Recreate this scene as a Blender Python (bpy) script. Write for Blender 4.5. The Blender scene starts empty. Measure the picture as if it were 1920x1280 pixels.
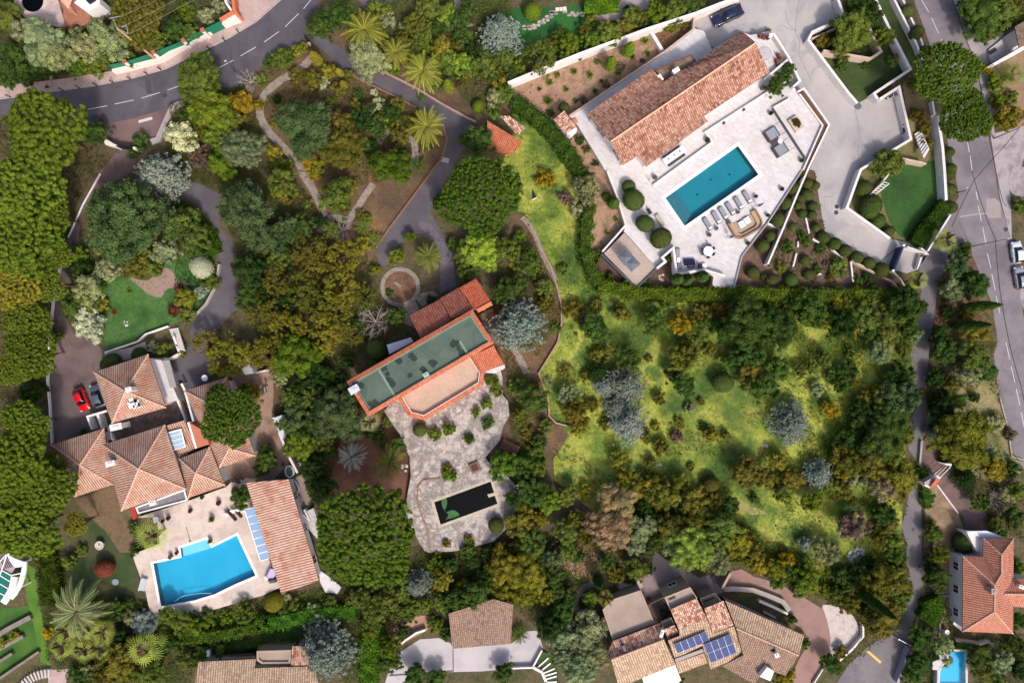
import bpy, bmesh, math, random
import numpy as np
from mathutils import Vector, Matrix, geometry
R=math.radians
sc=bpy.context.scene
# ---- camera, sky, sun, exposure -------------------------------------------------
CH=100.0; SC=0.08                       # camera height, metres per photo pixel at ground level
cd=bpy.data.cameras.new('camera'); cam=bpy.data.objects.new('camera',cd); sc.collection.objects.link(cam)
cam.location=(0,0,CH); cam.rotation_euler=(0,0,0)
cd.sensor_width=36; cd.lens=36*CH/(1920*SC); cd.clip_end=6000; cd.clip_start=0.5
sc.camera=cam
SUN_EL=R(47); SUN_DIR=Vector((0.42,-0.90,0)).normalized()   # towards the sun (lower right of the picture)
w=bpy.data.worlds.new('World'); sc.world=w; w.use_nodes=True
nt=w.node_tree; bg=nt.nodes['Background']; sky=nt.nodes.new('ShaderNodeTexSky')
sky.sky_type='NISHITA'; sky.sun_disc=False; sky.sun_elevation=SUN_EL
sky.sun_rotation=math.atan2(SUN_DIR.x,SUN_DIR.y); sky.dust_density=5.0; sky.air_density=.8
nt.links.new(sky.outputs[0],bg.inputs[0]); bg.inputs[1].default_value=0.15
sd=bpy.data.lights.new('sun','SUN'); sd.energy=2.0; sd.angle=R(6); sd.color=(1,.94,.875)
so=bpy.data.objects.new('sun',sd); sc.collection.objects.link(so)
dv=Vector((SUN_DIR.x*math.cos(SUN_EL),SUN_DIR.y*math.cos(SUN_EL),math.sin(SUN_EL)))
so.rotation_euler=dv.to_track_quat('Z','Y').to_euler(); so.location=(60,-90,120)
sc.view_settings.view_transform='Standard'; sc.view_settings.look='None'
sc.view_settings.gamma=1; sc.view_settings.exposure=0.5
sc.cycles.max_bounces=5; sc.cycles.diffuse_bounces=3; sc.cycles.transparent_max_bounces=8
rng=np.random.default_rng(7); random.seed(7)
# ---- coordinates -----------------------------------------------------------------
TL={str(k):((k-1)%4*480,(k-1)//4*320,4.0) for k in range(1,17)}
TL.update({'0':(0,0,1.0),'a':(230,900,4.74),'b':(1120,1080,6.4),'c':(1300,1040,5.333),'d':(1240,320,6.4),'e':(1700,840,12.8),
 'f':(1800,360,5.333),'g':(440,840,9.6),'h':(0,0,8.0),'j':(0,1000,4.571),'k':(1380,40,8.0),'l':(1640,1100,7.114),'m':(360,1160,7.385),'n':(1800,180,6.4),'o':(1320,0,19.2)})
def pp(s):
    """'3:430,870 1150,385 4:45,255' -> photo pixels; the number before ':' picks the enlarged tile"""
    out=[]; t='0'
    for k in s.split():
        if ':' in k: t,k=k.split(':')
        if not k: continue
        a=k.split(','); ox,oy,m=TL[t]
        p=(ox+float(a[0])/m, oy+float(a[1])/m)
        out.append(p+tuple(float(v) for v in a[2:]))
    return out
def G(x,y,z=0.0):
    k=SC*(1-z/CH); return Vector(((x-960)*k,(640-y)*k,z))
def W(s,z=0.0):
    return [G(p[0],p[1],p[2] if len(p)>2 else z) for p in pp(s)]
def lin(h):
    v=[int(h[i:i+2],16)/255 for i in (0,2,4)]
    return [c/12.92 if c<=.04045 else ((c+.055)/1.055)**2.4 for c in v]
# ---- materials -------------------------------------------------------------------
MATS={}
def nd(nt,t,**k):
    n=nt.nodes.new(t)
    for a,b in k.items(): setattr(n,a,b)
    return n
def base(name):
    m=bpy.data.materials.new(name); m.use_nodes=True; nt=m.node_tree
    return m,nt,nt.nodes['Principled BSDF']
def ramp(nt,cols,fac,lo=.3,hi=.7):
    r=nd(nt,'ShaderNodeValToRGB'); e=r.color_ramp.elements; n=len(cols)
    while len(e)<n: e.new(.5)
    for i,c in enumerate(cols):
        e[i].position=lo+(hi-lo)*i/max(1,n-1); e[i].color=lin(c)+[1]
    nt.links.new(fac,r.inputs[0]); return r.outputs[0]
def mixc(nt,a,b,fac,mode='MIX'):
    x=nd(nt,'ShaderNodeMix',data_type='RGBA',blend_type=mode)
    for s,v in ((0,fac),(6,a),(7,b)):
        if isinstance(v,(int,float)): x.inputs[s].default_value=v
        elif isinstance(v,(list,tuple)): x.inputs[s].default_value=tuple(v)
        else: nt.links.new(v,x.inputs[s])
    return x.outputs[2]
def noise(nt,pos,scale,detail=4,rough=.6,dist=0):
    n=nd(nt,'ShaderNodeTexNoise'); n.inputs['Scale'].default_value=scale; n.inputs['Detail'].default_value=detail
    n.inputs['Roughness'].default_value=rough; n.inputs['Distortion'].default_value=dist
    nt.links.new(pos,n.inputs['Vector']); return n.outputs['Fac']
def mat(name,cols,scale=.5,rough=.85,bump=.3,fine=6.0,fvar=.25,spec=.3,metal=0,lo=.3,hi=.7,stain=None,cells=None,detail=5):
    """cols: colours mixed by a large noise; fine: small grain; stain:(colour, scale, amount); cells:(size, joint colour) paving"""
    if name in MATS: return MATS[name]
    m,nt,b=base(name); g=nd(nt,'ShaderNodeNewGeometry').outputs['Position']
    col=ramp(nt,cols,noise(nt,g,scale,detail),lo,hi) if len(cols)>1 else None
    if col is None:
        c=nd(nt,'ShaderNodeRGB'); c.outputs[0].default_value=lin(cols[0])+[1]; col=c.outputs[0]
    f=noise(nt,g,fine,3,.7)
    mr=nd(nt,'ShaderNodeMapRange'); mr.inputs[1].default_value=.25; mr.inputs[2].default_value=.75
    mr.inputs[3].default_value=1-fvar; mr.inputs[4].default_value=1+fvar; nt.links.new(f,mr.inputs[0])
    cc=nd(nt,'ShaderNodeCombineColor'); [nt.links.new(mr.outputs[0],cc.inputs[i]) for i in range(3)]
    col=mixc(nt,col,cc.outputs[0],1.0,'MULTIPLY')
    if stain:
        sf=noise(nt,g,stain[1],6,.65,.6); mm=nd(nt,'ShaderNodeMapRange'); mm.inputs[1].default_value=.5; mm.inputs[2].default_value=.62
        mm.inputs[3].default_value=0; mm.inputs[4].default_value=stain[2]; nt.links.new(sf,mm.inputs[0])
        col=mixc(nt,col,lin(stain[0])+[1],mm.outputs[0])
    if cells:
        br=nd(nt,'ShaderNodeTexBrick'); br.inputs['Scale'].default_value=1/cells[0]; br.inputs['Mortar Size'].default_value=cells[2] if len(cells)>2 else .03
        br.inputs['Color1'].default_value=(1,1,1,1); br.inputs['Color2'].default_value=(.86,.84,.82,1); br.inputs['Mortar'].default_value=lin(cells[1])+[1]
        vr=nd(nt,'ShaderNodeVectorRotate',rotation_type='Z_AXIS'); vr.inputs['Angle'].default_value=R(cells[3] if len(cells)>3 else 30)
        nt.links.new(g,vr.inputs[0]); nt.links.new(vr.outputs[0],br.inputs[0])
        col=mixc(nt,col,br.outputs[0],1.0,'MULTIPLY')
    nt.links.new(col,b.inputs['Base Color'])
    b.inputs['Roughness'].default_value=rough; b.inputs['Metallic'].default_value=metal
    b.inputs['Specular IOR Level'].default_value=spec
    if bump:
        bp=nd(nt,'ShaderNodeBump'); bp.inputs['Strength'].default_value=bump; bp.inputs['Distance'].default_value=.05
        nt.links.new(f,bp.inputs['Height']); nt.links.new(bp.outputs[0],b.inputs['Normal'])
    MATS[name]=m; return m
def tile_mat(name,cols,groove='6b4436',col_w=.27,stain=None,gam=.55,lo=.05,hi=.95,wn_=.62,lipf=.42):
    if name in MATS: return MATS[name]
    m,nt,b=base(name); uv=nd(nt,'ShaderNodeUVMap'); sp=nd(nt,'ShaderNodeSeparateXYZ'); nt.links.new(uv.outputs[0],sp.inputs[0])
    def M(op,a,v=None):
        n=nd(nt,'ShaderNodeMath',operation=op)
        if isinstance(a,(int,float)): n.inputs[0].default_value=a
        else: nt.links.new(a,n.inputs[0])
        if v is not None:
            if isinstance(v,(int,float)): n.inputs[1].default_value=v
            else: nt.links.new(v,n.inputs[1])
        return n.outputs[0]
    u=M('DIVIDE',sp.outputs[0],col_w); v=M('DIVIDE',sp.outputs[1],.42)
    fu=M('FLOOR',u); off=M('MULTIPLY',M('SINE',M('MULTIPLY',fu,12.9)),.5); v2=M('ADD',v,off); fv=M('FLOOR',v2)
    cb=nd(nt,'ShaderNodeCombineXYZ'); nt.links.new(fu,cb.inputs[0]); nt.links.new(fv,cb.inputs[1])
    wn=nd(nt,'ShaderNodeTexWhiteNoise',noise_dimensions='2D'); nt.links.new(cb.outputs[0],wn.inputs[0])
    g=nd(nt,'ShaderNodeNewGeometry').outputs['Position']
    big=noise(nt,g,.35,5,.65); fac=M('ADD',M('MULTIPLY',wn.outputs[0],wn_),M('MULTIPLY',M('SUBTRACT',big,.31-(.62-wn_)*.5),1.0))
    col=ramp(nt,cols,fac,lo,hi)
    hump=M('ABSOLUTE',M('SINE',M('MULTIPLY',u,math.pi)))
    gm=nd(nt,'ShaderNodeMapRange'); gm.inputs[1].default_value=.15; gm.inputs[2].default_value=.75; gm.inputs[3].default_value=gam; gm.inputs[4].default_value=0
    nt.links.new(hump,gm.inputs[0]); col=mixc(nt,col,lin(groove)+[1],gm.outputs[0])
    fr=M('FRACT',v2); lip=M('GREATER_THAN',fr,.84); col=mixc(nt,col,lin(groove)+[1],M('MULTIPLY',lip,lipf))
    if stain:
        sf=noise(nt,g,stain[1],6,.7); mm=nd(nt,'ShaderNodeMapRange'); mm.inputs[1].default_value=.52; mm.inputs[2].default_value=.62
        mm.inputs[3].default_value=0; mm.inputs[4].default_value=stain[2]; nt.links.new(sf,mm.inputs[0]); col=mixc(nt,col,lin(stain[0])+[1],mm.outputs[0])
    nt.links.new(col,b.inputs['Base Color']); b.inputs['Roughness'].default_value=.85; b.inputs['Specular IOR Level'].default_value=.2
    h=M('ADD',hump,M('MULTIPLY',fr,-.35)); bp=nd(nt,'ShaderNodeBump'); bp.inputs['Strength'].default_value=.8; bp.inputs['Distance'].default_value=.07
    nt.links.new(h,bp.inputs['Height']); nt.links.new(bp.outputs[0],b.inputs['Normal'])
    MATS[name]=m; return m
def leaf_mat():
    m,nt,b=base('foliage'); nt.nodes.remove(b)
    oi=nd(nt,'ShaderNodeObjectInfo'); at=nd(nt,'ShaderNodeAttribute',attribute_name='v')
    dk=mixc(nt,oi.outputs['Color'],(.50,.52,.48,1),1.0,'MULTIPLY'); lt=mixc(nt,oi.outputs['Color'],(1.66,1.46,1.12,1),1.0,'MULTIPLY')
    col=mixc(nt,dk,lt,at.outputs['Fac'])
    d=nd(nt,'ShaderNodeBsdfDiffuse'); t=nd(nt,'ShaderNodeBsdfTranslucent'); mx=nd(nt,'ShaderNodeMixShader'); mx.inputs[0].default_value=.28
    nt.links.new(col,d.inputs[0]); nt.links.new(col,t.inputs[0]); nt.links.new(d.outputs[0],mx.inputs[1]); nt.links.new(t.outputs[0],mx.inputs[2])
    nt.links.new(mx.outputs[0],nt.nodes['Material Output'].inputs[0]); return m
LEAF=leaf_mat()
def water_mat(name,tint,gl=.06):
    m,nt,b=base(name); nt.nodes.remove(b)
    tr=nd(nt,'ShaderNodeBsdfTransparent'); tr.inputs[0].default_value=lin(tint)+[1]
    gs=nd(nt,'ShaderNodeBsdfGlossy'); gs.inputs['Roughness'].default_value=.04
    lw=nd(nt,'ShaderNodeFresnel'); lw.inputs[0].default_value=1.33
    bp=nd(nt,'ShaderNodeBump'); bp.inputs['Strength'].default_value=.25; bp.inputs['Distance'].default_value=.03
    g=nd(nt,'ShaderNodeNewGeometry').outputs['Position']; nt.links.new(noise(nt,g,2.2,3),bp.inputs['Height'])
    nt.links.new(bp.outputs[0],gs.inputs['Normal']); nt.links.new(bp.outputs[0],lw.inputs['Normal'])
    mx=nd(nt,'ShaderNodeMixShader'); nt.links.new(lw.outputs[0],mx.inputs[0]); nt.links.new(tr.outputs[0],mx.inputs[1]); nt.links.new(gs.outputs[0],mx.inputs[2])
    nt.links.new(mx.outputs[0],nt.nodes['Material Output'].inputs[0]); return m
def flat(name,c,rough=.6,metal=0,spec=.4,fvar=.06): return mat(name,[c],rough=rough,metal=metal,spec=spec,bump=0,fvar=fvar,fine=3)
WHITE=mat('white_render',['c9c2c0','d8d2cf'],.8,fvar=.05,bump=.05)
TRUNK=mat('bark',['5a4638','7a6552'],3,fvar=.3,bump=.6,fine=14)
# ---- object helpers ----------------------------------------------------------------
col=sc.collection
def tag(o,label=None,cat=None,group=None,kind=None):
    for k,v in (('label',label),('category',cat),('group',group),('kind',kind)):
        if v: o[k]=v
    return o
def empty(name,loc,label,cat,group=None,rz=0):
    o=bpy.data.objects.new(name,None); o.empty_display_size=.3; col.objects.link(o); o.location=loc; o.rotation_euler=(0,0,rz)
    return tag(o,label,cat,group)
def link_mesh(name,me,m,parent=None,loc=None):
    if m is not None and not me.materials: me.materials.append(m)
    o=bpy.data.objects.new(name,me); col.objects.link(o)
    if loc is not None: o.location=loc
    if parent is not None: o.parent=parent
    return o
class MB:
    """collects world-space polygons; build() makes one mesh object (with its origin at its own base)"""
    def __init__(s): s.v=[]; s.f=[]; s.uv={}
    def face(s,pts,uv=None):
        i=len(s.v); s.v+= [tuple(p) for p in pts]; s.f.append(tuple(range(i,i+len(pts))))
        if uv: s.uv[len(s.f)-1]=uv
    def prism(s,pts,z0,z1,holes=(),bottom=False):
        rings=[[Vector((p[0],p[1],0)) for p in r] for r in (pts,*holes)]
        tri=geometry.tessellate_polygon(rings); flatp=[p for r in rings for p in r]
        i=len(s.v); s.v+=[(p.x,p.y,z1) for p in flatp]
        for t in tri:
            a,b,c=[flatp[k] for k in t]
            t=t if (b-a).cross(c-a).z>0 else t[::-1]
            s.f.append(tuple(i+k for k in t))
        if bottom:
            j=len(s.v); s.v+=[(p.x,p.y,z0) for p in flatp]
            for t in tri: s.f.append(tuple(j+k for k in t))
        if z1-z0>1e-4:
            for ri,r in enumerate(rings):
                ar=sum(r[k].x*r[(k+1)%len(r)].y-r[(k+1)%len(r)].x*r[k].y for k in range(len(r)))
                rr=r if (ar>0)==(ri==0) else r[::-1]
                for k in range(len(rr)):
                    a,b=rr[k],rr[(k+1)%len(rr)]
                    s.face([(a.x,a.y,z0),(b.x,b.y,z0),(b.x,b.y,z1),(a.x,a.y,z1)])
        return s
    def box(s,c,sx,sy,sz,rz=0):
        """centre of the base c"""
        cs,sn=math.cos(rz),math.sin(rz)
        P=[Vector((c[0]+x*cs-y*sn,c[1]+x*sn+y*cs,0)) for x,y in ((-sx/2,-sy/2),(sx/2,-sy/2),(sx/2,sy/2),(-sx/2,sy/2))]
        return s.prism(P,c[2],c[2]+sz,bottom=True)
    def tube(s,a,b,r0,r1=None,n=8,caps=True):
        r1=r0 if r1 is None else r1; a=Vector(a);b=Vector(b); d=(b-a).normalized()
        u=d.orthogonal().normalized(); w_=d.cross(u)
        A=[a+(u*math.cos(t)+w_*math.sin(t))*r0 for t in [2*math.pi*k/n for k in range(n)]]
        B=[b+(u*math.cos(t)+w_*math.sin(t))*r1 for t in [2*math.pi*k/n for k in range(n)]]
        i=len(s.v); s.v+=[tuple(p) for p in A+B]
        for k in range(n): s.f.append((i+k,i+(k+1)%n,i+n+(k+1)%n,i+n+k))
        if caps: s.f.append(tuple(i+k for k in range(n))[::-1]); s.f.append(tuple(i+n+k for k in range(n)))
        return s
    def lathe(s,c,prof,n=16,closed=False):
        i=len(s.v)
        for r,z in prof:
            for k in range(n):
                t=2*math.pi*k/n; s.v.append((c[0]+r*math.cos(t),c[1]+r*math.sin(t),c[2]+z))
        for j in range(len(prof)-1):
            for k in range(n): s.f.append((i+j*n+k,i+j*n+(k+1)%n,i+(j+1)*n+(k+1)%n,i+(j+1)*n+k))
        s.f.append(tuple(i+(len(prof)-1)*n+k for k in range(n)))
        s.f.append(tuple(i+k for k in range(n))[::-1]); return s
    def strip(s,pts,w,z0,z1,closed=False):
        """thick wall along a polyline (world xy)"""
        P=[Vector((p[0],p[1])) for p in pts]; n=len(P); L=[];Rr=[]
        for k in range(n):
            a=P[k-1] if (k>0 or closed) else None; b=P[(k+1)%n] if (k<n-1 or closed) else None
            d1=(P[k]-a).normalized() if a is not None else None; d2=(b-P[k]).normalized() if b is not None else None
            d1=d1 or d2; d2=d2 or d1
            t=(d1+d2); t=t.normalized() if t.length>1e-6 else d1; nrm=Vector((-t.y,t.x)); c=max(.45,nrm.dot(Vector((-d1.y,d1.x))))
            L.append(P[k]+nrm*w/2/c); Rr.append(P[k]-nrm*w/2/c)
        m=n if closed else n-1
        for k in range(m):
            j=(k+1)%n; a,b,c,d=L[k],Rr[k],Rr[j],L[j]
            s.face([(a.x,a.y,z1),(b.x,b.y,z1),(c.x,c.y,z1),(d.x,d.y,z1)])
            if z1-z0>1e-4:
                s.face([(a.x,a.y,z0),(a.x,a.y,z1),(d.x,d.y,z1),(d.x,d.y,z0)]); s.face([(c.x,c.y,z0),(c.x,c.y,z1),(b.x,b.y,z1),(b.x,b.y,z0)])
        if not closed and z1-z0>1e-4:
            for a,b in ((L[0],Rr[0]),(Rr[-1],L[-1])): s.face([(a.x,a.y,z1),(a.x,a.y,z0),(b.x,b.y,z0),(b.x,b.y,z1)])
        return s
    def build(s,name,m,parent=None,smooth=False,local=False):
        me=bpy.data.meshes.new(name); V=np.array(s.v,float)
        if local: o0=np.zeros(3)
        elif parent is not None:
            pm=parent; o0=np.zeros(3)
            off=Vector((0,0,0)); q=parent
            # parents are only translated and turned about z
            mw=full_matrix(parent); inv=mw.inverted()
            V=np.array([tuple(inv@Vector(p)) for p in s.v])
        else:
            o0=np.array([(V[:,0].min()+V[:,0].max())/2,(V[:,1].min()+V[:,1].max())/2,V[:,2].min()]); V=V-o0
        me.from_pydata([tuple(p) for p in V],[],s.f)
        if s.uv:
            uvl=me.uv_layers.new(name='UVMap')
            for fi,uv in s.uv.items():
                for li,c in zip(me.polygons[fi].loop_indices,uv): uvl.data[li].uv=c
        if smooth: me.polygons.foreach_set('use_smooth',[True]*len(me.polygons))
        me.update()
        return link_mesh(name,me,m,parent,None if (parent is not None or local) else tuple(o0))
def full_matrix(o):
    m=Matrix.Translation(o.location)@o.rotation_euler.to_matrix().to_4x4()
    if tuple(o.scale)!=(1,1,1): m=m@Matrix.Diagonal(Vector((*o.scale,1)))
    return full_matrix(o.parent)@m if o.parent else m
EXCL=[]
def struct(name,pts,z,m,holes=(),z0=None,ex=True):
    mb=MB(); mb.prism(pts,z if z0 is None else z0,z,holes); o=mb.build(name,m); tag(o,kind='structure')
    if ex: EXCL.append(np.array([(p[0],p[1]) for p in pts]))
    return o
def smooth_pts(P,n=4,closed=False):
    P=[Vector(p) for p in P]; N=len(P); out=[]
    rngk=range(N) if closed else range(N-1)
    for k in rngk:
        p0=P[(k-1)%N] if (closed or k>0) else P[0]; p1=P[k]; p2=P[(k+1)%N]; p3=P[(k+2)%N] if (closed or k<N-2) else P[-1]
        for j in range(n):
            t=j/n; out.append(.5*((2*p1)+(-p0+p2)*t+(2*p0-5*p1+4*p2-p3)*t*t+(-p0+3*p1-3*p2+p3)*t**3))
    if not closed: out.append(P[-1])
    return out
def ribbon(name,pts,w,z,m,closed=False,h=0,n=5,label=None,ex=True):
    P=smooth_pts(pts,n,closed); mb=MB(); mb.strip(P,w,z-h if h else z,z,closed); o=mb.build(name,m); tag(o,kind='structure')
    if ex:
        for a,b in zip(P[:-1],P[1:]):
            d=(b-a); d.z=0
            if d.length>1e-5:
                nn=Vector((-d.y,d.x,0)).normalized()*w*.5; EXCL.append(np.array([(q.x,q.y) for q in (a+nn,b+nn,b-nn,a-nn)]))
    return o
def offset(poly,d):
    """inward offset of a polygon (world xy)"""
    P=[Vector((p[0],p[1])) for p in poly]; n=len(P)
    ar=sum(P[k].x*P[(k+1)%n].y-P[(k+1)%n].x*P[k].y for k in range(n)); sgn=1 if ar>0 else -1; out=[]
    for k in range(n):
        d1=(P[k]-P[k-1]).normalized(); d2=(P[(k+1)%n]-P[k]).normalized(); t=(d1+d2); t=t.normalized() if t.length>1e-6 else d1
        nn=Vector((-t.y,t.x)); c=max(.5,nn.dot(Vector((-d1.y,d1.x)))); q=P[k]+nn*sgn*d/c; out.append(Vector((q.x,q.y,0)))
    return out
# ================= SETTING ==========================================================
GROUND=mat('scrub_soil',['3c3a22','4f4a30','5a4b38','46481f'],.25,fvar=.45,fine=2.5,bump=.6,stain=('2f3a18',.6,.7))
SOIL=mat('leaf_litter',['463a2c','5e4b38','80603f'],.2,fvar=.35,fine=3.5,bump=.6,stain=('4a3a2c',.5,.6))
DSOIL=mat('dark_soil',['3a2c26','54413a','66503f'],.4,fvar=.4,fine=4,bump=.6)
BED=mat('sandy_bed',['8a6c58','9c7e68','7a6050'],.4,fvar=.25,fine=3,bump=.5,stain=('6f5442',.8,.6))
MEADOW=mat('meadow_grass',['2e461c','465c22','6a7a2c','949640','586e2a','3c5420'],.13,fvar=.42,fine=2.2,bump=1.0,lo=.32,hi=.72,stain=('2f4a1c',.085,.6))
LAWN=mat('lawn_grass',['29481f','375a28','4a6a34','305226'],.3,fvar=.35,fine=6,bump=.5)
LAWN2=mat('bright_lawn',['22401a','2e5020','3a5a26'],.18,fvar=.2,fine=7,bump=.3)
DLAWN=mat('dark_lawn',['2c3a1e','36451f','44502a'],.3,fvar=.3,fine=4,bump=.5)
LIME=mat('lime_lawn',['40641e','4e7222','607c2a'],.3,fvar=.22,fine=5,bump=.4)
DRY=mat('dry_grass',['746c4a','857b56','5e6238'],.3,fvar=.35,fine=3,bump=.7)
ASPH=mat('asphalt',['48434a','534e56','605a62'],.12,fvar=.16,fine=6,bump=.2,stain=('3f3a42',.16,.55))
ASPH2=mat('lane_asphalt',['48434a','555056','645e60'],.14,fvar=.12,fine=7,bump=.2,stain=('4b4450',.3,.6))
ASPHL=mat('light_asphalt',['69636a','7a7378','625c62'],.12,fvar=.14,fine=6,bump=.2,stain=('5a5459',.2,.5))
BROWN=mat('brown_tarmac',['62504e','6c5856','7a6460'],.15,fvar=.14,fine=7,bump=.25,stain=('4f4042',.25,.6))
TAUPE=mat('taupe_paving',['857468','8f7f74','7b6b62'],.2,fvar=.1,fine=8,bump=.15,stain=('70625c',.3,.4))
REDT=mat('reddish_tarmac',['86685f','8f7168','9a7d70'],.2,fvar=.12,fine=6,bump=.2,stain=('7a5e58',.3,.5))
PINKP=mat('pink_pavement',['b09a94','bba5a0','a8928e'],.3,fvar=.1,fine=6,bump=.1,cells=(.9,'d0c4c0',.03,20))
CONC=mat('driveway_concrete',['959090','a09b9a','aca7a4'],.12,fvar=.08,fine=5,bump=.1,stain=('8b878b',.18,.75))
CONC2=mat('smooth_concrete',['a9a3a6','b6b0b2'],.2,fvar=.06,fine=6,bump=.05,stain=('9a9498',.3,.4))
STONE=mat('stone_path',['7c7068','8e837a','685d54'],1.4,fvar=.22,fine=5,bump=.5,stain=('6e665e',1.5,.8))
STONEP=mat('old_stone_paving',['958b85','b0a69f','7d736d','c6bdb5'],.7,fvar=.3,fine=3.2,bump=.5,stain=('776d6a',.9,.8))
TERR=mat('white_terrace',['c2bec0','cac6c8','c6c2c4'],.25,fvar=.03,fine=6,bump=.03,stain=('b5adab',.35,.3),cells=(1.2,'e6e2df',.012,33))
DECK=mat('cream_deck',['b8a79c','c3b4aa','ad9c92'],.4,fvar=.12,fine=5,bump=.1,stain=('a8968c',.5,.6))
PAINT=flat('road_paint','bdb8b8',.6); YEL=flat('yellow_paint','d8a850',.6)
GRAVEL=mat('white_gravel',['958c8a','aea4a0','827a7a'],.9,fvar=.3,fine=5,bump=.6)

m=MB(); m.prism([Vector((-1500,-1500,0)),Vector((1500,-1500,0)),Vector((1500,1500,0)),Vector((-1500,1500,0))],0,0)
tag(m.build('ground',GROUND),kind='structure')
Z1,Z2,Z3,Z4,Z5,Z6=.012,.024,.036,.048,.06,.072
# --- soils, meadow, lawns
struct('garden_soil',W('2:-20,540 380,300 560,430 1000,700 1400,930 1430,1050 1390,1190 6:1180,190 940,520 760,900 600,1280 200,1280 300,700 200,200 0,0 0:455,330 0:440,200'),Z1,SOIL,ex=False)
struct('garden_soil',W('2:560,290 700,390 860,530 1100,620 1400,760 1640,900 1900,860 1900,700 1000,480 700,200 600,230'),Z1,SOIL,ex=False)
struct('garden_soil',W('10:0,0 200,0 200,500 300,850 130,850 100,560 -100,300'),Z1,SOIL,ex=False)
struct('garden_soil',W('10:520,740 760,640 950,560 1040,640 1160,850 1150,1010 1130,1180 600,1280 500,1000'),Z1,mat('red_soil',['4f3529','654536','7b5644'],.3,fvar=.3,fine=4,bump=.6),ex=False)
struct('garden_soil',W('7:0,330 90,360 200,560 300,780 350,1000 340,1280 11:200,240 290,560 430,700 300,900 100,800 -120,700 -100,0 7:-100,900'),Z1+.006,SOIL,ex=False)
mp=W('3:0,760 100,900 230,1000 340,1120 430,1250 7:520,300 520,700 640,860 900,920 8:0,960 1100,960 0:1724,610 0:1700,800 0:1690,1000 0:1700,1100 0:1640,1130 0:1500,1095 0:1400,1060 0:1250,1015 0:1120,965 0:1040,900 11:300,720 200,240 350,0 7:380,1000 240,600 110,400 0:985,400 0:950,390 0:938,310 0:960,262')
struct('meadow',mp,Z1,MEADOW,ex=False)
struct('meadow_path',W('11:1600,1160 1700,1180 1860,1260 1920,1290 1800,1300 1650,1230'),Z2,mat('trodden_earth',['86844a','8f8652'],.8,fvar=.3,bump=.5),ex=False)
struct('lawn',W('5:720,850 900,780 960,800 1110,820 1200,730 1290,660 1400,620 1600,580 1630,850 1440,1090 1260,1165 1080,1210 1000,1280 9:800,70 780,0 5:760,1100 700,950'),Z2,LAWN,ex=False)
struct('sandy_patch',smooth_pts(W('5:970,800 1110,825 1200,730 1290,750 1330,820 1440,850 1260,885 1210,950 1120,930 1050,870'),3,True),Z3,mat('pale_sand',['7c675c','907a6e','6e5a4c'],1.2,fvar=.2,bump=.4),ex=False)
struct('lawn',W('3:-60,100 60,60 200,60 540,40 560,180 600,330 450,420 100,420 -40,380'),Z2,mat('emerald_lawn',['1e4a20','27592a','2e6327'],.3,fvar=.2,fine=6,bump=.4),ex=False)
struct('lawn',W('13:640,-10 800,0 950,100 1000,300 1080,560 1150,780 700,760 420,560 380,300 560,230'),Z1,mat('shady_lawn',['39371f','2f4420','4a4630','33401f'],.3,fvar=.3,fine=4,bump=.5),ex=False)
struct('garden_soil',W('9:850,1080 980,1280 13:1000,0 1000,300 900,300 800,150 640,0 9:560,1180'),Z2,mat('worn_earth',['59492f','6b5843','4a4526'],.4,fvar=.3,fine=4,bump=.5),ex=False)
struct('lawn',W('j:-40,640 240,620 300,800 330,1010 -40,1260'),Z2,mat('striped_lawn',['2a4a18','385c1e','4c6a2a'],.25,fvar=.18,fine=5,bump=.4),ex=False)
struct('lawn',W('j:210,240 300,300 330,560 380,800 440,1130 350,1100 300,820 240,600 210,400'),Z3,LIME,ex=False)
struct('lawn',W('14:-20,1000 100,880 420,850 450,980 0,1000 m:400,560 420,300 840,300 860,520'),Z2,LAWN,ex=False)
struct('dry_slope',W('12:1160,620 1290,350 1320,160 1700,300 1830,640 1900,980 1750,1080 1500,1000 1280,880'),Z1,DRY,ex=False)
struct('dry_slope',W('8:1230,1240 1270,1000 1330,700 1470,560 1560,700 1640,950 1700,1280'),Z1,mat('reddish_slope',['4f3b30','6b4c3c','5a5a3a'],.5,fvar=.3,bump=.5),ex=False)
struct('garden_soil',W('12:1150,1060 1280,1060 1420,1270 16:1450,80 1480,140 1390,320 1390,1000 1230,1000 1150,640 1180,0'),Z1,mat('dry_earth',['8b7560','75604c','9a8468'],.5,fvar=.3,bump=.5),ex=False)
struct('dry_slope',W('4:1640,500 1920,350 1920,960 1760,960 1640,800'),Z1,mat('tan_slope',['92785e','7c6750','8c8460'],.4,fvar=.35,bump=.5),ex=False)
struct('garden_soil',W('4:1010,640 1060,560 1200,760 1290,1010 1300,1250 1180,1230 1080,1060 1050,900'),Z1,mat('dry_verge',['8d7058','7d6a48','6e6a40'],.5,fvar=.3,bump=.5),ex=False)
struct('garden_soil',W('15:300,240 560,240 900,330 1060,300 1000,500 800,560 520,520 400,420'),Z1,mat('warm_earth',['8c6a55','a37f68','6b5240'],.4,fvar=.3,bump=.5),ex=False)
struct('garden_soil',W('14:960,840 1100,750 1320,780 1290,880 1080,990 1010,960'),Z2,mat('pink_earth',['a8826c','96705c'],.6,fvar=.2,bump=.4),ex=False)
struct('garden_soil',W('12:1060,0 1100,600 1060,1280 16:1040,0 1060,600 700,900 400,520 0,400 0,-100'),Z1-.006,GROUND,ex=False)
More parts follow.
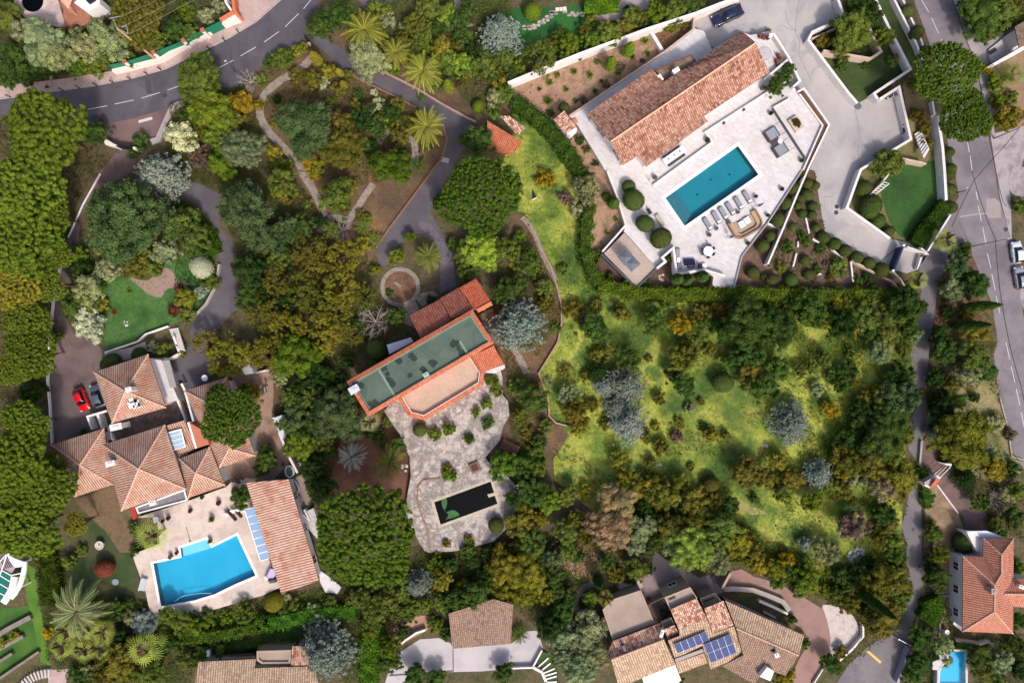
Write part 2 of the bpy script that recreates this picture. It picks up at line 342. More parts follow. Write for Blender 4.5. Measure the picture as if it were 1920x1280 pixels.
# --- villa planting
struct('planting_soil',W('3:0,640 1030,240 1150,380 430,865 300,900 200,840 0,720'),Z2,BED,ex=False)
struct('planting_soil',W('3:1040,250 1360,130 1370,215 1150,380'),Z3,mat('rock_bed',['5c4034','7b5a48','6b5a3c'],1,fvar=.4,bump=.6),ex=False)
struct('planting_soil',W('3:480,940 610,1130 700,1280 7:715,0 790,195 855,405 680,600 600,780 560,400 600,100 560,0 3:510,1270 430,1100'),Z2,BED,ex=False)
struct('planting_soil',W('7:560,650 680,620 935,880 1085,730 1150,680 1210,620 1235,775 1440,740 1510,795 1500,890 900,900 640,860'),Z2,DSOIL,ex=False)
struct('planting_soil',W('8:255,0 350,0 380,200 430,470 640,640 930,740 1000,910 -10,890 7:1665,885 1725,640 1920,370'),Z2,mat('slope_soil',['4b3a33','5f4a3e','75604c'],.6,fvar=.4,fine=4,bump=.6),ex=False)
struct('planting_soil',W('4:310,240 575,130 800,-10 960,-10 1190,490 1075,520 790,700 675,775 610,690 300,300'),Z2,DLAWN,ex=False)
struct('planting_soil',W('4:940,-10 1080,-10 1200,450 1170,490 1060,330'),Z3,mat('verge_soil',['4f3b30','3f3c24'],.6,fvar=.3,bump=.5),ex=False)
struct('planting_soil',W('8:700,0 590,280 915,510 1045,520 1200,600 1340,330 1300,0 4:1290,1010 1190,1230 1075,1045 690,1270'),Z2,mat('garden_verge',['5a5a34','6b6440','4a5228'],.4,fvar=.3,bump=.5),ex=False)
struct('lawn',smooth_pts(W('4:1080,1240 1280,1200 8:1290,30 1295,220 1200,400 1040,520 930,420 880,300 830,100 870,20 960,-40'),2,True),Z3,LAWN2,ex=False)
# --- roads
KERB=mat('kerb_stone',['a39a96','8f8884'],1,fvar=.15)
struct('road',W('1:-40,752 0,745 400,690 700,650 1000,590 1250,520 1500,400 1700,300 1920,170 2:0,168 200,-10 500,-20 400,140 360,300 200,385 0,530 1:1780,650 1400,760 1200,830 1000,890 750,940 600,950 300,900 -40,850'),Z3,ASPH)
struct('driveway',W('1:730,930 1000,880 1280,790 1250,900 1180,1050 1130,1070 1050,1125 900,1120 760,1040'),Z2,BROWN)
pv=W('1:-40,655 0,650 500,590 850,535 1190,445 1500,310 1780,160 1800,120 1750,-30 2:210,-30 0,160 1:1700,292 1500,392 1250,512 1000,582 700,642 400,682 -40,742')
mb=MB(); mb.prism(pv,0,.13); tag(mb.build('pavement',PINKP),kind='structure'); EXCL.append(np.array([(p.x,p.y) for p in pv]))
mb=MB(); mb.strip(W('1:-40,749 0,744 400,687 700,647 1000,587 1250,517 1500,397 1700,297 1920,167 2:205,-15'),.18,0,.145); tag(mb.build('kerb',KERB),kind='structure')
struct('road',W('4:1085,-20 1200,300 1290,600 1330,1000 1400,1280 8:1430,200 1330,340 1330,430 1500,560 1600,800 1680,1000 1720,1280 12:1690,100 1730,400 1800,650 1850,850 1920,960 0:2000,930 0:1960,700 8:1920,1120 1900,1000 1840,700 1800,450 1730,200 4:1700,1280 1650,1000 1560,500 1480,300 1400,60 1370,-20'),Z3,ASPHL)
struct('pavement',W('4:1380,-20 1490,300 1570,500 1665,1000 1710,1280 8:1740,200 1830,560 1870,900 1920,1050 1920,820 1830,600 1820,230 1800,100 4:1900,1250 1920,1180 1920,945 1700,1000 1650,620 1640,500 1860,370 1850,200 1620,330 1560,310 1500,60 1470,-20'),Z2,mat('grey_verge',['8b8488','9a9294','777076'],.3,fvar=.15,bump=.2,stain=('666066',.4,.6)))
struct('gravel_yard',smooth_pts(W('n:620,880 700,850 790,890 790,1180 680,1200 590,1130 575,1000'),3,True),Z3,mat('grey_gravel_bay',['857d80','989093','777074'],.5,fvar=.2,bump=.4,stain=('6c666a',.5,.6)))
struct('lane',W('2:400,300 560,430 700,570 1000,700 1200,800 1400,930 1430,1050 1390,1190 1310,1280 6:1180,190 940,520 900,620 930,720 1000,700 1060,560 1210,470 1330,520 1385,620 1370,930 1500,860 1480,620 1300,300 1350,180 1450,30 2:1500,1200 1570,1100 1560,1000 1650,910 1380,760 1100,620 850,530 700,390 560,320 430,200'),Z2,ASPH2)
struct('cobbled_lane',W('6:1230,375 1310,400 1480,620 1500,860 1380,920 1385,640 1330,500 1220,420'),Z3,mat('cobbles',['7d7484','8d8490','6c6472'],1,fvar=.25,fine=6,bump=.5,cells=(.35,'77707c',.06,60)),ex=False)
struct('lane',W('8:1340,340 1200,600 1160,650 1130,740 1150,900 1130,1000 1100,1280 12:1065,100 1090,300 1110,500 1070,580 1050,800 1140,940 1060,1100 1030,1280 16:1000,100 1040,250 1030,400 1060,600 1000,800 980,870 880,920 740,1010 600,1140 500,1300 970,1300 1075,1030 1060,890 1130,700 1160,500 1150,200 1150,0 12:1150,1000 1150,920 1150,760 1180,700 1190,500 1190,250 1215,0 8:1240,1100 1270,900 1330,700 1480,560 1430,380'),Z4,mat('narrow_lane_asphalt',['5f5a5e','6d686a','787274'],.12,fvar=.12,fine=7,bump=.2,stain=('5c545e',.3,.6)))
struct('driveway',W('12:1160,735 1215,760 1300,870 1390,950 1500,1090 1640,1290 16:1640,130 1480,135 1460,20 12:1430,1280 1270,1060 1190,960 1145,925'),Z5,BROWN)
struct('driveway',W('1:900,1110 1055,1110 5:1000,0 900,60 700,150 600,420 600,560 520,700 520,900 470,1060 560,1220 700,1280 9:780,60 800,140 720,220 780,500 800,600 760,680 385,770 360,300 5:372,1200 400,920 450,700 510,500 620,250 740,20 1:800,1230'),Z2,mat('plum_tarmac',['574a4a','655656','73625e'],.14,fvar=.14,fine=6,bump=.25,stain=('503f42',.25,.6)))
struct('driveway',W('1:1055,1110 1150,1250 5:1200,130 1480,260 1560,380 1640,450 1640,700 1640,860 1560,1000 1430,1110 1430,1280 9:1440,20 1285,120 1340,330 1390,360 1560,310 1600,200 1600,60 5:1620,1200 1800,1010 1750,750 1770,560 1650,430 1640,300 1700,200 1500,100 1280,60 1100,20'),Z2,ASPH2)
struct('driveway',W('3:1370,215 1362,115 1660,0 4:0,-20 520,-20 570,130 320,240 305,300 600,700 675,775 790,715 830,755 980,650 1075,1040 690,1270 8:700,0 590,280 915,510 1045,540 1150,575 1210,610 1120,740 1040,770 930,740 640,640 430,480 380,200 350,0 4:310,1275 460,935 270,665 225,690 190,655 240,610 45,255 3:1920,235 1790,265 1725,240 1500,370 1440,235'),Z4,CONC)
struct('yard',W('15:1075,290 1180,370 1400,480 1640,450 1640,565 1500,640 1370,640 1340,560 1130,640 1020,700 960,580 980,500'),Z3,mat('brown_yard',['857679','90807f','7a6b6e'],.3,fvar=.08,bump=.1))
struct('driveway',W('15:1640,450 c:380,160 480,140 600,210 850,280 1100,420 1280,530 0:1553,1165 16:470,900 465,1090 300,1290 150,1290 230,1100 290,1000 260,880 180,820 c:960,590 930,500 800,420 600,350 400,335 300,340'),Z4+.005,REDT)
struct('gravel_patch',smooth_pts(W('16:412,690 600,740 680,870 645,980 540,1060 462,1100 468,950 440,800'),3,True),Z5,mat('pink_gravel',['a89c98','bcb0ac','988c88'],.7,fvar=.25,fine=5,bump=.5))
struct('yard',W('14:960,1300 1000,1180 1060,1060 1230,950 1370,940 1460,980 1480,1020 1920,980 15:110,890 195,885 230,1010 155,1165 -10,1170 14:1700,1190 1200,1200 1060,1300'),Z3,CONC2)
struct('yard',W('9:785,85 980,45 1090,0 1110,80 900,155 800,145'),Z4,mat('pale_gravel',['a89c96','b8aca6'],1,fvar=.15,bump=.3))
struct('yard',W('3:565,75 780,75 830,-20 1060,-20 1000,100 750,160 600,170'),Z3,mat('grey_gravel',['8f8484','9b9090'],.6,fvar=.12,bump=.2))
struct('yard',W('2:740,-20 1080,-20 1000,30 840,120 800,40'),Z3,ASPH2)
struct('yard',W('j:415,1165 600,1155 560,1300 415,1300'),Z4,PINKP)
struct('yard',W('9:1720,240 2050,200 10:130,560 300,860 9:1800,1290 1700,940 1640,780 1880,500'),Z2,mat('court_gravel',['80685a','92796a','6b564a'],.4,fvar=.25,bump=.4))
struct('yard',W('g:1000,560 1250,460 1320,760 1400,860 1330,1100 1300,1240 1170,1240 1160,900'),Z3,mat('tan_paving',['86776a','96877a'],.5,fvar=.15,bump=.2))
struct('footpath',W('16:1230,600 1290,590 1400,590 1400,625 1290,630 1290,920 1230,900 1290,760 1310,740'),Z4,mat('pale_slabs',['a09790','aea49c'],.6,fvar=.12,bump=.2,cells=(.8,'807870',.04,0)))
struct('footpath',W('2:1310,195 1660,180 1560,230 1300,235'),Z5,STONE)
struct('footpath',W('2:1490,-20 1545,-20 1520,180 1480,185'),Z4,STONE)
struct('footpath',W('8:0,868 940,880 940,915 0,905 7:1640,890 1680,860'),Z4,mat('slab_path',['988d86','a89c94'],1,fvar=.12,bump=.2,cells=(1.3,'5a5048',.05,0)))
# --- cracks, patches and covers
def crack(s,w=.05,m=None,z=Z4+.006):
    P=W(s); Q=[P[0]]
    for a,b in zip(P[:-1],P[1:]):
        n=max(2,int((b-a).length/1.2))
        for k in range(1,n+1): q=a.lerp(b,k/n); Q.append(q+Vector((random.uniform(-.12,.12),random.uniform(-.12,.12),0))*(k<n))
    mb=MB(); mb.strip(Q,w,z,z); tag(mb.build('paving_crack',m or flat('crack_dark','6e696c')),kind='structure')
for s in ('4:130,80 150,180 205,235 235,300 230,420 290,540 330,610','4:235,0 215,120 205,235','4:205,235 100,190','4:325,560 345,520 430,470','4:655,820 680,1000 675,1120 690,1270','4:665,1060 630,1090','4:790,800 830,750','8:400,205 490,195','4:370,150 350,220 440,260'): crack(s,.06)
for s in ('8:870,0 880,10','5:1500,230 1640,330'): pass
crack('f:0,248 90,235 270,215',.12,flat('pale_joint','a39c98'),Z3+.006)
struct('road_patch',W('f:262,70 345,60 400,110 408,258 285,262 260,215'),Z3+.005,mat('patch_asphalt',['8c8080','948888'],.5,fvar=.1,bump=.1),ex=False)
struct('road_patch',W('1:1090,590 1130,600 1140,700 1100,705'),Z3+.005,mat('dark_patch',['453f48'],.5,fvar=.1,bump=.1),ex=False)
for i,(s,zz) in enumerate((('1:1238,718',Z3),('15:1023,642',Z3),('f:455,375',Z3),('8:510,315',Z4),('8:515,270',Z4),('3:1795,420',TZ_ if 0 else Z3))):
    g=W(s)[0]; mb=MB(); mb.lathe((g.x,g.y,zz+.002),[(.33,0),(.33,.015)],18); tag(mb.build('manhole_cover',flat('iron_cover','3c383c',.5)),['round iron cover on the top left road','small dark drain cover on the brown yard','small iron cover on the right road','lower small drain cover on the pale driveway','upper small drain cover on the pale driveway','iron cover'][i],'manhole cover') if i<5 else None
# --- stone paths
ribbon('stone_path',W('2:425,425 330,520 150,630 50,740 30,860 90,980 180,1080 300,1200 345,1270 6:350,20 420,130 480,250 515,350'),1.15,Z4,STONE)
ribbon('stone_path',W('6:510,360 600,352 690,368 745,300 800,215 880,100'),1.0,Z5,STONE)
ribbon('stone_path',W('6:540,350 510,400 478,460'),.95,Z6,STONE)
ribbon('stone_path',W('2:920,1080 950,1015 1010,985'),1.0,Z4,STONE)
ribbon('stone_path',W('2:1110,1010 1180,1070 1195,1160 1150,1260'),.95,Z4,STONE)
c6=pp('6:1082,872')[0]
ring=[G(c6[0]+33.5*math.cos(t),c6[1]+33.5*math.sin(t)) for t in [2*math.pi*k/24 for k in range(24)]]
ribbon('stone_path',ring,.62,Z4,STONE,closed=True,n=2)
struct('round_bed',[G(c6[0]+31*math.cos(t),c6[1]+31*math.sin(t)) for t in [2*math.pi*k/32 for k in range(32)]],Z3+.002,mat('round_bed_soil',['4f3a2e','664c3c','7a5c46'],.8,fvar=.35,fine=4,bump=.6),ex=False)
ribbon('stone_path',W('6:1150,1000 1180,1080 1150,1160'),2.0,Z3+.004,STONE)
struct('stone_path',W('6:1230,920 1330,900 1370,935 1250,1020 1200,960'),Z4-.006,STONE)
ribbon('stone_path',W('7:75,350 130,410 190,530 240,650 300,760 330,830'),.75,Z4,STONE)
ribbon('stone_path',W('11:-10,20 60,130 110,240'),1.0,Z4,STONE)
ribbon('stone_path',W('15:510,770 470,680 510,590 590,540 700,540 800,560'),.95,Z4,mat('buff_slabs',['9a8a80','a89890'],.8,fvar=.15,bump=.2,cells=(.5,'776a62',.04,0)))
ribbon('stone_path',W('15:800,560 880,570 960,520'),1.7,Z5,mat('pale_slabs2',['b3a7a2','c3b7b2'],.8,fvar=.15,bump=.2))
# --- road markings
def bar(a,b,w,z,m=PAINT):
    mb=MB(); mb.strip([G(*a),G(*b)],w,z,z); tag(mb.build('road_marking',m),kind='structure')
for s in ('1:587,833 606,828','1:662,822 805,795','1:862,782 1003,752','1:1062,738 1200,696','1:1258,678 1350,645','1:1635,515 1755,452','1:1805,422 1920,355','2:62,318 172,240','2:220,203 320,105','2:357,68 418,-5'):
    a,b=pp(s); bar(a,b,.1,Z3+.006)
a,b=pp('1:1040,915 1143,887'); bar(a,b,.42,Z3+.006)
for s in ('4:1150,0 1205,95','4:1227,140 1278,252','4:1296,295 1325,365','4:1490,1040 1508,1142','4:1515,1170 1530,1280','f:160,0 175,78','f:180,135 212,292','f:225,352 257,520','f:272,612 307,765','f:317,822 350,980','f:360,1040 398,1212','12:1783,5 1812,135','12:1822,185 1850,305','12:1860,355 1888,478','12:1898,530 1920,640'):
    a,b=pp(s); bar(a,b,.1,Z3+.006)
a,b=pp('16:742,1035 845,1125'); bar(a,b,.34,Z4+.006,YEL)
# --- villa terrace with pool hole; other raised decks
TZ=1.2
terr=W('3:430,870 1150,385 1370,215 1440,235 1500,370 1725,240 1790,265 1920,235 4:45,255 160,430 240,610 190,650 222,690 415,940 262,1280 7:1920,365 1725,640 1665,885 1500,875 1510,795 1440,740 1230,775 1210,590 1130,650 1150,680 1085,730 840,455 855,405 790,195 715,0 3:700,1280 610,1130 490,935',TZ)
pool1=W('3:1695,1095 7:1850,30 1295,415 1150,205',TZ)
struct('terrace',terr,TZ,TERR,[pool1],0)
DZ=1.0
deck=W('a:95,690 110,650 330,560 300,330 130,330 590,180 920,60 1000,-20 1180,0 1300,700 1400,950 1250,1020 840,1140 560,1200 310,1225 240,1160 200,980',DZ)
pool2=W('a:272,738 525,684 512,600 745,523 790,598 1015,489 1182,845 1000,922 820,1010 640,1065 342,1118',DZ)
struct('pool_deck',deck,DZ,DECK,[pool2],0)
patio=W('10:960,520 1060,400 1200,480 1700,200 1830,200 1850,280 1850,400 1890,450 1900,560 1850,640 1830,740 1720,870 1740,900 1880,1000 11:90,1150 60,1225 15:15,30 14:1900,100 1780,220 1500,290 1300,302 1265,290 1180,150 1120,0 10:1130,1180 1160,1010 1150,860 1080,700 1010,600',DZ)
pool3=W('0:814,941 0:920,902 0:933,944 0:826,983',DZ)
struct('stone_patio',patio,DZ,STONEP,[pool3],0)
H4=1.0
pool4=W('16:1358,1040 1480,1042 1482,1330 1284,1330 1290,1190 1310,1150 1350,1110',H4)
struct('pool_surround',W('16:1280,1060 1340,1030 1530,1040 1530,1110 1500,1110 1498,1360 1265,1360 1270,1180 1235,1180 1235,1120 1290,1100',H4),H4,TERR,[pool4],0)
h5=.9
pool5=[G((490+165*math.cos(t))/8,(20+165*math.sin(t))/8,h5) for t in [2*math.pi*k/28 for k in range(28)]]
struct('pool_surround',smooth_pts(W('h:190,-40 250,120 340,240 500,330 700,380 880,410 960,350 900,130 790,-60',h5),2,True),h5,mat('pink_stone_deck',['b39c96','bfa9a2','a08a86'],.5,fvar=.15,bump=.15,stain=('8f7e80',.6,.5)),[pool5],0)
struct('tiled_patio',W('h:870,-40 950,140 950,360 1010,400 1150,320 1200,420 1600,170 1480,80 1480,-40',.6),.6,mat('terracotta_floor',['a8705e','b57f6a','96624f'],.6,fvar=.15,bump=.15,cells=(.5,'8a5a4a',.03,30)),[],0)
def pool(name,rim,z,wz,depth,tile,water,cop,copw,label,extra=None):
    p=empty('swimming_pool',(sum(v.x for v in rim)/len(rim),sum(v.y for v in rim)/len(rim),0),label,'swimming pool'); 
    fl=[Vector((v.x,v.y,0)) for v in rim]
    mb=MB(); mb.prism(fl,.02,z-depth); 
    n=len(fl); ar=sum(fl[k].x*fl[(k+1)%n].y-fl[(k+1)%n].x*fl[k].y for k in range(n)); 
    for k in range(n):
        a,b=fl[k],fl[(k+1)%n]; q=[(a.x,a.y,z-depth),(b.x,b.y,z-depth),(b.x,b.y,z-.005),(a.x,a.y,z-.005)]
        mb.face(q)
    mb.build('basin',tile,p)
    mb=MB(); mb.prism(offset(fl,.005),wz,wz); mb.build('water',water,p)
    mb=MB(); mb.strip(offset(fl,-copw/2+.01),copw,z-.02,z+.035,True); mb.build('coping',cop,p)
    return p
TEAL=mat('teal_mosaic',['4aa0b0','56abb8'],.4,fvar=.06,bump=0,spec=.3)
P1=pool('p',pool1,TZ,TZ-.1,1.1,TEAL,water_mat('pool_water','b4e2e8'),mat('white_coping',['dedad8'],fvar=.04,bump=0),.5,'long rectangular teal swimming pool in the white villa terrace')
# five steps at the lower-left end
q=[Vector((v.x,v.y,0)) for v in pool1]; A,B_=q[3],q[2]; dA=(q[0]-q[3]).normalized(); dB=(q[1]-q[2]).normalized()
mb=MB()
for k in range(5):
    zt=TZ-.22-.16*k; a0,a1=.02+k*.42,.02+(k+1)*.42
    mb.prism([A+dA*a0,B_+dB*a0,B_+dB*a1,A+dA*a1],TZ-1.09,zt)
mb.build('pool_step',mat('grey_mosaic',['6f8b98','7b97a2'],.5,fvar=.05,bump=0),P1)
for s in ('d:620,85','d:845,25','d:455,265'):
    g=W(s,TZ)[0]; mb=MB(); mb.lathe((g.x,g.y,TZ-1.09),[(.14,0),(.14,.02)],14); mb.build('pool_drain',flat('drain_dark','2a3c46'),P1)
P2=pool('p',pool2,DZ,DZ-.1,.95,mat('blue_liner',['48b6d6','5cc6e0'],.2,fvar=.05,bump=0,spec=.3),water_mat('pool_water_blue','c2eef8'),mat('white_coping2',['e4e0dc'],fvar=.04,bump=0),.35,'big bright blue angular swimming pool below the hipped tile roofs')
q=W('a:527,683 514,602 745,525 785,590 770,612',DZ); mb=MB(); mb.prism([Vector((v.x,v.y,0)) for v in offset(q,.02)],.06,DZ-.42); mb.build('pool_shelf',mat('pale_liner',['d4ecf4'],fvar=.03,bump=0),P2)
P3=pool('p',pool3,DZ,DZ-.25,.95,mat('black_basin',['0a0d18','10131c'],.5,fvar=.2,bump=0),water_mat('dark_water','38404c'),mat('worn_coping',['a69a8b','b8ac9c'],1,fvar=.2,bump=.3),.42,'old black water swimming pool with beige rim on the stone patio')
mb=MB(); mb.prism(W('10:1735,1145 1820,1125 1828,1145 1745,1168',DZ),DZ-.3,DZ+.04); mb.build('coping_step',MATS['worn_coping'],P3)
mb=MB()
for s in ('10:1380,1175 1430,1180 1435,1225 1410,1280 1450,1300 1500,1275 1500,1290 14:100,0','14:1365,0 1400,-20 1500,-10 1525,30 1490,50 1440,60 1385,25'):
    pts=pp(s)
mb.prism([Vector((v.x,v.y,0)) for v in smooth_pts(W('10:1390,1180 1425,1175 1432,1220 1415,1280 14:1480,-15 1525,20 1500,42 1440,52 1420,62 1440,20 1400,-30',DZ),3,True)],DZ-.242,DZ-.242); mb.build('algae',mat('algae',['2f5634','3c663c'],1,fvar=.2,bump=0),P3)
P4=pool('p',pool4,H4,H4-.1,.9,mat('azure_liner',['6cd0f0'],fvar=.04,bump=0),water_mat('pool_water_azure','b8f0fc'),TERR,.3,'small azure swimming pool at the bottom right photo edge')
P5=pool('p',pool5,h5,h5-.15,.85,mat('green_basin',['1d3a30'],fvar=.1,bump=0),water_mat('green_water','40584c'),mat('pink_coping',['c3aea6'],fvar=.1,bump=.1),.5,'round dark green swimming pool at the top left photo edge')
# ================= BUILDINGS ==========================================================
T_VILLA=tile_mat('villa_tiles',['6a463a','926654','aa7e6a','be9682','7e5648'],'5c3a30',.32,stain=('5a4034',1.9,.45))
T_HIP=tile_mat('hip_tiles',['8c6654','a27c68','b29280','c2a896','9a7060'],'5a362a',.33,stain=('a8523a',.9,.45),gam=.85,wn_=.2,lipf=.1)
T_LEAN=tile_mat('lean_to_tiles',['a67864','bc9682','ceb2a0','c4a290'],'7a4232',.37,stain=('9c4c38',.5,.55),gam=1.0,wn_=.15,lipf=.05)
T_BUFF=tile_mat('buff_tiles',['957e6a','b59b82','c8ae94','a68c76'],'6c4e3c',.34,stain=('8a6a50',1.2,.5),gam=.7)
T_MIX=tile_mat('mixed_tiles',['94604e','b88a74','d0b49e','86584a','a6705c'],'6c4438',.28,gam=.6)
T_CARP=tile_mat('carport_tiles',['745c50','8c7264','9c8272','7c6656'],'543e34',.30,gam=.6)
T_RED=tile_mat('red_tiles',['a04a34','b55a40','c46c50','a8523c'],'6e3226',.30,gam=.75)
T_DRED=tile_mat('dark_red_tiles',['7c463a','8c5446','9a6252','6c3e34'],'4e2c26',.36,gam=.75)
T_PINK=tile_mat('salmon_tiles',['a06450','aa725e','b27e6a','a66c58'],'88493a',.33,gam=.55)
T_ORG=tile_mat('orange_tiles',['a85a40','b4684a','c07a5c'],'744030',.26,gam=.7)
RIDGE=mat('ridge_tile',['b8907a','c8a48e'],2,fvar=.15,bump=.2)
PANE=flat('dark_glass','1c2430',.08,spec=.8); FRAME=flat('window_frame','e2dedb')
def eq(T): return T
def roof(parent,name,faces,m,th=.16,ridges=(),rr=.13,rm=None):
    """faces: strings or lists of photo pixels with height; each plane gets tile courses running down its slope"""
    mb=MB(); top=[]
    edge={}
    for f in faces:
        P=[G(*p) for p in (pp(f) if isinstance(f,str) else f)]
        nrm=Vector((0,0,0))
        for k in range(len(P)):
            a,b=P[k],P[(k+1)%len(P)]; nrm+=Vector(((a.y-b.y)*(a.z+b.z),(a.z-b.z)*(a.x+b.x),(a.x-b.x)*(a.y+b.y)))
        if nrm.z<0: P=P[::-1]; nrm=-nrm
        nrm.normalize(); dn=Vector((nrm.x,nrm.y,0))
        if dn.length<1e-3: dn=Vector((0,-1,0))
        dn.normalize(); u=Vector((-dn.y,dn.x,0)); s3=(dn-nrm*dn.dot(nrm)).normalized()
        tri=geometry.tessellate_polygon([P])
        for t in tri:
            q=[P[i] for i in t]
            if (q[1]-q[0]).cross(q[2]-q[0]).z<0: q=q[::-1]
            mb.face(q,[(p.dot(u),p.dot(s3)) for p in q])
            mb.face([(p.x,p.y,p.z-th) for p in q[::-1]],[(0,0)]*3)
        for k in range(len(P)):
            a,b=P[k],P[(k+1)%len(P)]; key=tuple(sorted((tuple(round(c,2) for c in a),tuple(round(c,2) for c in b)))); edge.setdefault(key,[]).append((a,b))
    for es in edge.values():
        if len(es)==1:
            a,b=es[0]; mb.face([(a.x,a.y,a.z-th),(b.x,b.y,b.z-th),tuple(b),tuple(a)],[(0,0)]*4)
    o=mb.build(name,m,parent)
    if ridges:
        mb=MB()
        for r in ridges:
            a,b=[G(*p) for p in (pp(r) if isinstance(r,str) else r)]; n=max(1,int((b-a).length/.42))
            for k in range(n):
                mb.tube(a.lerp(b,k/n),a.lerp(b,(k+1)/n),rr*1.08,rr*.88,6,True)
        mb.build('ridge_cap',rm or RIDGE,o)
    return o
def hip(parent,corners,apex,ze,zr,m,ridges=True,name='roof',th=.16):
    c=[(p[0],p[1],ze) for p in pp(corners)]; a=[(p[0],p[1],zr) for p in pp(apex)]
    if len(a)==1: fs=[[c[k],c[(k+1)%4],a[0]] for k in range(4)]; rg=[[c[k],a[0]] for k in range(4)]
    else: # ridge a0 (near side c0-c1) to a1 (near side c2-c3)
        fs=[[c[0],c[1],a[0]],[c[1],c[2],a[1],a[0]],[c[2],c[3],a[1]],[c[3],c[0],a[0],a[1]]]; rg=[[c[0],a[0]],[c[1],a[0]],[c[2],a[1]],[c[3],a[1]],[a[0],a[1]]]
    return roof(parent,name,fs,m,th,rg if ridges else ())
def bounds_center(P): return Vector((sum(p.x for p in P)/len(P),sum(p.y for p in P)/len(P),0))
def walls(parent,poly,ze,z0,inset=.45,m=None,win=4.0,name='wall',wh=1.2,wz=1.0,ww=1.1):
    """wall block under an eave outline; windows spaced along every long side"""
    P=offset(W(poly,ze) if isinstance(poly,str) else poly,inset); mb=MB(); mb.prism(P,z0,ze-.12)
    o=mb.build(name,m or WHITE,parent)
    if win:
        n=len(P)
        ar=sum(P[k].x*P[(k+1)%n].y-P[(k+1)%n].x*P[k].y for k in range(n))
        for k in range(n):
            a,b=P[k],P[(k+1)%n]
            if ar<0: a,b=b,a
            L=(b-a).length
            if L<2.6: continue
            d=(b-a)/L; nn=Vector((d.y,-d.x,0)); q=int(L//win) or 1
            for j in range(q):
                c=a.lerp(b,(j+.5)/q); rz=math.atan2(d.y,d.x)
                mb=MB()
                for (dx,dz,sx,sz) in ((0,-.06,ww+.16,.08),(0,wh,ww+.16,.08),(-ww/2-.04,0,.08,wh),(ww/2+.04,0,.08,wh),(0,.02,.05,wh-.04)):
                    mb.box((c.x+d.x*dx+nn.x*.03,c.y+d.y*dx+nn.y*.03,z0+wz+dz),sx,.1,sz,rz)
                f=mb.build('window',FRAME,parent)
                mb=MB(); mb.box((c.x+nn.x*.012,c.y+nn.y*.012,z0+wz+.03),ww,.06,wh-.04,rz); mb.build('pane',PANE,f)
    EXCL.append(np.array([(p.x,p.y) for p in P])); return o
def chim(parent,px,z0,z1,sx,sy,rz=0,m=None,name='chimney',cap=True):
    p=pp(px)[0]; c=G(p[0],p[1],z1); mb=MB(); mb.box((c.x,c.y,z0),sx,sy,z1-z0,R(rz)); o=mb.build(name,m or WHITE,parent)
    if cap:
        mb=MB(); mb.box((c.x,c.y,z1),sx+.14,sy+.14,.07,R(rz)); mb.box((c.x,c.y,z1+.07),sx*.5,sy*.4,.1,R(rz)); mb.build('chimney_cap',m or WHITE,o)
    return o
def slab(parent,name,poly,z,th,m,rim=None,rimh=.25,rimw=.22):
    P=W(poly,z) if isinstance(poly,str) else poly; P=[Vector((p.x,p.y,0)) for p in P]; mb=MB(); mb.prism(P,z-th,z,bottom=True); o=mb.build(name,m,parent)
    if rim is not None: mb=MB(); mb.strip(offset(P,rimw/2),rimw,z-th+.002,z+rimh,True); mb.build('parapet',rim,parent)
    return o
def bld(name,px,label,cat='house'):
    p=pp(px)[0]; return empty(name,G(*p,0),label,cat)
# ---- A the long white villa
E_,R_=4.4,6.4
A=bld('villa','0:1270,180','long white villa with a gabled mottled terracotta roof beside the rectangular teal pool')
eT='%.1f'%E_
ridge=pp('3:740,1062 1828,322'); r0=(*ridge[0],R_); r1=(*ridge[1],R_)
def rp(s,z): return [(p[0],p[1],z) for p in pp(s)]
def onr(t): return (r0[0]+(r1[0]-r0[0])*t,r0[1]+(r1[1]-r0[1])*t,R_)
upper=[rp('3:560,855',E_)[0],rp('3:1045,515',E_)[0],rp('3:1140,612',4.95)[0],rp('3:1240,545',4.95)[0],rp('3:1380,460',E_+.15)[0],rp('3:1725,235',E_)[0],r1,r0]
lower=[r0,r1,rp('4:10,545',E_)[0],rp('3:1440,872',E_)[0],rp('3:1470,910',E_-.15)[0],rp('3:1010,1250',E_-.15)[0],rp('3:950,1168',E_)[0],rp('3:832,1240',E_)[0]]
roof(A,'roof',[upper,lower],T_VILLA,ridges=[[r0,r1]],rm=mat('pale_ridge',['d8a482','e0b294'],2,fvar=.1,bump=.2))
walls(A,'3:560,855 1040,520 1130,600 1380,455 1725,235 1828,322 4:10,545 3:1440,872 1470,910 1010,1250 950,1168 832,1240 740,1062',E_,TZ,.5,win=4.5,wh=1.9,wz=.25,ww=1.8)
slab(A,'gravel_roof','3:1065,528 1340,412 1385,462 1140,612',3.9,.25,mat('gravel_roof',['5c4a42','75604f','8b7560'],1.2,fvar=.4,bump=.5),mat('brown_flashing',['6b4238'],bump=0),.1,.15)
walls(A,'3:1065,528 1340,412 1385,462 1140,612',3.66,TZ,.1,win=0)
chim(A,'3:1230,530',3.9,4.9,.9,.5,33,FRAME,'roof_vent'); chim(A,'3:1113,583',3.9,4.7,.8,.35,-55,FRAME,'roof_vent')
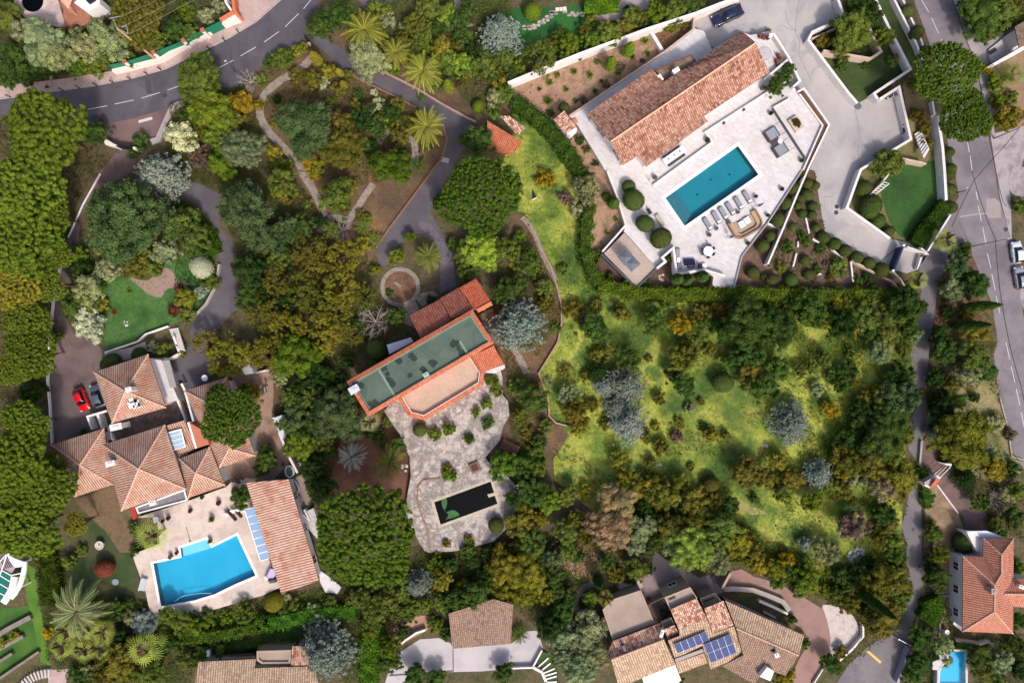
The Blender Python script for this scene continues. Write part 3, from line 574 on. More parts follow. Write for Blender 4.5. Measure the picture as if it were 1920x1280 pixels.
# right-hand round plunge pool cover and stair block
# ---- B left villa
B=bld('hipped_villa','9:1000,900','large left villa of several hipped terracotta tile roofs around a dark courtyard')
hip(B,'9:705,230 1110,95 1245,495 840,612','9:940,372',4.2,6.6,T_HIP)
walls(B,'9:705,230 1110,95 1245,495 840,612',4.2,0,.5,win=3.6)
hip(B,'9:385,775 780,650 850,1072 565,1165','9:600,925',3.4,5.2,T_HIP); walls(B,'9:385,775 780,650 850,1072 565,1165',3.4,0,.5,win=3.6)
hip(B,'9:770,775 1235,625 1395,1105 910,1268','9:1040,955',4.6,7.6,T_HIP,name='roof'); walls(B,'9:770,775 1235,625 1395,1105 910,1268',4.6,0,.5,win=4)
hip(B,'9:1345,878 1572,790 1690,1078 1412,1172','9:1468,985',4.0,5.7,T_HIP); walls(B,'9:1345,878 1572,790 1690,1078 1412,1172',4.0,0,.5,win=4)
hip(B,'9:1385,370 1700,268 1915,855 1640,950','9:1552,455 1720,800',3.5,5.0,T_HIP); walls(B,'9:1385,370 1700,268 1915,855 1640,950',3.5,0,.5,win=4)
roof(B,'roof',[rp('9:1240,632',3.9)+rp('9:1385,590',3.9)+rp('9:1475,800',3.3)+rp('9:1335,870',3.3)],T_HIP)
walls(B,'9:1240,632 1385,590 1475,800 1335,870',3.25,0,.3,win=0)
SK=flat('skylight_glass','9fb6c4',.1,spec=.8)
slab(B,'skylight','9:1252,682 1360,652 1396,790 1290,820',4.05,.12,SK,FRAME,.06,.14)
mb=MB()
for a,b in (('9:1262,712','9:1368,682'),('9:1272,748','9:1378,718'),('9:1280,782','9:1386,752')):
    mb.strip([G(*pp(a)[0],4.1),G(*pp(b)[0],4.1)],.09,4.06,4.12)
mb.build('glazing_bar',FRAME,B)
slab(B,'terracotta_block','9:1415,605 1530,672 1570,770 1475,800',4.6,1.4,mat('terracotta_render',['a8654c','b0705a'],.6,fvar=.1,bump=.1),None)
mb=MB(); mb.strip(W('9:1412,605 1472,800',4.7),.28,3.2,4.75); mb.build('parapet',FRAME,B)
slab(B,'courtyard','9:850,600 1330,430 1395,595 1238,625 820,752',.9,.85,mat('dark_patina_paving',['5a4c48','6c5c58','4c403e','7c6c64'],.6,fvar=.25,bump=.4))
mb=MB(); mb.strip(W('9:1245,460 1330,422 1400,595',1.5),.35,0,1.55); mb.build('parapet',mat('pink_cap',['b79a8c'],bump=0),B)
slab(B,'side_terrace','9:1130,130 1210,140 1340,440 1240,462',2.4,2.3,TERR)
slab(B,'garage_door_canopy','9:1215,142 1270,140 1325,345 1275,345',2.75,.2,mat('grey_metal',['8e8a8a'],bump=0))
mb=MB(); mb.strip(W('9:1360,315 1385,365 1450,600',1.6),.3,0,1.6); mb.strip(W('9:1330,440 1395,600',1.6),.25,0,1.62); mb.build('parapet',FRAME,B)
slab(B,'planter_bed','9:1325,330 1365,320 1445,590 1410,600',.8,.75,DSOIL)
GF=mat('grey_flat_roof',['6e6a70','7a767c'],.6,fvar=.12,bump=.1,stain=('5c585e',.7,.5))
slab(B,'flat_roof','9:1020,1240 1388,1105 1412,1190 1040,1290',3.2,.3,GF,FRAME,.2,.2); walls(B,'9:1020,1240 1388,1105 1412,1190 1040,1290',2.85,DZ,.6,win=0)
slab(B,'awning','a:62,262 105,235 128,335 92,352',2.9,.08,mat('red_canvas',['a8322c'],bump=0))
chim(B,'9:965,360',5.8,7.2,.75,.55,15); chim(B,'9:828,915',4.6,6.4,1.2,.6,15); chim(B,'9:1145,1210',3.2,3.9,.9,.6,15)
for q,w_,h_ in (('9:985,440',.5,.5),('9:1000,470',1.3,.8),('9:1025,480',.9,.5),('9:1030,462',.5,.9)): chim(B,q,4.8,5.9,w_,h_,20,name='roof_vent')
chim(B,'9:870,640',2.0,4.3,1.6,.8,12)
# low walls in front of the court
mb=MB(); mb.strip(W('9:800,520 655,562 690,660',1.4),.28,0,1.45); mb.strip(W('9:730,545 765,650',1.4),.35,0,1.42); mb.strip(W('9:810,640 850,740',1.4),.35,0,1.44); mb.build('court_wall',FRAME,B)
# ---- C pool house lean-to
C=bld('pool_house','0:530,1000','narrow pool house with striped red and cream tile roof, right of blue pool','pool house')
roof(C,'roof',[[(*p,z) for p,z in zip(pp('a:1098,22 1475,-8 1745,890 1408,1005'),(3.6,4.7,4.7,3.6))]],T_LEAN)
walls(C,'a:1098,22 1475,-8 1745,890 1408,1005',3.5,DZ-.2,.4,win=4,wh=1.8,wz=.3)
gp=empty('glass_pergola',G(*pp('a:1180,480')[0],DZ),'white framed glass pergola along the left side of the striped pool house','pergola')
mb=MB()
Pg=pp('a:1085,262 1175,238 1308,692 1226,718')
def lerp2(a,b,t): return (a[0]+(b[0]-a[0])*t,a[1]+(b[1]-a[1])*t)
zg=3.3
for t in [k/7 for k in range(8)]:
    mb.strip([G(*lerp2(Pg[0],Pg[3],t),zg),G(*lerp2(Pg[1],Pg[2],t),zg)],.1,zg-.05,zg+.06)
mb.strip([G(*Pg[0],zg),G(*Pg[3],zg)],.12,zg-.08,zg+.08)
mb.build('rafter',FRAME,gp)
mb=MB()
for t in (.02,.5,.98): p=G(*lerp2(Pg[0],Pg[3],t),zg); mb.box((p.x,p.y,DZ),.12,.12,zg-DZ,.3)
mb.build('post',FRAME,gp)
for k in range(7):
    a=(k+.12)/7; b=(k+.88)/7
    mb=MB(); mb.prism([Vector((p.x,p.y,0)) for p in (G(*lerp2(Pg[0],Pg[3],a),zg),G(*lerp2(Pg[1],Pg[2],a),zg),G(*lerp2(Pg[1],Pg[2],b),zg),G(*lerp2(Pg[0],Pg[3],b),zg))],zg-.01,zg+.02,bottom=True)
    mb.build('glass_pane',flat('blue_glass','7f9fc0',.15,spec=.7),gp)
# ---- D green flat roof house
D=bld('flat_roof_house','0:790,690','terracotta edged house with a mossy green flat roof and half octagonal terrace')
PZ=6.2
GR=mat('green_membrane',['47574c','4f5f54','58685c'],.25,fvar=.14,bump=.15,stain=('3c4a42',.3,.5))
out4='0:650,715 0:885,580 0:927,643 0:691,781'
PW=mat('orange_render',['c46a48','cc7652'],.5,fvar=.1,bump=.1)
walls(D,out4,PZ,0,.25,PW,win=3.5,wh=1.5)
P4w=W(out4,PZ); slab(D,'flat_roof',[Vector((p.x,p.y,0)) for p in offset(P4w,.5)],PZ-.1,.3,GR)
# tile coping planes all round
def coping(outer,w,zo,zi,m,name='tile_coping',closed=True):
    O=[Vector((p.x,p.y,0)) for p in outer]; I=offset(O,w); n=len(O); mb=MB()
    for k in range(n if closed else n-1):
        j=(k+1)%n; P=[Vector((O[k].x,O[k].y,zo)),Vector((O[j].x,O[j].y,zo)),Vector((I[j].x,I[j].y,zi)),Vector((I[k].x,I[k].y,zi))]
        d=(P[1]-P[0]).normalized(); s=Vector((-d.y,d.x,0))
        mb.face(P,[(p.dot(d),p.dot(s)) for p in P]); mb.face([Vector((p.x,p.y,p.z-.35)) for p in P[::-1]],[(0,0)]*4)
        mb.face([Vector((O[k].x,O[k].y,zo-.35)),Vector((O[j].x,O[j].y,zo-.35)),P[1],P[0]],[(0,0)]*4)
        mb.face([P[3],P[2],Vector((I[j].x,I[j].y,zi-.35)),Vector((I[k].x,I[k].y,zi-.35))],[(0,0)]*4)
    return mb.build(name,m,D)
T_COP=tile_mat('coping_tiles',['ac5c44','b87054','c48468'],'8c4632',.26,gam=.75)
coping(P4w,.6,PZ+.1,PZ+.3,T_COP)
mb=MB(); mb.strip(offset(P4w,.68),.15,PZ-.09,PZ+.0,True)
mb.strip(W('10:922,215 1042,412',PZ),.3,PZ-.09,PZ-.03); mb.strip(W('10:1528,-5 1585,90',PZ),.3,PZ-.09,PZ-.03); mb.build('roof_joint',mat('sage_upstand',['6f8876'],bump=0),D)
for s in ('10:790,330','10:870,470','10:890,455','10:1165,105','10:1185,125','10:1248,205','10:1155,255','10:960,200','10:985,245','10:1000,290','10:1020,325','10:1070,140','10:1520,50','10:1540,85','10:1490,15','10:1325,160'):
    p=pp(s)[0]; c=G(*p,PZ); rr=random.uniform(.45,.85); ang=random.random()*3
    mb=MB(); mb.prism([Vector((c.x+rr*random.uniform(.6,1.1)*math.cos(t+ang),c.y+rr*random.uniform(.5,1)*math.sin(t+ang),0)) for t in [k*.52 for k in range(12)]],PZ-.094+.0004*(c.x%7),PZ-.094+.0004*(c.x%7)); mb.build('moss_patch',mat('dark_moss',['2e3833','262f2c'],1,fvar=.2,bump=0),D)
chim(D,'10:735,360',PZ-1,PZ+.9,1.3,.9,30,mat('pale_metal',['b8bcc4'],bump=0),'water_tank'); chim(D,'10:1275,250',PZ-.1,PZ+.4,.7,.5,30,mat('sage_hatch',['8fa892'],bump=0),'roof_hatch')
# annexe north with three stepped tile planes
AZ=4.6
def q4(s,z1,z2): # first two points high, last two low
    P=pp(s); return [(*P[0],z1),(*P[1],z1),(*P[2],z2),(*P[3],z2)]
roof(D,'annexe_roof',[q4('6:1235,1255 1465,1120 1382,962 1152,1085',5.3,4.3)],T_DRED)
roof(D,'annexe_roof',[q4('6:1465,1112 1625,1035 1518,878 1380,958',5.6,4.5)],T_DRED)
roof(D,'annexe_roof',[q4('6:1655,1052 1768,992 1652,808 1520,880',5.3,4.4)],T_RED)
walls(D,'6:1235,1255 1768,992 1652,808 1152,1085',4.3,0,.5,PW,win=3.5)
mb=MB(); mb.strip(W('6:1660,1050 1768,992',5.4),.5,4.2,5.45); mb.build('parapet',PW,D)
roof(D,'side_roof',[q4('10:1622,108 1782,30 1862,175 1700,228',4.9,4.2)],T_ORG)
walls(D,'10:1622,108 1782,30 1862,175 1700,228',4.2,DZ,.4,PW,win=0)
slab(D,'side_ledge','10:1700,232 1862,172 1868,200 1790,240',3.2,2.2,TERR)
# half octagonal terrace
OZ=3.6
oct_='10:1030,380 1068,432 1140,560 1265,592 1700,330 1712,228 1635,105 1600,45'
Oc=W(oct_,OZ); slab(D,'terrace_floor',[Vector((p.x,p.y,0)) for p in offset(Oc,.45)],OZ-.5,.3,mat('pink_tile_floor',['b8a292','c4b0a0'],.5,fvar=.08,bump=.05,cells=(.45,'c9b5a8',.03,30)))
walls(D,oct_,OZ-.6,0,.4,PW,win=3.5)
coping(Oc,.62,OZ-.15,OZ+.1,T_COP)
mb=MB(); mb.strip(offset(Oc,.68),.07,OZ-.5,OZ+.12,True); mb.build('white_rail',FRAME,D)
slab(D,'door_canopy','10:980,25 1160,-30 1180,0 1000,95',3.0,.15,flat('pale_sheet','c9ccd4',.4))
slab(D,'side_court','6:1670,1080 1770,1030 1860,1280 10:1790,20',.3,.25,mat('court_floor',['6c584c','80695a'],.6,fvar=.2,bump=.3))
# ---- E bottom villa with solar panels
Eh=bld('solar_villa','0:1330,1200','bottom villa with weathered tile roofs, flat taupe garage and two blue solar arrays')
TAU=mat('taupe_roof',['8d7c6e','97867a','a08f82'],.4,fvar=.06,bump=.1); TR=mat('taupe_render',['9a8678','a5927f'],.5,fvar=.06,bump=.1)
slab(Eh,'flat_roof','b:60,395 200,265 520,160 690,560 180,752',3.2,.25,TAU,TR,.12,.2); walls(Eh,'b:60,395 200,265 520,160 690,560 180,752',3.0,0,.1,TR,win=0)
roof(Eh,'roof',[rp('b:165,1000',5.0)+rp('b:800,757',5.0)+rp('b:937,1060',4.0)+rp('b:262,1330',4.0)],T_BUFF)
roof(Eh,'roof',[rp('b:125,915',4.2)+rp('b:185,775',3.9)+rp('b:752,560',3.9)+rp('b:800,757',5.0)+rp('b:165,1000',5.0)],T_MIX,ridges=[rp('b:165,1000',5)+rp('b:800,757',5)])
walls(Eh,'b:125,915 185,775 752,560 800,757 937,1060 262,1330',3.8,0,.4,TR,win=4)
cn=empty('patio_canopy',G(*pp('b:760,1180')[0],0),'bright white flat canopy against the solar villa lower edge','canopy')
slab(cn,'canopy_cloth','b:540,1215 935,1060 1005,1245 900,1330 570,1330',2.9,.08,flat('white_canvas','f4f2f0',.7))
mb=MB(); 
for s in ('b:560,1225','b:925,1075','b:990,1240','b:600,1320'): p=G(*pp(s)[0],2.8); mb.box((p.x,p.y,0),.1,.1,2.82)
mb.build('post',FRAME,cn)
roof(Eh,'roof',[rp('b:800,635',4.3)+rp('b:925,583',4.3)+rp('b:985,692',3.9)+rp('b:850,757',3.9)],T_MIX); walls(Eh,'b:800,635 925,583 985,692 850,757',3.8,0,.3,TR,win=0)
roof(Eh,'roof',[rp('b:875,397',5.6)+rp('b:1190,262',5.6)+rp('b:1312,497',4.9)+rp('b:978,635',4.9)],T_MIX); walls(Eh,'b:875,397 1190,262 1312,497 978,635',4.8,0,.3,TR,win=3)
roof(Eh,'roof',[rp('c:108,535',5.2)+rp('c:300,457',5.2)+rp('c:407,702',4.6)+rp('c:192,782',4.6)],T_MIX); walls(Eh,'c:108,535 300,457 407,702 192,782',4.5,0,.3,TR,win=3)
fz=4.55
sol=rp('b:850,768',4.6)+rp('b:990,712',4.6)+rp('b:978,640',4.75)+rp('b:1312,500',4.75)+rp('c:190,785',4.6)+rp('c:410,712',4.6)+rp('c:503,1005',3.9)+rp('c:175,1140',3.9)+rp('c:92,905',4.4)+rp('b:930,985',4.0)
roof(Eh,'roof',[sol],T_BUFF,.2); walls(Eh,'b:850,768 990,712 978,640 1312,500 c:190,785 410,712 503,1005 175,1140 92,905 b:930,985',3.85,0,.3,TR,win=0)
roof(Eh,'roof',[rp('b:945,1035',3.6)+rp('b:1280,920',3.6)+rp('b:1330,1035',3.2)+rp('b:985,1165',3.2)],T_BUFF); walls(Eh,'b:945,1035 1280,920 1330,1035 985,1165',3.15,0,.3,TR,win=0)
mb=MB(); mb.prism(W('b:930,990 1262,868 1280,905 942,1032',4.2),3.2,4.2); mb.build('parapet',mat('grey_parapet',['a0948c'],bump=0),Eh)
roof(Eh,'roof',[rp('c:318,455',4.1)+rp('c:1108,802',4.1)+rp('c:1055,1002',4.9)+rp('c:870,918',4.95)+rp('c:430,733',5.1)],T_BUFF)
roof(Eh,'roof',[rp('c:430,733',5.1)+rp('c:870,918',4.95)+rp('c:1055,1002',4.9)+rp('c:920,1208',4.0)+rp('c:720,1130',4.0)+rp('c:610,1290',3.8)+rp('c:290,1108',3.8)+rp('c:500,1000',4.4)],T_CARP,ridges=[rp('c:430,733',5.1)+rp('c:1055,1002',4.9)])
walls(Eh,'c:318,455 1108,802 1055,1002 920,1208 720,1130 610,1290 290,1108 430,733',3.7,0,.5,TR,win=4)
slab(Eh,'flat_roof','b:800,245 1110,120 1197,255 865,385',4.9,.25,TAU,TR,.2,.2); walls(Eh,'b:800,245 1110,120 1197,255 865,385',4.7,0,.1,TR,win=3)
mb=MB(); mb.prism(W('b:855,275 935,240 945,258 865,292',5.0),4.91,5.05); mb.build('roof_vent',flat('dark_vent','3a3230'),Eh)
slab(Eh,'flat_roof','c:60,430 210,370 282,455 100,522',3.6,.25,TAU,TR,.2,.2); walls(Eh,'c:60,430 210,370 282,455 100,522',3.4,0,.1,TR,win=0)
mb=MB(); mb.prism(W('c:80,470 205,418 215,432 90,485',3.7),3.61,3.64); mb.build('roof_vent',flat('dark_vent','3a3230'),Eh)
slab(Eh,'service_yard','b:610,345 780,272 870,400 765,545 670,480',.4,.35,mat('dark_yard',['6b5650','745f58'],.6,fvar=.15,bump=.2))
slab(Eh,'flat_roof','b:760,540 885,490 932,582 790,635',3.3,.25,TAU,TR,.1,.15)
slab(Eh,'dormer','c:665,1215 740,1120 808,1165 770,1258',4.9,1.4,FRAME)
chim(Eh,'c:835,1000',4.3,5.6,.5,.5,25); chim(Eh,'b:775,685',3.8,4.9,.35,1.0,-20)
mb=MB(); mb.prism(W('c:750,905 790,910 830,970 815,995 780,960',5.0),4.6,4.98); mb.build('skylight',PANE,Eh)
mb=MB(); mb.prism(W('b:295,845 325,830 355,895 325,915',4.9),4.2,4.75); mb.build('skylight',PANE,Eh)
for q,o_ in enumerate(('b:770,320','b:790,450','b:850,470','b:810,300')): chim(Eh,o_,.4,1.2,.6,.7,20,flat('dark_machine','3c4050'),'air_conditioner',False)
SOLM=flat('solar_cell','35406e',.55,spec=.15,fvar=.15)
def array(corners,nx,ny,zt,zb,label):
    c=[(*p,0) for p in pp(corners)]; cen=pp(corners); g=G(sum(p[0] for p in cen)/4,sum(p[1] for p in cen)/4,zb)
    o=empty('solar_array',(g.x,g.y,zb),label,'solar panels')
    Q=[G(cen[0][0],cen[0][1],zt),G(cen[1][0],cen[1][1],zt),G(cen[2][0],cen[2][1],zb+.1),G(cen[3][0],cen[3][1],zb+.1)]
    bl=lambda u,v:(Q[0].lerp(Q[1],u)).lerp(Q[3].lerp(Q[2],u),v)
    for i in range(nx):
        for j in range(ny):
            e=.025; u0,u1,v0,v1=(i+e)/nx,(i+1-e)/nx,(j+e)/ny,(j+1-e)/ny
            mb=MB(); P=[bl(u0,v0),bl(u1,v0),bl(u1,v1),bl(u0,v1)]
            if (P[1]-P[0]).cross(P[2]-P[0]).z<0: P=P[::-1]
            mb.face(P)
            for k in range(4): a,b=P[k],P[(k+1)%4]; mb.face([(a.x,a.y,a.z-.05),(b.x,b.y,b.z-.05),tuple(b),tuple(a)])
            mb.build('solar_panel',SOLM,o)
    mb=MB(); P=[Vector((p.x,p.y,p.z-.03)) for p in Q]
    if (P[1]-P[0]).cross(P[2]-P[0]).z<0: P=P[::-1]
    mb.face(P); mb.build('panel_frame',flat('pale_rail','b9bccb',.4),o)
array('b:915,820 1300,658 1352,775 960,925',5,1,5.0,4.6,'single row solar panels on the tile roof, left of the other array')
array('c:105,895 370,790 435,975 175,1080',4,2,4.95,4.45,'two row block of eight blue solar panels on the bottom villa tile roof')
# ---- F carport
Fh=bld('carport','0:900,1170','carport with a plain brown tile roof above a pale concrete yard','carport')
roof(Fh,'roof',[rp('14:1445,758',3.1)+rp('14:1780,650',3.1)+rp('15:10,690',3.1)+rp('15:-10,985',2.6)+rp('14:1475,1022',2.6)],T_CARP)
mb=MB(); 
for s in ('14:1490,1000','14:1700,985','14:1890,965','14:1470,770','14:1880,720'): p=G(*pp(s)[0],2.5); mb.box((p.x,p.y,0),.25,.25,2.5)
mb.build('post',TR,Fh)
mb=MB(); mb.strip(W('14:1462,790 1480,960',2.4),.2,0,2.4); mb.build('wall',TR,Fh)
# ---- G bottom-left roofs
Gh=bld('cottage','0:450,1260','cottage with a buff and pink tile roof at the bottom edge, left of centre')
roof(Gh,'roof',[rp('m:92,592',3.4)+rp('m:882,552',3.4)+rp('m:865,678',3.7)+rp('m:1300,665',3.7)+rp('m:1700,650',3.7)+rp('m:1800,1150',4.8)+rp('m:-20,1200',4.8)],T_BUFF)
walls(Gh,'m:92,592 1500,620 1700,1150 0,1150',3.4,0,.4,TR,win=4)
roof(Gh,'roof',[rp('m:1388,375',3.5)+rp('m:1850,362',3.5)+rp('m:1850,640',4.0)+rp('m:1370,640',4.0)],T_MIX)
walls(Gh,'m:1388,375 1850,362 1850,640 1370,640',3.3,0,.4,TR,win=0)
slab(Gh,'flat_roof','m:905,430 1385,415 1370,610 980,612 905,560',3.0,.25,TAU,TR,.25,.3)
slab(Gh,'ledge','m:400,545 870,520 870,555 390,580',2.4,.3,TR); slab(Gh,'ledge','m:420,500 850,475 850,500 410,520',2.0,.2,mat('brown_ledge',['5c443c'],bump=0))
walls(Gh,'m:905,430 1385,415 1370,610 980,612 905,560',2.7,0,.1,TR,win=0)
# ---- H right-hand house
Hh=bld('tiled_house','16:1650,550','right edge house with a salmon tile roof and white side wall, above the small pool')
h=3.6; hr=5.6
roof(Hh,'roof',[rp('16:1462,328',h)+rp('16:1700,545',hr)+rp('16:1698,745',hr)+rp('16:1460,892',h),
 rp('16:1460,892',h)+rp('16:1698,745',hr)+rp('16:1838,910',h),
 rp('16:1838,910',h)+rp('16:1698,745',hr)+rp('16:1700,545',hr)+rp('16:1752,458',5.2)+rp('16:1752,318',5.2)+rp('16:1843,196',h),
 rp('16:1462,328',h)+rp('16:1612,332',h)+rp('16:1752,458',5.2)+rp('16:1700,545',hr),
 rp('16:1612,332',h)+rp('16:1616,194',h)+rp('16:1752,318',5.2)+rp('16:1752,458',5.2),
 rp('16:1616,194',h)+rp('16:1843,196',h)+rp('16:1752,318',5.2)],T_PINK,
 ridges=[rp('16:1462,328',h)+rp('16:1700,545',hr),rp('16:1698,745',hr)+rp('16:1460,892',h),rp('16:1698,745',hr)+rp('16:1838,910',h),rp('16:1700,545',hr)+rp('16:1698,745',hr),rp('16:1616,194',h)+rp('16:1752,318',5.2),rp('16:1752,318',5.2)+rp('16:1752,458',5.2),rp('16:1752,318',5.2)+rp('16:1843,196',h),rp('16:1700,545',hr)+rp('16:1752,458',5.2)],rr=.1)
walls(Hh,'16:1462,328 1612,332 1616,194 1843,196 1838,910 1460,892',h,0,.35,win=3.2)
roof(Hh,'side_roof',[rp('16:1770,612',4.6)+rp('16:1835,492',h)+rp('16:2010,500',h)+rp('16:2010,615',4.6),rp('16:1770,612',4.6)+rp('16:2010,615',4.6)+rp('16:2010,712',h-.1)+rp('16:1835,708',h-.1)],T_PINK,ridges=[rp('16:1770,612',4.6)+rp('16:2010,615',4.6)])
walls(Hh,'16:1835,492 2010,492 2010,712 1835,708',h-.3,0,.3,win=0)
chim(Hh,'16:1697,592',4.8,6.3,.7,.7,0,mat('grey_chimney',['9a8a84'],bump=0)); chim(Hh,'16:1905,560',3.8,4.6,.8,.4,-20)
slab(Hh,'porch_roof','16:1480,142 1640,138 1790,194 1616,196',2.9,.2,flat('pale_sheet2','c6cad2',.4)); walls(Hh,'16:1480,142 1790,194 1616,320 1560,300',2.7,0,.2,win=0)
slab(Hh,'side_path','16:1392,305 1465,320 1465,900 1392,840',.5,.45,mat('white_side',['c4c2c8'],fvar=.05,bump=0))
# ---- L hut with orange roof, small white hut, K and J
Lh=bld('garden_hut','0:945,255','small garden hut with a bright orange red roof beside the lane bend','hut')
roof(Lh,'roof',[rp('2:1735,905',3.0)+rp('3:75,1065',3.0)+rp('3:5,1155',2.4)+rp('2:1735,1110',2.4)],T_ORG); walls(Lh,'2:1735,905 3:75,1065 5,1155 2:1735,1110',2.3,0,.4,PW,win=0)
roof(Lh,'roof',[rp('2:1830,870',2.9)+rp('2:1900,870',2.9)+rp('3:100,960',2.6)+rp('3:45,1020',2.6)],T_MIX)
Lw=bld('white_hut','0:1058,230','small white hut with a speckled pink tile roof by the villa hedge','hut')
roof(Lw,'roof',[rp('3:310,895',2.4)+rp('3:390,830',2.8)+rp('3:480,950',2.8)+rp('3:400,1005',2.4)],T_MIX); walls(Lw,'3:310,895 390,830 480,950 400,1005',2.3,0,.3,win=0)
slab(Lw,'side_ledge','3:410,1000 480,955 488,975 440,1015',1.9,1.8,FRAME); slab(Lw,'step','3:450,900 480,885 495,915 470,925',TZ+.3,.4,mat('terracotta_step',['b5785c'],bump=0))
Kh=bld('corner_house','0:1910,70','house corner with weathered brown tiles at the top right photo edge')
roof(Kh,'roof',[rp('4:1852,200',3.2)+rp('4:2100,60',3.2)+rp('4:2100,230',3.8)+rp('4:1885,358',3.8)],T_CARP); walls(Kh,'4:1852,200 2100,60 2100,230 1885,358',3.1,0,.4,win=0)
slab(Kh,'forecourt','4:1655,375 1850,215 1880,355 1690,485 1660,440',.3,.25,CONC2)
mb=MB(); mb.prism(W('4:1685,478 1915,345 1930,370 1800,440 1700,490',2.2),0,2.2); mb.build('wall',WHITE,Kh)
Jh=bld('white_annexe','h:1330,60','white flat roofed annexe on a terracotta patio at the top left edge')
slab(Jh,'flat_roof','h:1110,45 1190,-30 1490,-30 1500,65 1310,192',3.2,3.0,mat('white_flat_roof',['d8d2cf','cfc9c6'],.5,fvar=.04,bump=.05))
mb=MB(); mb.prism(W('h:1295,18 1350,-20 1430,-20 1440,10 1350,70',3.3),3.2,3.4); mb.build('skylight',PANE,Jh)
sl=empty('slatted_pergola',G(*pp('h:1000,50')[0],.6),'pale timber slat pergola over the terracotta patio at the top left edge','pergola')
mb=MB()
for k in range(7):
    t=k/6; mb.strip([G(*lerp2(*pp('h:935,-20 1075,-20'),t),2.8),G(*lerp2(*pp('h:920,20 1020,125'),t),2.8)],.16,2.7,2.85)
mb.build('slat',mat('pale_timber',['cfa58c'],bump=0),sl); mb=MB()
for s in ('h:925,15','h:1010,118'): p=G(*pp(s)[0],2.7); mb.box((p.x,p.y,.6),.14,.14,2.1)
mb.build('post',mat('pale_timber',['cfa58c']),sl)
# ---- I curved white pergola, left edge
Ih=empty('curved_pergola',G(*pp('j:60,400')[0],0),'curved white pergola with dark green panels and pale slats at the left edge','pergola')
iz=3.0
mb=MB(); mb.strip(smooth_pts(W('j:25,595 95,480 120,370',iz)),.9,iz-.3,iz); mb.strip(smooth_pts(W('j:90,555 160,450 200,320 205,240',iz)),.6,iz-.3,iz+.004)
mb.prism(W('j:60,175 75,165 110,205 200,240 175,285 130,290 80,230',iz),iz-.3,iz-.004)
for s in ('j:-20,260 60,170','j:0,350 60,170','j:100,355 180,340'): mb.strip(W(s,iz),.14,iz-.1,iz+.01)
for s in ('j:-20,420 70,470','j:-20,345 85,410','j:-20,500 40,530','j:10,310 100,360'): mb.strip(W(s,iz),.13,iz-.1,iz+.02)
mb.build('frame',FRAME,Ih)
for s in ('j:12,318 98,362 84,402 2,352','j:-20,352 0,360 76,412 66,462 -20,422','j:-20,430 60,474 38,524 -20,494','j:-20,505 34,534 22,575 -20,575'):
    mb=MB(); mb.prism(W(s,iz-.05),iz-.1,iz-.05,bottom=True); mb.build('green_panel',mat('green_panel',['14665c'],bump=0,fvar=.05),Ih)
mb=MB(); mb.prism(W('j:-20,155 60,175 130,290 95,345 10,305 -20,280',iz-.2),iz-.3,iz-.2,bottom=True); mb.build('canvas_panel',mat('mauve_canvas',['9c8f94'],bump=0),Ih)
mb=MB()
for k in range(5):
    t=k/5; mb.strip(W('j:%d,%d %d,%d'%(-20+t*75,180+t*-5,30+t*85,305-t*20),iz),.1,iz-.2,iz-.1)
mb.build('slat',mat('grey_slat',['5c545c'],bump=0),Ih); mb=MB()
for s in ('j:30,580','j:110,400','j:100,220','j:195,250','j:150,470'): p=G(*pp(s)[0],iz-.3); mb.box((p.x,p.y,0),.2,.2,iz-.3)
mb.build('post',FRAME,Ih)
# ================= WALLS, FENCES, EDGINGS ==============================================
def wall(s,w_,h_,label,m=None,name='garden_wall',cat='wall',z0=0,cap=None):
    P=W(s,h_); mb=MB(); mb.strip(P,w_,z0,h_); o=mb.build(name,m or WHITE); tag(o,label,cat)
    if cap:
        mb=MB(); 
        mb.strip(P,w_+.1,h_,h_+.08); c=mb.build('wall_coping',cap,o)
    return o
WC=mat('wall_coping',['dcd4d0'],fvar=.05,bump=0); BUF=mat('buff_wall',['b09a8c','bfa99a'],.6,fvar=.12,bump=.2); DG=flat('grey_edging','8a8a90')
wall('3:-30,625 200,530 500,410 1030,215 1370,105 1720,-30',.32,2.2,'long tall grey white wall above the sandy bed, up to the navy car',cap=WC)
wall('3:430,872 1150,385 1362,222 1370,120',.3,1.5,'low pale wall between sandy bed and white villa north path',BUF,z0=.0)
wall('3:1045,240 1130,380',.5,.9,'short white wall across the bed left of the villa entrance')
wall('4:520,-20 574,132 335,240 305,300 600,692 672,775',.38,1.4,'white retaining wall around the triangular lawn, left side')
wall('4:330,292 640,152',.25,.9,'thin cream wall inside the triangular garden top',BUF)
wall('4:415,380 770,440 850,388 790,270 725,115',.35,1.6,'zigzag cream wall in the middle of the triangular garden',BUF)
wall('4:800,-20 900,190 1070,520 797,702 830,752',.38,1.5,'white wall along the right side of the triangular lawn')
wall('4:828,752 985,652 1073,1045 697,1272 8:593,278 915,508',.36,1.5,'long angular white wall on the right of the driveway court')
wall('4:940,-20 1120,340 1172,490',.3,1.0,'stepped white wall beside the right road verge',WHITE)
for s,l in (('4:1005,-20 1032,40','short white kerb wall by the right road, topmost of four'),('4:1072,132 1100,192','short white kerb wall by the right road, second of four'),('4:1140,270 1166,350','short white kerb wall by the right road, third of four'),('4:1235,760 1250,860','short white kerb wall beside round green pines, lowest of four')):
    wall(s,.28,.8,l,name='kerb_wall')
wall('4:10,262 45,256 158,432',.32,TZ+1,'white wall at the right end of the villa roof',z0=.0)
wall('4:158,432 240,608 190,652',.32,TZ+1,'white wall round the planted corner right of the villa')
wall('4:-5,688 150,610',.25,TZ+.6,'short white wall under the planted villa corner'); wall('4:-20,590 158,440',.3,TZ+.8,'white wall between round cover and planted villa corner')
wall('4:40,806 165,735',.15,TZ+.45,'thin white wall above the rectangular shrub planter')
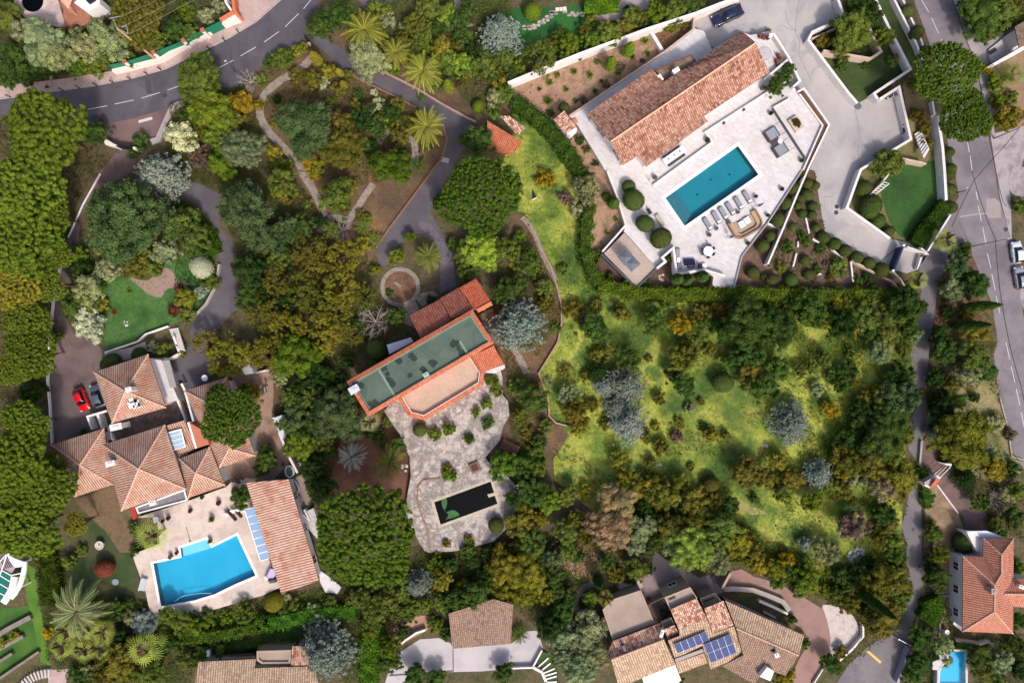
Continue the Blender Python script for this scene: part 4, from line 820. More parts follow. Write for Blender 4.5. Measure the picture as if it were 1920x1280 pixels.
wall('4:222,690 270,664 460,935 310,1250 8:240,130 120,420 0,700',.26,1.5,'outer white wall of the narrow planter between terrace and driveway')
wall('4:238,704 412,940 265,1275',.2,TZ+.4,'inner white wall of the narrow planter between terrace and driveway')
wall('8:255,0 0,388 7:1725,642 1665,882',.22,TZ+.25,'straight grey topped edge wall along the terrace lower right side',DG)
struct('planting_soil',W('4:245,712 268,680 445,935 285,1280 262,1280 415,940',1.28),1.28,mat('planter_soil',['6b4634','4f4630'],1,fvar=.3,bump=.5),z0=1.0,ex=False)
wall('8:0,395 110,440',.22,.7,'short white wall joining terrace edge and outer planter wall')
wall('8:630,672 850,792 935,832 992,905',.24,.9,'curved pale wall below the ball hedge near the sliding gate',BUF)
wall('8:930,745 1000,820 1052,912',.22,1.0,'small curved wall left of the lower fan palm',BUF)
wall('7:715,0 790,195 855,408 680,605',.28,TZ+.25,'white coping wall along the villa left edge, beside clipped cypresses')
wall('7:672,625 935,882 1088,732',.2,TZ+.3,'dark edged wall around the tan roof terrace',flat('dark_edge','4c4c54'))
wall('7:1088,732 1152,682 1128,650 1212,578 1236,775 1440,742 1600,790',.34,TZ+.9,'zigzag white wall behind the terrace corner sofas')
wall('4:1275,870 1310,1100 1325,1280 8:1338,220',.4,1.8,'tall white wall between bright lawn and right road')
wall('8:1370,330 1200,602',.25,1.2,'white wall beside the red earth strip, right of the long hedge')
wall('4:1010,1190 1188,1228',.3,1.4,'short cream wall at the foot of the curved white steps',BUF)
wall('8:755,190 840,110 960,-40',.2,.8,'thin white garden wall left of the white trellis')
for s,l in (('8:285,355 310,470','short white edging stone left of the driveway ball hedge'),('8:335,510 385,540','small white edging beside the ball hedge start'),('8:228,530 226,572','tiny upright white block in the slope planting'),('8:215,620 190,718','tilted white block low in the slope planting'),('8:470,580 560,655','row of pale edging under the third hedge ball'),('8:622,680 640,832','broken white edging right of the bright green slope shrub'),('8:375,775 400,776','lone small white stone in the dark slope bed'),('8:270,60 285,30','small white stone near the upper terrace edge')):
    wall(s,.22,.45,l,name='edging_stone',cat='edging')
WSC=mat('cream_wall',['d5cbc4'],fvar=.06,bump=.05)
wall('1:840,530 950,505 1200,440 1390,325 1530,255 1650,175',.45,1.1,'long white wall base under the green screen along the top left road',WSC)
wall('1:815,490 950,462 1150,398 1370,308 1520,228 1655,160',.1,2.1,'long green mesh fence above the white wall at top left',flat('green_mesh','0f6b50'),name='mesh_fence',cat='fence')
for i,s in enumerate(('1:935,462','1:1150,395','1:1375,305','1:1520,228')):
    p=G(*pp(s)[0],2.3); e=empty('gate_pillar' if 0 else 'fence_pillar',(p.x,p.y,0),['first','second','third','fourth'][i]+' white pillar from left with terracotta cap, along the green fence','pillar')
    mb=MB(); mb.box((p.x,p.y,0),.45,.45,2.3,.4); mb.build('shaft',WSC,e); mb=MB(); mb.box((p.x,p.y,2.3),.6,.6,.12,.4); mb.build('cap',mat('terracotta_cap',['a8604a'],bump=0),e)
e=empty('gate_wall',W('1:1690,120')[0],'white gate wall with orange tiled coping at the top of the road','wall')
mb=MB(); mb.strip(W('1:1655,160 1780,110',1.6),.9,0,1.6); mb.build('wall',WSC,e)
mb=MB(); mb.prism(W('1:1640,140 1740,80 1765,100 1660,162',1.8),1.6,1.8); mb.strip(smooth_pts(W('1:1790,125 1755,70 1745,-20',1.7)),.45,0,1.7); mb.build('tile_coping',mat('orange_coping',['bd6a48'],bump=.1,fvar=.15),e)
mb=MB(); mb.strip(smooth_pts(W('1:1735,80 1695,20 1690,-20',1.6)),.35,0,1.6); mb.build('wall',WSC,e)
wall('1:1385,765 1345,775 1290,800 1240,910 1180,1045 1125,1062',.75,.5,'wide grey stone kerb curving down beside the left drive entrance',KERB,name='stone_kerb',cat='kerb')
wall('5:750,22 620,250 508,500',.14,.25,'thin white kerb along the upper left drive',FRAME,name='drive_kerb',cat='kerb')
wall('5:450,690 400,920 370,1200 9:350,300 365,450 385,765',.16,.5,'long white kerb wall left of the red car',FRAME,name='drive_kerb',cat='kerb')
wall('5:1640,700 1620,850 1540,1000 1440,1105',.25,.6,'curved grey edging wall along the lane right of the left lawn',KERB,name='edging_wall')
wall('5:1260,1165 1090,1225 1030,1280 9:785,82',.2,.6,'low white edging below the left garden lawn',FRAME,name='edging_wall')
wall('9:1300,-40 1345,90 1270,130 1180,135',.3,1.2,'cream wall between stairs and the white side terrace',WSC)
wall('2:965,540 1200,660 1380,770 1560,870 1650,915',.3,.4,'pinkish kerb along the lane upper right side',mat('pink_kerb',['8f766e','a0857a'],1,fvar=.15),name='lane_kerb',cat='kerb')
wall('2:690,545 870,640 1020,710 1200,805',.25,.35,'brown kerb along the lane lower left side',mat('brown_kerb',['7a5c4c'],1,fvar=.2),name='lane_kerb',cat='kerb')
wall('2:1405,940 1432,1050 1395,1185 1320,1280 6:1180,190 1000,430 900,580',.25,.3,'brown kerb along the lane lower half',MATS['brown_kerb'],name='lane_kerb',cat='kerb')
wall('7:130,410 200,560 290,720 330,850 370,1000 372,1150 345,1280 11:330,30 200,240 270,420 280,560 330,610 440,640',.22,.4,'long winding brown stone edging between conifer garden and green meadow',mat('edging_brown',['8c6c5c','a3877a'],1,fvar=.25,bump=.3),name='edging_wall')
wall('10:130,570 240,850 310,985',.35,1.6,'pale wall between the left villa garden and the dark trees',WSC)
wall('10:0,235 100,210',.2,1.0,'short wall stub left of the bright green tree',WSC)
wall('14:1085,992 1120,960 1200,905 1270,882',.25,.8,'curved white edging below the pink earth bed',FRAME,name='edging_wall')
wall('14:1478,1030 1480,1190 1000,1225',.12,.12,'dark drainage line across the concrete yard',flat('dark_line','5c545c'),name='drain_channel',cat='drain')
wall('15:160,1165 225,1200 255,1270',.35,.8,'curved white wall beside the fan shaped steps',FRAME); wall('15:225,1035 155,1165 0,1170',.2,.7,'thin white wall along the concrete yard right edge',FRAME)
wall('15:1140,640 1020,695 1060,820',.15,1.1,'thin brown wall left of the dark service yard',TR)
wall('15:770,640 960,575',.35,1.3,'brown wall above the flat taupe garage',mat('umber_wall',['6a574c'],bump=.1))
wall('15:1575,575 1640,455',.35,2.0,'taupe gate wall across the brown yard',TR)
wall('c:310,345 400,338 600,352 760,410 900,470 962,560',.7,.7,'curved grey stone wall beside the reddish drive',mat('grey_stone_wall',['9a8f8a','aaa09a'],1,fvar=.15,bump=.3)); wall('c:660,460 800,520 945,590',.35,.9,'straight pale wall inside the curved drive garden',WSC)
wall('c:700,565 825,630',.3,.5,'short grey step edge in the curved drive garden',KERB); wall('16:715,840 715,930 640,1020 530,1120',.28,.8,'curved cream wall right of the white gravel patch',WSC)
wall('16:420,1165 340,1290',.15,.5,'thin wall at the lower end of the reddish drive',WSC)
wall('l:470,815 400,1040 310,1280',.35,1.2,'grey metal fence panel along the bottom lane',flat('grey_metal2','8c8c96',.4),name='metal_fence',cat='fence')
wall('12:1155,745 1140,930',.3,.5,'straight pale kerb between lane and brown drive',KERB,name='lane_kerb',cat='kerb'); wall('12:1270,1075 1430,1290',.16,.3,'thin pale kerb below the red gatehouse',WSC,name='lane_kerb',cat='kerb'); wall('12:1145,930 1220,1000',.18,.5,'short pale kerb left of the red gatehouse',WSC,name='lane_kerb',cat='kerb')
wall('12:1735,400 1800,640 1830,860 1920,890',.2,.25,'pale kerb line along the lower right road',KERB,name='road_kerb',cat='kerb')
wall('16:1385,275 1388,620 1290,628 1290,930',.15,.35,'thin pale edging around the brown garden of the right house',KERB,name='edging_wall')
wall('16:1410,960 1600,990 1660,970 1690,1010',.3,.9,'curved stone wall above the small azure pool',KERB)
for i,(s,w_) in enumerate((('j:-20,870 60,820 260,715',.7),('j:-20,1000 195,880',.5),('j:-20,1105 100,1028',.4),('j:-20,1250 330,1012',.35))):
    wall(s,w_,.6,['topmost','second','third','lowest'][i]+' grey stone border across the striped left lawn',mat('grey_border',['70665e','857a72'],1,fvar=.2,bump=.3),name='stone_border',cat='border')
wall('10:1450,1000 1500,1010 1600,960 1740,890',.04,DZ+.02,'thin dark hose across the stone patio',flat('hose','3c3632'),name='garden_hose',cat='hose',z0=DZ) 
wall('10:1380,1025 1250,1040 1215,1090 1210,1200 14:1235,0 1290,150 1305,300',.2,DZ+.12,'brown brick edging curving down the left of the black pool',mat('brick_edge',['8a6a58'],1,fvar=.2),name='edging_wall',z0=DZ)
wall('7:1060,108 1215,-5 3:1505,1065 1450,992 1920,690 4:0,690',.26,TZ+.4,'long white parapet between the villa terrace and the pool deck')
wall('4:40,810 285,1185',.07,TZ+.7,'thin dark rail line right of the two daybeds',flat('rail_dark','5c5c64'),name='terrace_rail',cat='railing')
# stairs
def steps(s0,s1,n,w_,z0,z1,label,m,name='steps'):
    """n treads between edge strings s0 (two px) and s1 (two px)"""
    a0,a1=pp(s0); b0,b1=pp(s1); c=G((a0[0]+b1[0])/2,(a0[1]+b1[1])/2,0); e=empty(name,(c.x,c.y,0),label,'steps')
    for k in range(n):
        t0,t1=k/n,(k+w_)/n; z=z0+(z1-z0)*(k+1)/n
        P=[G(*lerp2(a0,b0,t0),z),G(*lerp2(a1,b1,t0),z),G(*lerp2(a1,b1,t1),z),G(*lerp2(a0,b0,t1),z)]
        mb=MB(); mb.prism([Vector((p.x,p.y,0)) for p in P],max(0,z-.25),z); mb.build('step',m,e)
    return e
steps('5:1268,1190 1335,1178','9:1330,60 1390,75',12,.72,.2,1.4,'flight of pale narrow stairs above the left villa dark yard',WSC)
steps('10:1860,728 1820,800','11:60,790 40,850',7,.93,.3,1.0,'brown wooden stairs leading off the right of the stone patio',mat('brown_timber',['6a4238','7c5246'],1,fvar=.2,bump=.3))
steps('4:1100,1005 1145,975','4:1170,1190 1212,1120',8,.95,.2,1.6,'curved flight of white steps above the bright green lawn',mat('white_steps',['cdc8c6'],fvar=.05,bump=0))
steps('3:325,60 330,80','3:410,50 415,80',3,.85,.1,.3,'short pale stone steps at the top of the dark green lawn',WSC)
steps('7:970,0 985,-10','7:1040,85 1055,70',7,.6,TZ-.1,TZ+.3,'narrow white steps below the villa roof left corner',WSC)
e=empty('fan_steps',G(*pp('15:270,1200')[0],0),'fan shaped garden steps with white ribs right of the concrete yard','steps')
mb=MB(); mb.prism(W('15:225,1040 345,1080 350,1290 260,1290 235,1200 165,1160',.3),0,.3); mb.build('grass_tread',DLAWN,e)
for s in ('15:190,1165 275,1090','15:215,1190 290,1130','15:240,1205 320,1170','15:250,1225 335,1200','15:258,1250 335,1228','15:262,1275 335,1270'):
    mb=MB(); mb.strip(W(s,.4),.2,.1,.42); mb.build('rib',FRAME,e)
e=empty('slatted_ramp',G(*pp('j:300,1210')[0],0),'curved ramp of pale slats at the bottom left corner','steps')
for k in range(11):
    t=k/10; ang=R(60+t*28); c=(415,1500); r1,r2=335,265
    x=lambda r:(c[0]-r*math.cos(R(35)+t*R(55)),c[1]-r*math.sin(R(35)+t*R(55)))
    a,b=x(r1),x(r2); mb=MB(); mb.strip(W('j:%f,%f %f,%f'%(a[0],a[1],b[0],b[1]),.5),.26,0,.5); mb.build('slat',mat('pale_slat',['b9b0ac'],bump=0),e)
# ================= VEHICLES ============================================================
RUB=flat('rubber','141416',.8); RIM=flat('alloy_rim','a8acb0',.3,.8); GLS=flat('car_glass','0c1018',.05,spec=.9); LMP=flat('lamp_lens','d8dce0',.1,spec=.8); RLMP=flat('rear_lens','8c1418',.2)
def paint(n,c,r=.25):
    m=flat(n,c,r,spec=.6,fvar=.02); b=m.node_tree.nodes['Principled BSDF']; b.inputs['Coat Weight'].default_value=.7; b.inputs['Coat Roughness'].default_value=.05; return m
def car(px,ang,L,Wd,H,pm,label,wagon=False,z=0,name='parked_car'):
    p=pp(px)[0]; g=G(p[0],p[1],.7); e=empty(name,(g.x,g.y,z),label,'car','parked cars',R(ang))
    # lower body: stations (x, half width, sill z, top z)
    st=[(-.5,.36,.35,.55),(-.49,.43,.24,.70),(-.42,.475,.2,.84),(-.30,.5,.18,.9),(0,.5,.18,.93),(.2,.5,.18,.92),(.33,.49,.18,.86),(.43,.46,.2,.76),(.485,.40,.26,.64),(.5,.33,.36,.52)]
    mb=MB(); rings=[]
    for x,w_,s,t in st:
        y=w_*Wd; x*=L; t*=H/1.42
        rings.append([(x,-y*.86,s),(x,-y,s+.1),(x,-y,s+(t-s)*.65),(x,-y*.93,t*.96),(x,-y*.72,t*1.0),(x,0,t*1.025),(x,y*.72,t),(x,y*.93,t*.96),(x,y,s+(t-s)*.65),(x,y,s+.1),(x,y*.86,s)])
    def loft(mb,rings,cap=True):
        n=len(rings[0]); i=len(mb.v)
        for r in rings: mb.v+=r
        for a in range(len(rings)-1):
            for k in range(n-1): mb.f.append((i+a*n+k,i+(a+1)*n+k,i+(a+1)*n+k+1,i+a*n+k+1))
            mb.f.append((i+a*n+n-1,i+(a+1)*n+n-1,i+(a+1)*n,i+a*n))
        if cap: mb.f.append(tuple(i+k for k in range(n))); mb.f.append(tuple(i+(len(rings)-1)*n+k for k in range(n))[::-1])
    def loc(mb,name,m,par=None,sm=True):
        me=bpy.data.meshes.new(name); me.from_pydata(mb.v,[],mb.f)
        if sm: me.polygons.foreach_set('use_smooth',[True]*len(me.polygons))
        me.update(); return link_mesh(name,me,m,par or e)
    loft(mb,rings); loc(mb,'body',pm)
    # cabin
    tb=.93*H/1.42*.98; rear=-.47 if wagon else -.40
    cab=[(rear,.40,tb,.02),(rear+.07,.395,tb,H*.93-tb),(-.18,.40,tb,H-tb),(.02,.395,tb,H*.99-tb),(.10,.39,tb,H*.93-tb),(.24,.42,tb*.97,.03)]
    mb=MB(); rg=[]
    for x,w_,zb,h_ in cab:
        y=w_*Wd; x*=L; rg.append([(x,-y*1.06,zb-.06),(x,-y*.84,zb+h_*.85),(x,-y*.7,zb+h_),(x,0,zb+h_*1.03),(x,y*.7,zb+h_),(x,y*.84,zb+h_*.85),(x,y*1.06,zb-.06)])
    loft(mb,rg); loc(mb,'window_glass',GLS)
    mb=MB(); rg=[]
    for x,w_,h_ in ((rear+.09,.35,.95),(-.18,.355,1.0),(.02,.35,.99),(.075,.335,.955)):
        y=w_*Wd; x*=L; zt=tb+(H-tb)*((h_*H-tb)/(H-tb))
        rg.append([(x,-y*.9,zt+.005),(x,-y*.7,zt+.03),(x,0,zt+.045),(x,y*.7,zt+.03),(x,y*.9,zt+.005)])
    loft(mb,rg); loc(mb,'roof_panel',pm)
    for sx in (-.31,.31):
        for sy in (-1,1):
            mb=MB(); c=Vector((sx*L,sy*Wd*.46,.32)); mb.tube(c-Vector((0,.11*sy,0)),c+Vector((0,.07*sy,0)),.32,n=16); wh=loc(mb,'wheel',RUB)
            mb=MB(); mb.tube(c+Vector((0,.06*sy,0)),c+Vector((0,.08*sy,0)),.2,n=12); r_=loc(mb,'rim',RIM,wh)
    for sy in (-1,1):
        mb=MB(); mb.box((.455*L,sy*Wd*.36,.62*H/1.42),.2,.3,.06,sy*-.35); loc(mb,'headlight',LMP,sm=False)
        mb=MB(); mb.box((-.485*L,sy*Wd*.36,.66*H/1.42),.08,.32,.1); loc(mb,'tail_light',RLMP,sm=False)
        mb=MB(); mb.box((.13*L,sy*(Wd*.5+.1),.9*H/1.42),.12,.2,.14); loc(mb,'wing_mirror',pm,sm=False)
    return e
REDP=paint('red_paint','c40a12'); GREYP=paint('slate_paint','4a5464'); NAVY=paint('navy_paint','141a3c'); WHP=paint('white_car_paint','d4dae2'); SILV=paint('silver_paint','8e929c')
car('0:152,748.5',-68,3.5,1.62,1.42,REDP,'bright red hatchback parked on the drive left of the hipped tile roof')
car('0:183,742',108,3.6,1.65,1.42,GREYP,'slate grey car half under the roof edge beside the red hatchback')
car('0:1364.5,28',205,4.9,1.95,1.32,NAVY,'dark navy sports saloon parked in the top driveway by the wall')
car('0:1908,473',98,3.25,1.5,1.35,WHP,'white hatchback parked at the right photo edge beside the road',True)
car('0:1914,521',100,3.4,1.5,1.3,SILV,'silver grey car parked below the white one at the right edge',True)
def scooter(px,ang,z,c1,c2,label,s=1.0):
    p=pp(px)[0]; g=G(p[0],p[1],z+.5); e=empty('motor_scooter',(g.x,g.y,z),label,'scooter',None,R(ang))
    def L(mb,n,m,par=None): 
        me=bpy.data.meshes.new(n); me.from_pydata([tuple(q) for q in mb.v],[],mb.f); me.update(); return link_mesh(n,me,m,par or e)
    for x in (-.62,.62):
        mb=MB(); mb.tube((x,-.06,.24),(x,.06,.24),.24,n=14); wh=L(mb,'wheel',RUB); mb=MB(); mb.tube((x,-.07,.24),(x,.07,.24),.12,n=10); L(mb,'rim',RIM,wh)
    mb=MB(); mb.box((-.4,0,.35),.75,.32,.35); mb.box((.1,0,.3),.5,.3,.1); L(mb,'body',c1)
    mb=MB(); mb.box((-.38,0,.7),.72,.28,.12); L(mb,'seat',flat('black_seat','15151a',.6))
    mb=MB(); mb.box((.42,0,.35),.12,.4,.62,.0); mb.box((.58,0,.45),.35,.2,.1); L(mb,'front_shield',c2)
    mb=MB(); mb.tube((.45,-.34,1.02),(.45,.34,1.02),.025); mb.tube((.62,0,.3),(.45,0,1.02),.035); L(mb,'handlebar',RUB)
    mb=MB(); mb.box((.52,0,.88),.12,.16,.12); L(mb,'headlight',LMP)
    return e
scooter('4:932,722',25,.06,flat('white_plastic','d8dae2',.3),flat('blue_plastic','4a4a8a',.3),'white and blue scooter in the driveway corner under a white wall')
scooter('4:1020,960',95,.06,flat('black_plastic','1c2028',.3),flat('navy_plastic','26304c',.3),'black scooter against the right driveway wall above the brown strip')
scooter('0:577.5,78',-60,.05,flat('black_plastic','1c2028',.3),flat('white_plastic','d8dae2',.3),'dark scooter with white front at the mouth of the tree lined lane')
# ================= FURNITURE ===========================================================
GREYC=mat('grey_cushion',['7d8088','8a8d95'],.9,fvar=.08,bump=.1); DKF=flat('dark_frame','3c3c44',.5); TAN=mat('tan_wicker',['a2856c','b0947a'],2,fvar=.1,bump=.2); WT=flat('white_table','efedea',.5); NAV=flat('navy_cushion','232845',.8); BRN=flat('brown_wood','6b3a30',.7); POT=mat('clay_pot',['6e5a50'],fvar=.1,bump=0); DPOT=flat('dark_pot','37353c')
def local(e,mb,n,m,par=None,sm=False):
    me=bpy.data.meshes.new(n); me.from_pydata([tuple(q) for q in mb.v],[],mb.f)
    if sm: me.polygons.foreach_set('use_smooth',[True]*len(me.polygons))
    me.update(); return link_mesh(n,me,m,par or e)
def dup(root,loc,rz=None,label=None,group=None,sc_=None):
    r=root.copy(); col.objects.link(r); r.location=loc
    if rz is not None: r.rotation_euler=(0,0,rz)
    if sc_ is not None: r.scale=(sc_,)*3 if not isinstance(sc_,tuple) else sc_
    if label: r['label']=label
    if group: r['group']=group
    for ch in root.children:
        c=ch.copy(); col.objects.link(c); c.parent=r
        for g in ch.children:
            d=g.copy(); col.objects.link(d); d.parent=c
    return r
def bx(*a):
    mb=MB(); mb.box(*a); return mb
L0=empty('sun_lounger',(0,0,0),'l','sun lounger','grey sun loungers beside the teal pool')
local(L0,bx((0,0,.25),2.0,.72,.06),'frame',DKF); local(L0,bx((.1,0,.31),1.75,.6,.12),'mattress',GREYC); local(L0,bx((-.72,0,.43),.3,.5,.1),'pillow',WT)
for x in (-.85,.85):
    for y in (-.3,.3): local(L0,bx((x,y,0),.07,.07,.25),'leg',DKF)
dl=G(*pp('7:1440,350')[0])-G(*pp('7:1497,445')[0]); aL=math.atan2(dl.y,dl.x)
names=['first','second','third','fourth','fifth','last']
for i,s in enumerate(('7:1468,400','7:1533,352','7:1585,318','7:1638,285','7:1700,243','7:1765,198')):
    g=G(*pp(s)[0],TZ+.3); lb=names[i]+' grey sun lounger from the left in the row beside the teal pool'
    if i==0: L0.location=(g.x,g.y,TZ); L0.rotation_euler=(0,0,aL); L0['label']=lb
    else: dup(L0,(g.x,g.y,TZ),aL,lb)
# round side tables
t0=empty('side_table',(0,0,0),'l','side table','round side tables between the sun loungers')
mb=MB(); mb.lathe((0,0,0),[(.22,0),(.24,.02),(.06,.06),(.05,.4),(.27,.42),(.27,.46)],18); local(t0,mb,'table_body',flat('brown_metal','4e4340',.5))
for i,(s,lb) in enumerate((('7:1535,432','round brown side table beside the first lounger'),('7:1622,378','round brown side table between third and fourth loungers'),('7:1697,310','round brown side table between fourth and fifth loungers'))):
    g=G(*pp(s)[0],TZ+.4)
    if i==0: t0.location=(g.x,g.y,TZ); t0['label']=lb
    else: dup(t0,(g.x,g.y,TZ),0,lb)
# curved sofa
ang=math.atan2((G(*pp('d:1120,480')[0])-G(*pp('d:820,650')[0])).y,(G(*pp('d:1120,480')[0])-G(*pp('d:820,650')[0])).x)
cS=W('d:1015,650',TZ+.4)[0]; sf=empty('curved_sofa',(cS.x,cS.y,TZ),'large tan U shaped sofa set around two white square tables beside the pool','sofa',None,ang)
def rr(wd,dp,rad,open_back=False,n=6):
    P=[(-wd/2,dp/2)]
    for cx,cy,a0 in ((-wd/2+rad,-dp/2+rad,180),(wd/2-rad,-dp/2+rad,270)):
        for k in range(n+1): t=R(a0+90*k/n); P.append((cx+rad*math.cos(t),cy+rad*math.sin(t)))
    P.append((wd/2,dp/2)); return [Vector((a,b,0)) for a,b in P]
O=rr(4.55,2.9,1.1)
mb=MB(); mb.strip(offset(O,.32)[0:0] or rr(3.85,2.55,.95),.72,.12,.42); local(sf,mb,'seat',TAN)
mb=MB(); mb.strip(rr(4.5,2.9,1.1),.2,.1,.72); local(sf,mb,'backrest',mat('tan_dark',['8c7058'],fvar=.1,bump=.1))
mb=MB(); P=[Vector((p.x,p.y,0)) for p in rr(3.1,2.15,.6)]; mb.prism(P,.02,.1); local(sf,mb,'rug',mat('beige_rug',['9d8d7c'],bump=.2,fvar=.08))
for i,(s,lb) in enumerate((('d:968,645','square white low table inside the tan sofa, left of its twin'),('d:1032,598','square white low table inside the tan sofa, right of its twin'))):
    g=W(s,TZ+.4)[0]
    if i==0:
        ct=empty('coffee_table',(g.x,g.y,TZ+.1),lb,'coffee table',None,ang); local(ct,bx((0,0,.25),.85,.95,.06),'tabletop',WT); local(ct,bx((0,0,0),.5,.6,.25),'base',DKF)
    else: dup(ct,(g.x,g.y,TZ+.1),ang,lb)
# round dining table with chairs
g=W('d:565,965',TZ+.75)[0]; rt=empty('round_table',(g.x,g.y,TZ),'round white dining table with dark chairs on the white terrace','table')
mb=MB(); mb.lathe((0,0,0),[(.3,0),(.3,.04),(.07,.1),(.07,.7),(.72,.71),(.72,.76)],32); local(rt,mb,'tabletop',WT)
chair0=empty('dining_chair',(0,0,0),'l','chair','dark chairs around the round white table')
local(chair0,bx((0,0,.42),.42,.46,.06),'seat',DKF); local(chair0,bx((.2,0,.48),.05,.44,.42),'backrest',DKF)
for x in (-.17,.17):
    for y in (-.19,.19): local(chair0,bx((x,y,0),.04,.04,.42),'leg',DKF)
for i,(s,lb) in enumerate((('d:572,895','dark chair at the top of the round white table'),('d:622,932','dark chair at upper right of the round white table'),('d:622,1000','dark chair at lower right of the round white table'),('d:560,1028','dark chair at the bottom of the round white table'),('d:508,990','dark chair at lower left of the round white table'),('d:500,955','dark chair at left of the round white table'))):
    q=W(s,TZ+.4)[0]; a=math.atan2(q.y-g.y,q.x-g.x); q=Vector((g.x+.82*math.cos(a),g.y+.82*math.sin(a),TZ))
    if i==0: chair0.location=q; chair0.rotation_euler=(0,0,a); chair0['label']=lb
    else: dup(chair0,q,a,lb)
# corner lounge
def seatbox(s,lx,ly,rz,label,cush=NAV,name='lounge_sofa',cat='sofa',z=TZ,fr=DKF):
    g=W(s,z+.4)[0]; e=empty(name,(g.x,g.y,z),label,cat,None,R(rz)); local(e,bx((0,0,.05),lx,ly,.25),'frame',fr); local(e,bx((0,-.06,.3),lx-.12,ly-.2,.14),'seat_cushion',cush); local(e,bx((0,ly/2-.1,.3),lx,.16,.4),'backrest',fr); return e
seatbox('d:188,990',2.2*.66,.9,84,'dark sofa against the white zigzag wall, upper left of the corner',GREYC)
seatbox('d:215,1140',.85,.85,90,'dark armchair at the lower left of the corner lounge',GREYC,'armchair','armchair')
def tab(s,lx,ly,rz,h,label,m,name='low_table',z=TZ):
    g=W(s,z+h)[0]; e=empty(name,(g.x,g.y,z),label,'table',None,R(rz)); local(e,bx((0,0,h-.06),lx,ly,.06),'tabletop',m)
    for x in (-1,1):
        for y in (-1,1): local(e,bx((x*(lx/2-.08),y*(ly/2-.08),0),.06,.06,h-.06),'leg',DKF)
    return e
tab('d:205,1070',.42,.75,0,.4,'narrow white side table between dark sofa and dark armchair',WT)
tab('d:338,1098',1.6,.95,3,.4,'dark navy rectangular table in the corner lounge',flat('navy_top','15183c',.25))
seatbox('d:360,1150',1.0,.4,5,'narrow dark bench just below the navy table',NAV,'bench','bench')
seatbox('d:468,1142',.62,.5,88,'dark chair left of the white side table in the corner lounge',NAV,'armchair','armchair'); tab('d:520,1140',.62,.62,2,.45,'square white side table at the right of the corner lounge',WT)
# long dining table under the eave
at=math.atan2((G(*pp('3:1290,1110')[0])-G(*pp('3:1140,1215')[0])).y,(G(*pp('3:1290,1110')[0])-G(*pp('3:1140,1215')[0])).x)
g=W('3:1217,1165',TZ+.75)[0]; e=empty('long_table',(g.x,g.y,TZ),'long white dining table with three dark bowls below the villa eave','table',None,at)
local(e,bx((0,0,.7),3.6,1.0,.06),'tabletop',WT)
for x in (-1.5,1.5): local(e,bx((x,0,0),.1,.7,.7),'leg',DKF)
for x in (-1.0,0,1.0):
    g2=W('3:1217,1165',TZ+.76)[0]+Vector((x*math.cos(at),x*math.sin(at),0)); b=empty('bowl',(g2.x,g2.y,TZ+.76),{-1.0:'left',0:'middle',1.0:'right'}[x]+' dark bowl on the long white dining table','bowl'); mb=MB(); mb.lathe((0,0,0),[(.06,0),(.13,.08),(.13,.09)],12); local(b,mb,'bowl_body',DKF)
for dy,lb in ((-.75,'long dark bench along the lower side of the white dining table'),(.72,'long dark bench along the upper side of the white dining table')):
    q=g+Vector((-dy*math.sin(at)*1,dy*math.cos(at),0)); q=Vector((g.x-math.sin(at)*dy,g.y+math.cos(at)*dy,TZ)); b=empty('long_bench',tuple(q),lb,'bench',None,at); local(b,bx((0,0,.4),3.0,.36,.06),'seat',DKF)
    for x in (-1.3,1.3): local(b,bx((x,0,0),.08,.3,.4),'leg',DKF)
# two daybeds
d0=None
for s,lb in (('4:30,1005','upper grey double daybed right of the teal pool'),('4:95,1122','lower grey double daybed right of the teal pool')):
    g=W(s,TZ+.4)[0]
    if d0 is None:
        d0=empty('daybed',(g.x,g.y,TZ),lb,'daybed','grey daybeds right of the pool',R(33)); local(d0,bx((0,0,.1),2.1,1.65,.2),'frame',DKF); local(d0,bx((-.1,0,.3),1.8,1.5,.16),'mattress',GREYC); local(d0,bx((-.95,0,.3),.14,1.6,.5),'backrest',DKF)
        mb=MB()
        for x,y in ((.4,-.85),(.4,.85),(1.5,-.85),(1.5,.85)): mb.tube((x,y,0),(x,y,1.5),.022)
        for a,b in (((.4,-.85),(1.5,-.85)),((1.5,-.85),(1.5,.85)),((1.5,.85),(.4,.85)),((.4,.85),(.4,-.85))): mb.tube((*a,1.5),(*b,1.5),.022)
        local(d0,mb,'shade_frame',DKF)
    else: dup(d0,(g.x,g.y,TZ),R(33),lb)
g=W('4:92,1060',TZ+.45)[0]; e=empty('side_table',(g.x,g.y,TZ),'round white side table between the two grey daybeds','side table'); mb=MB(); mb.lathe((0,0,0),[(.3,0),(.3,.4),(.36,.41),(.36,.46)],24); local(e,mb,'table_body',WT)
tab('4:52,1072',1.1,.8,33,.3,'low dark brown table between the two grey daybeds',flat('dark_brown','4c3a3a',.5))
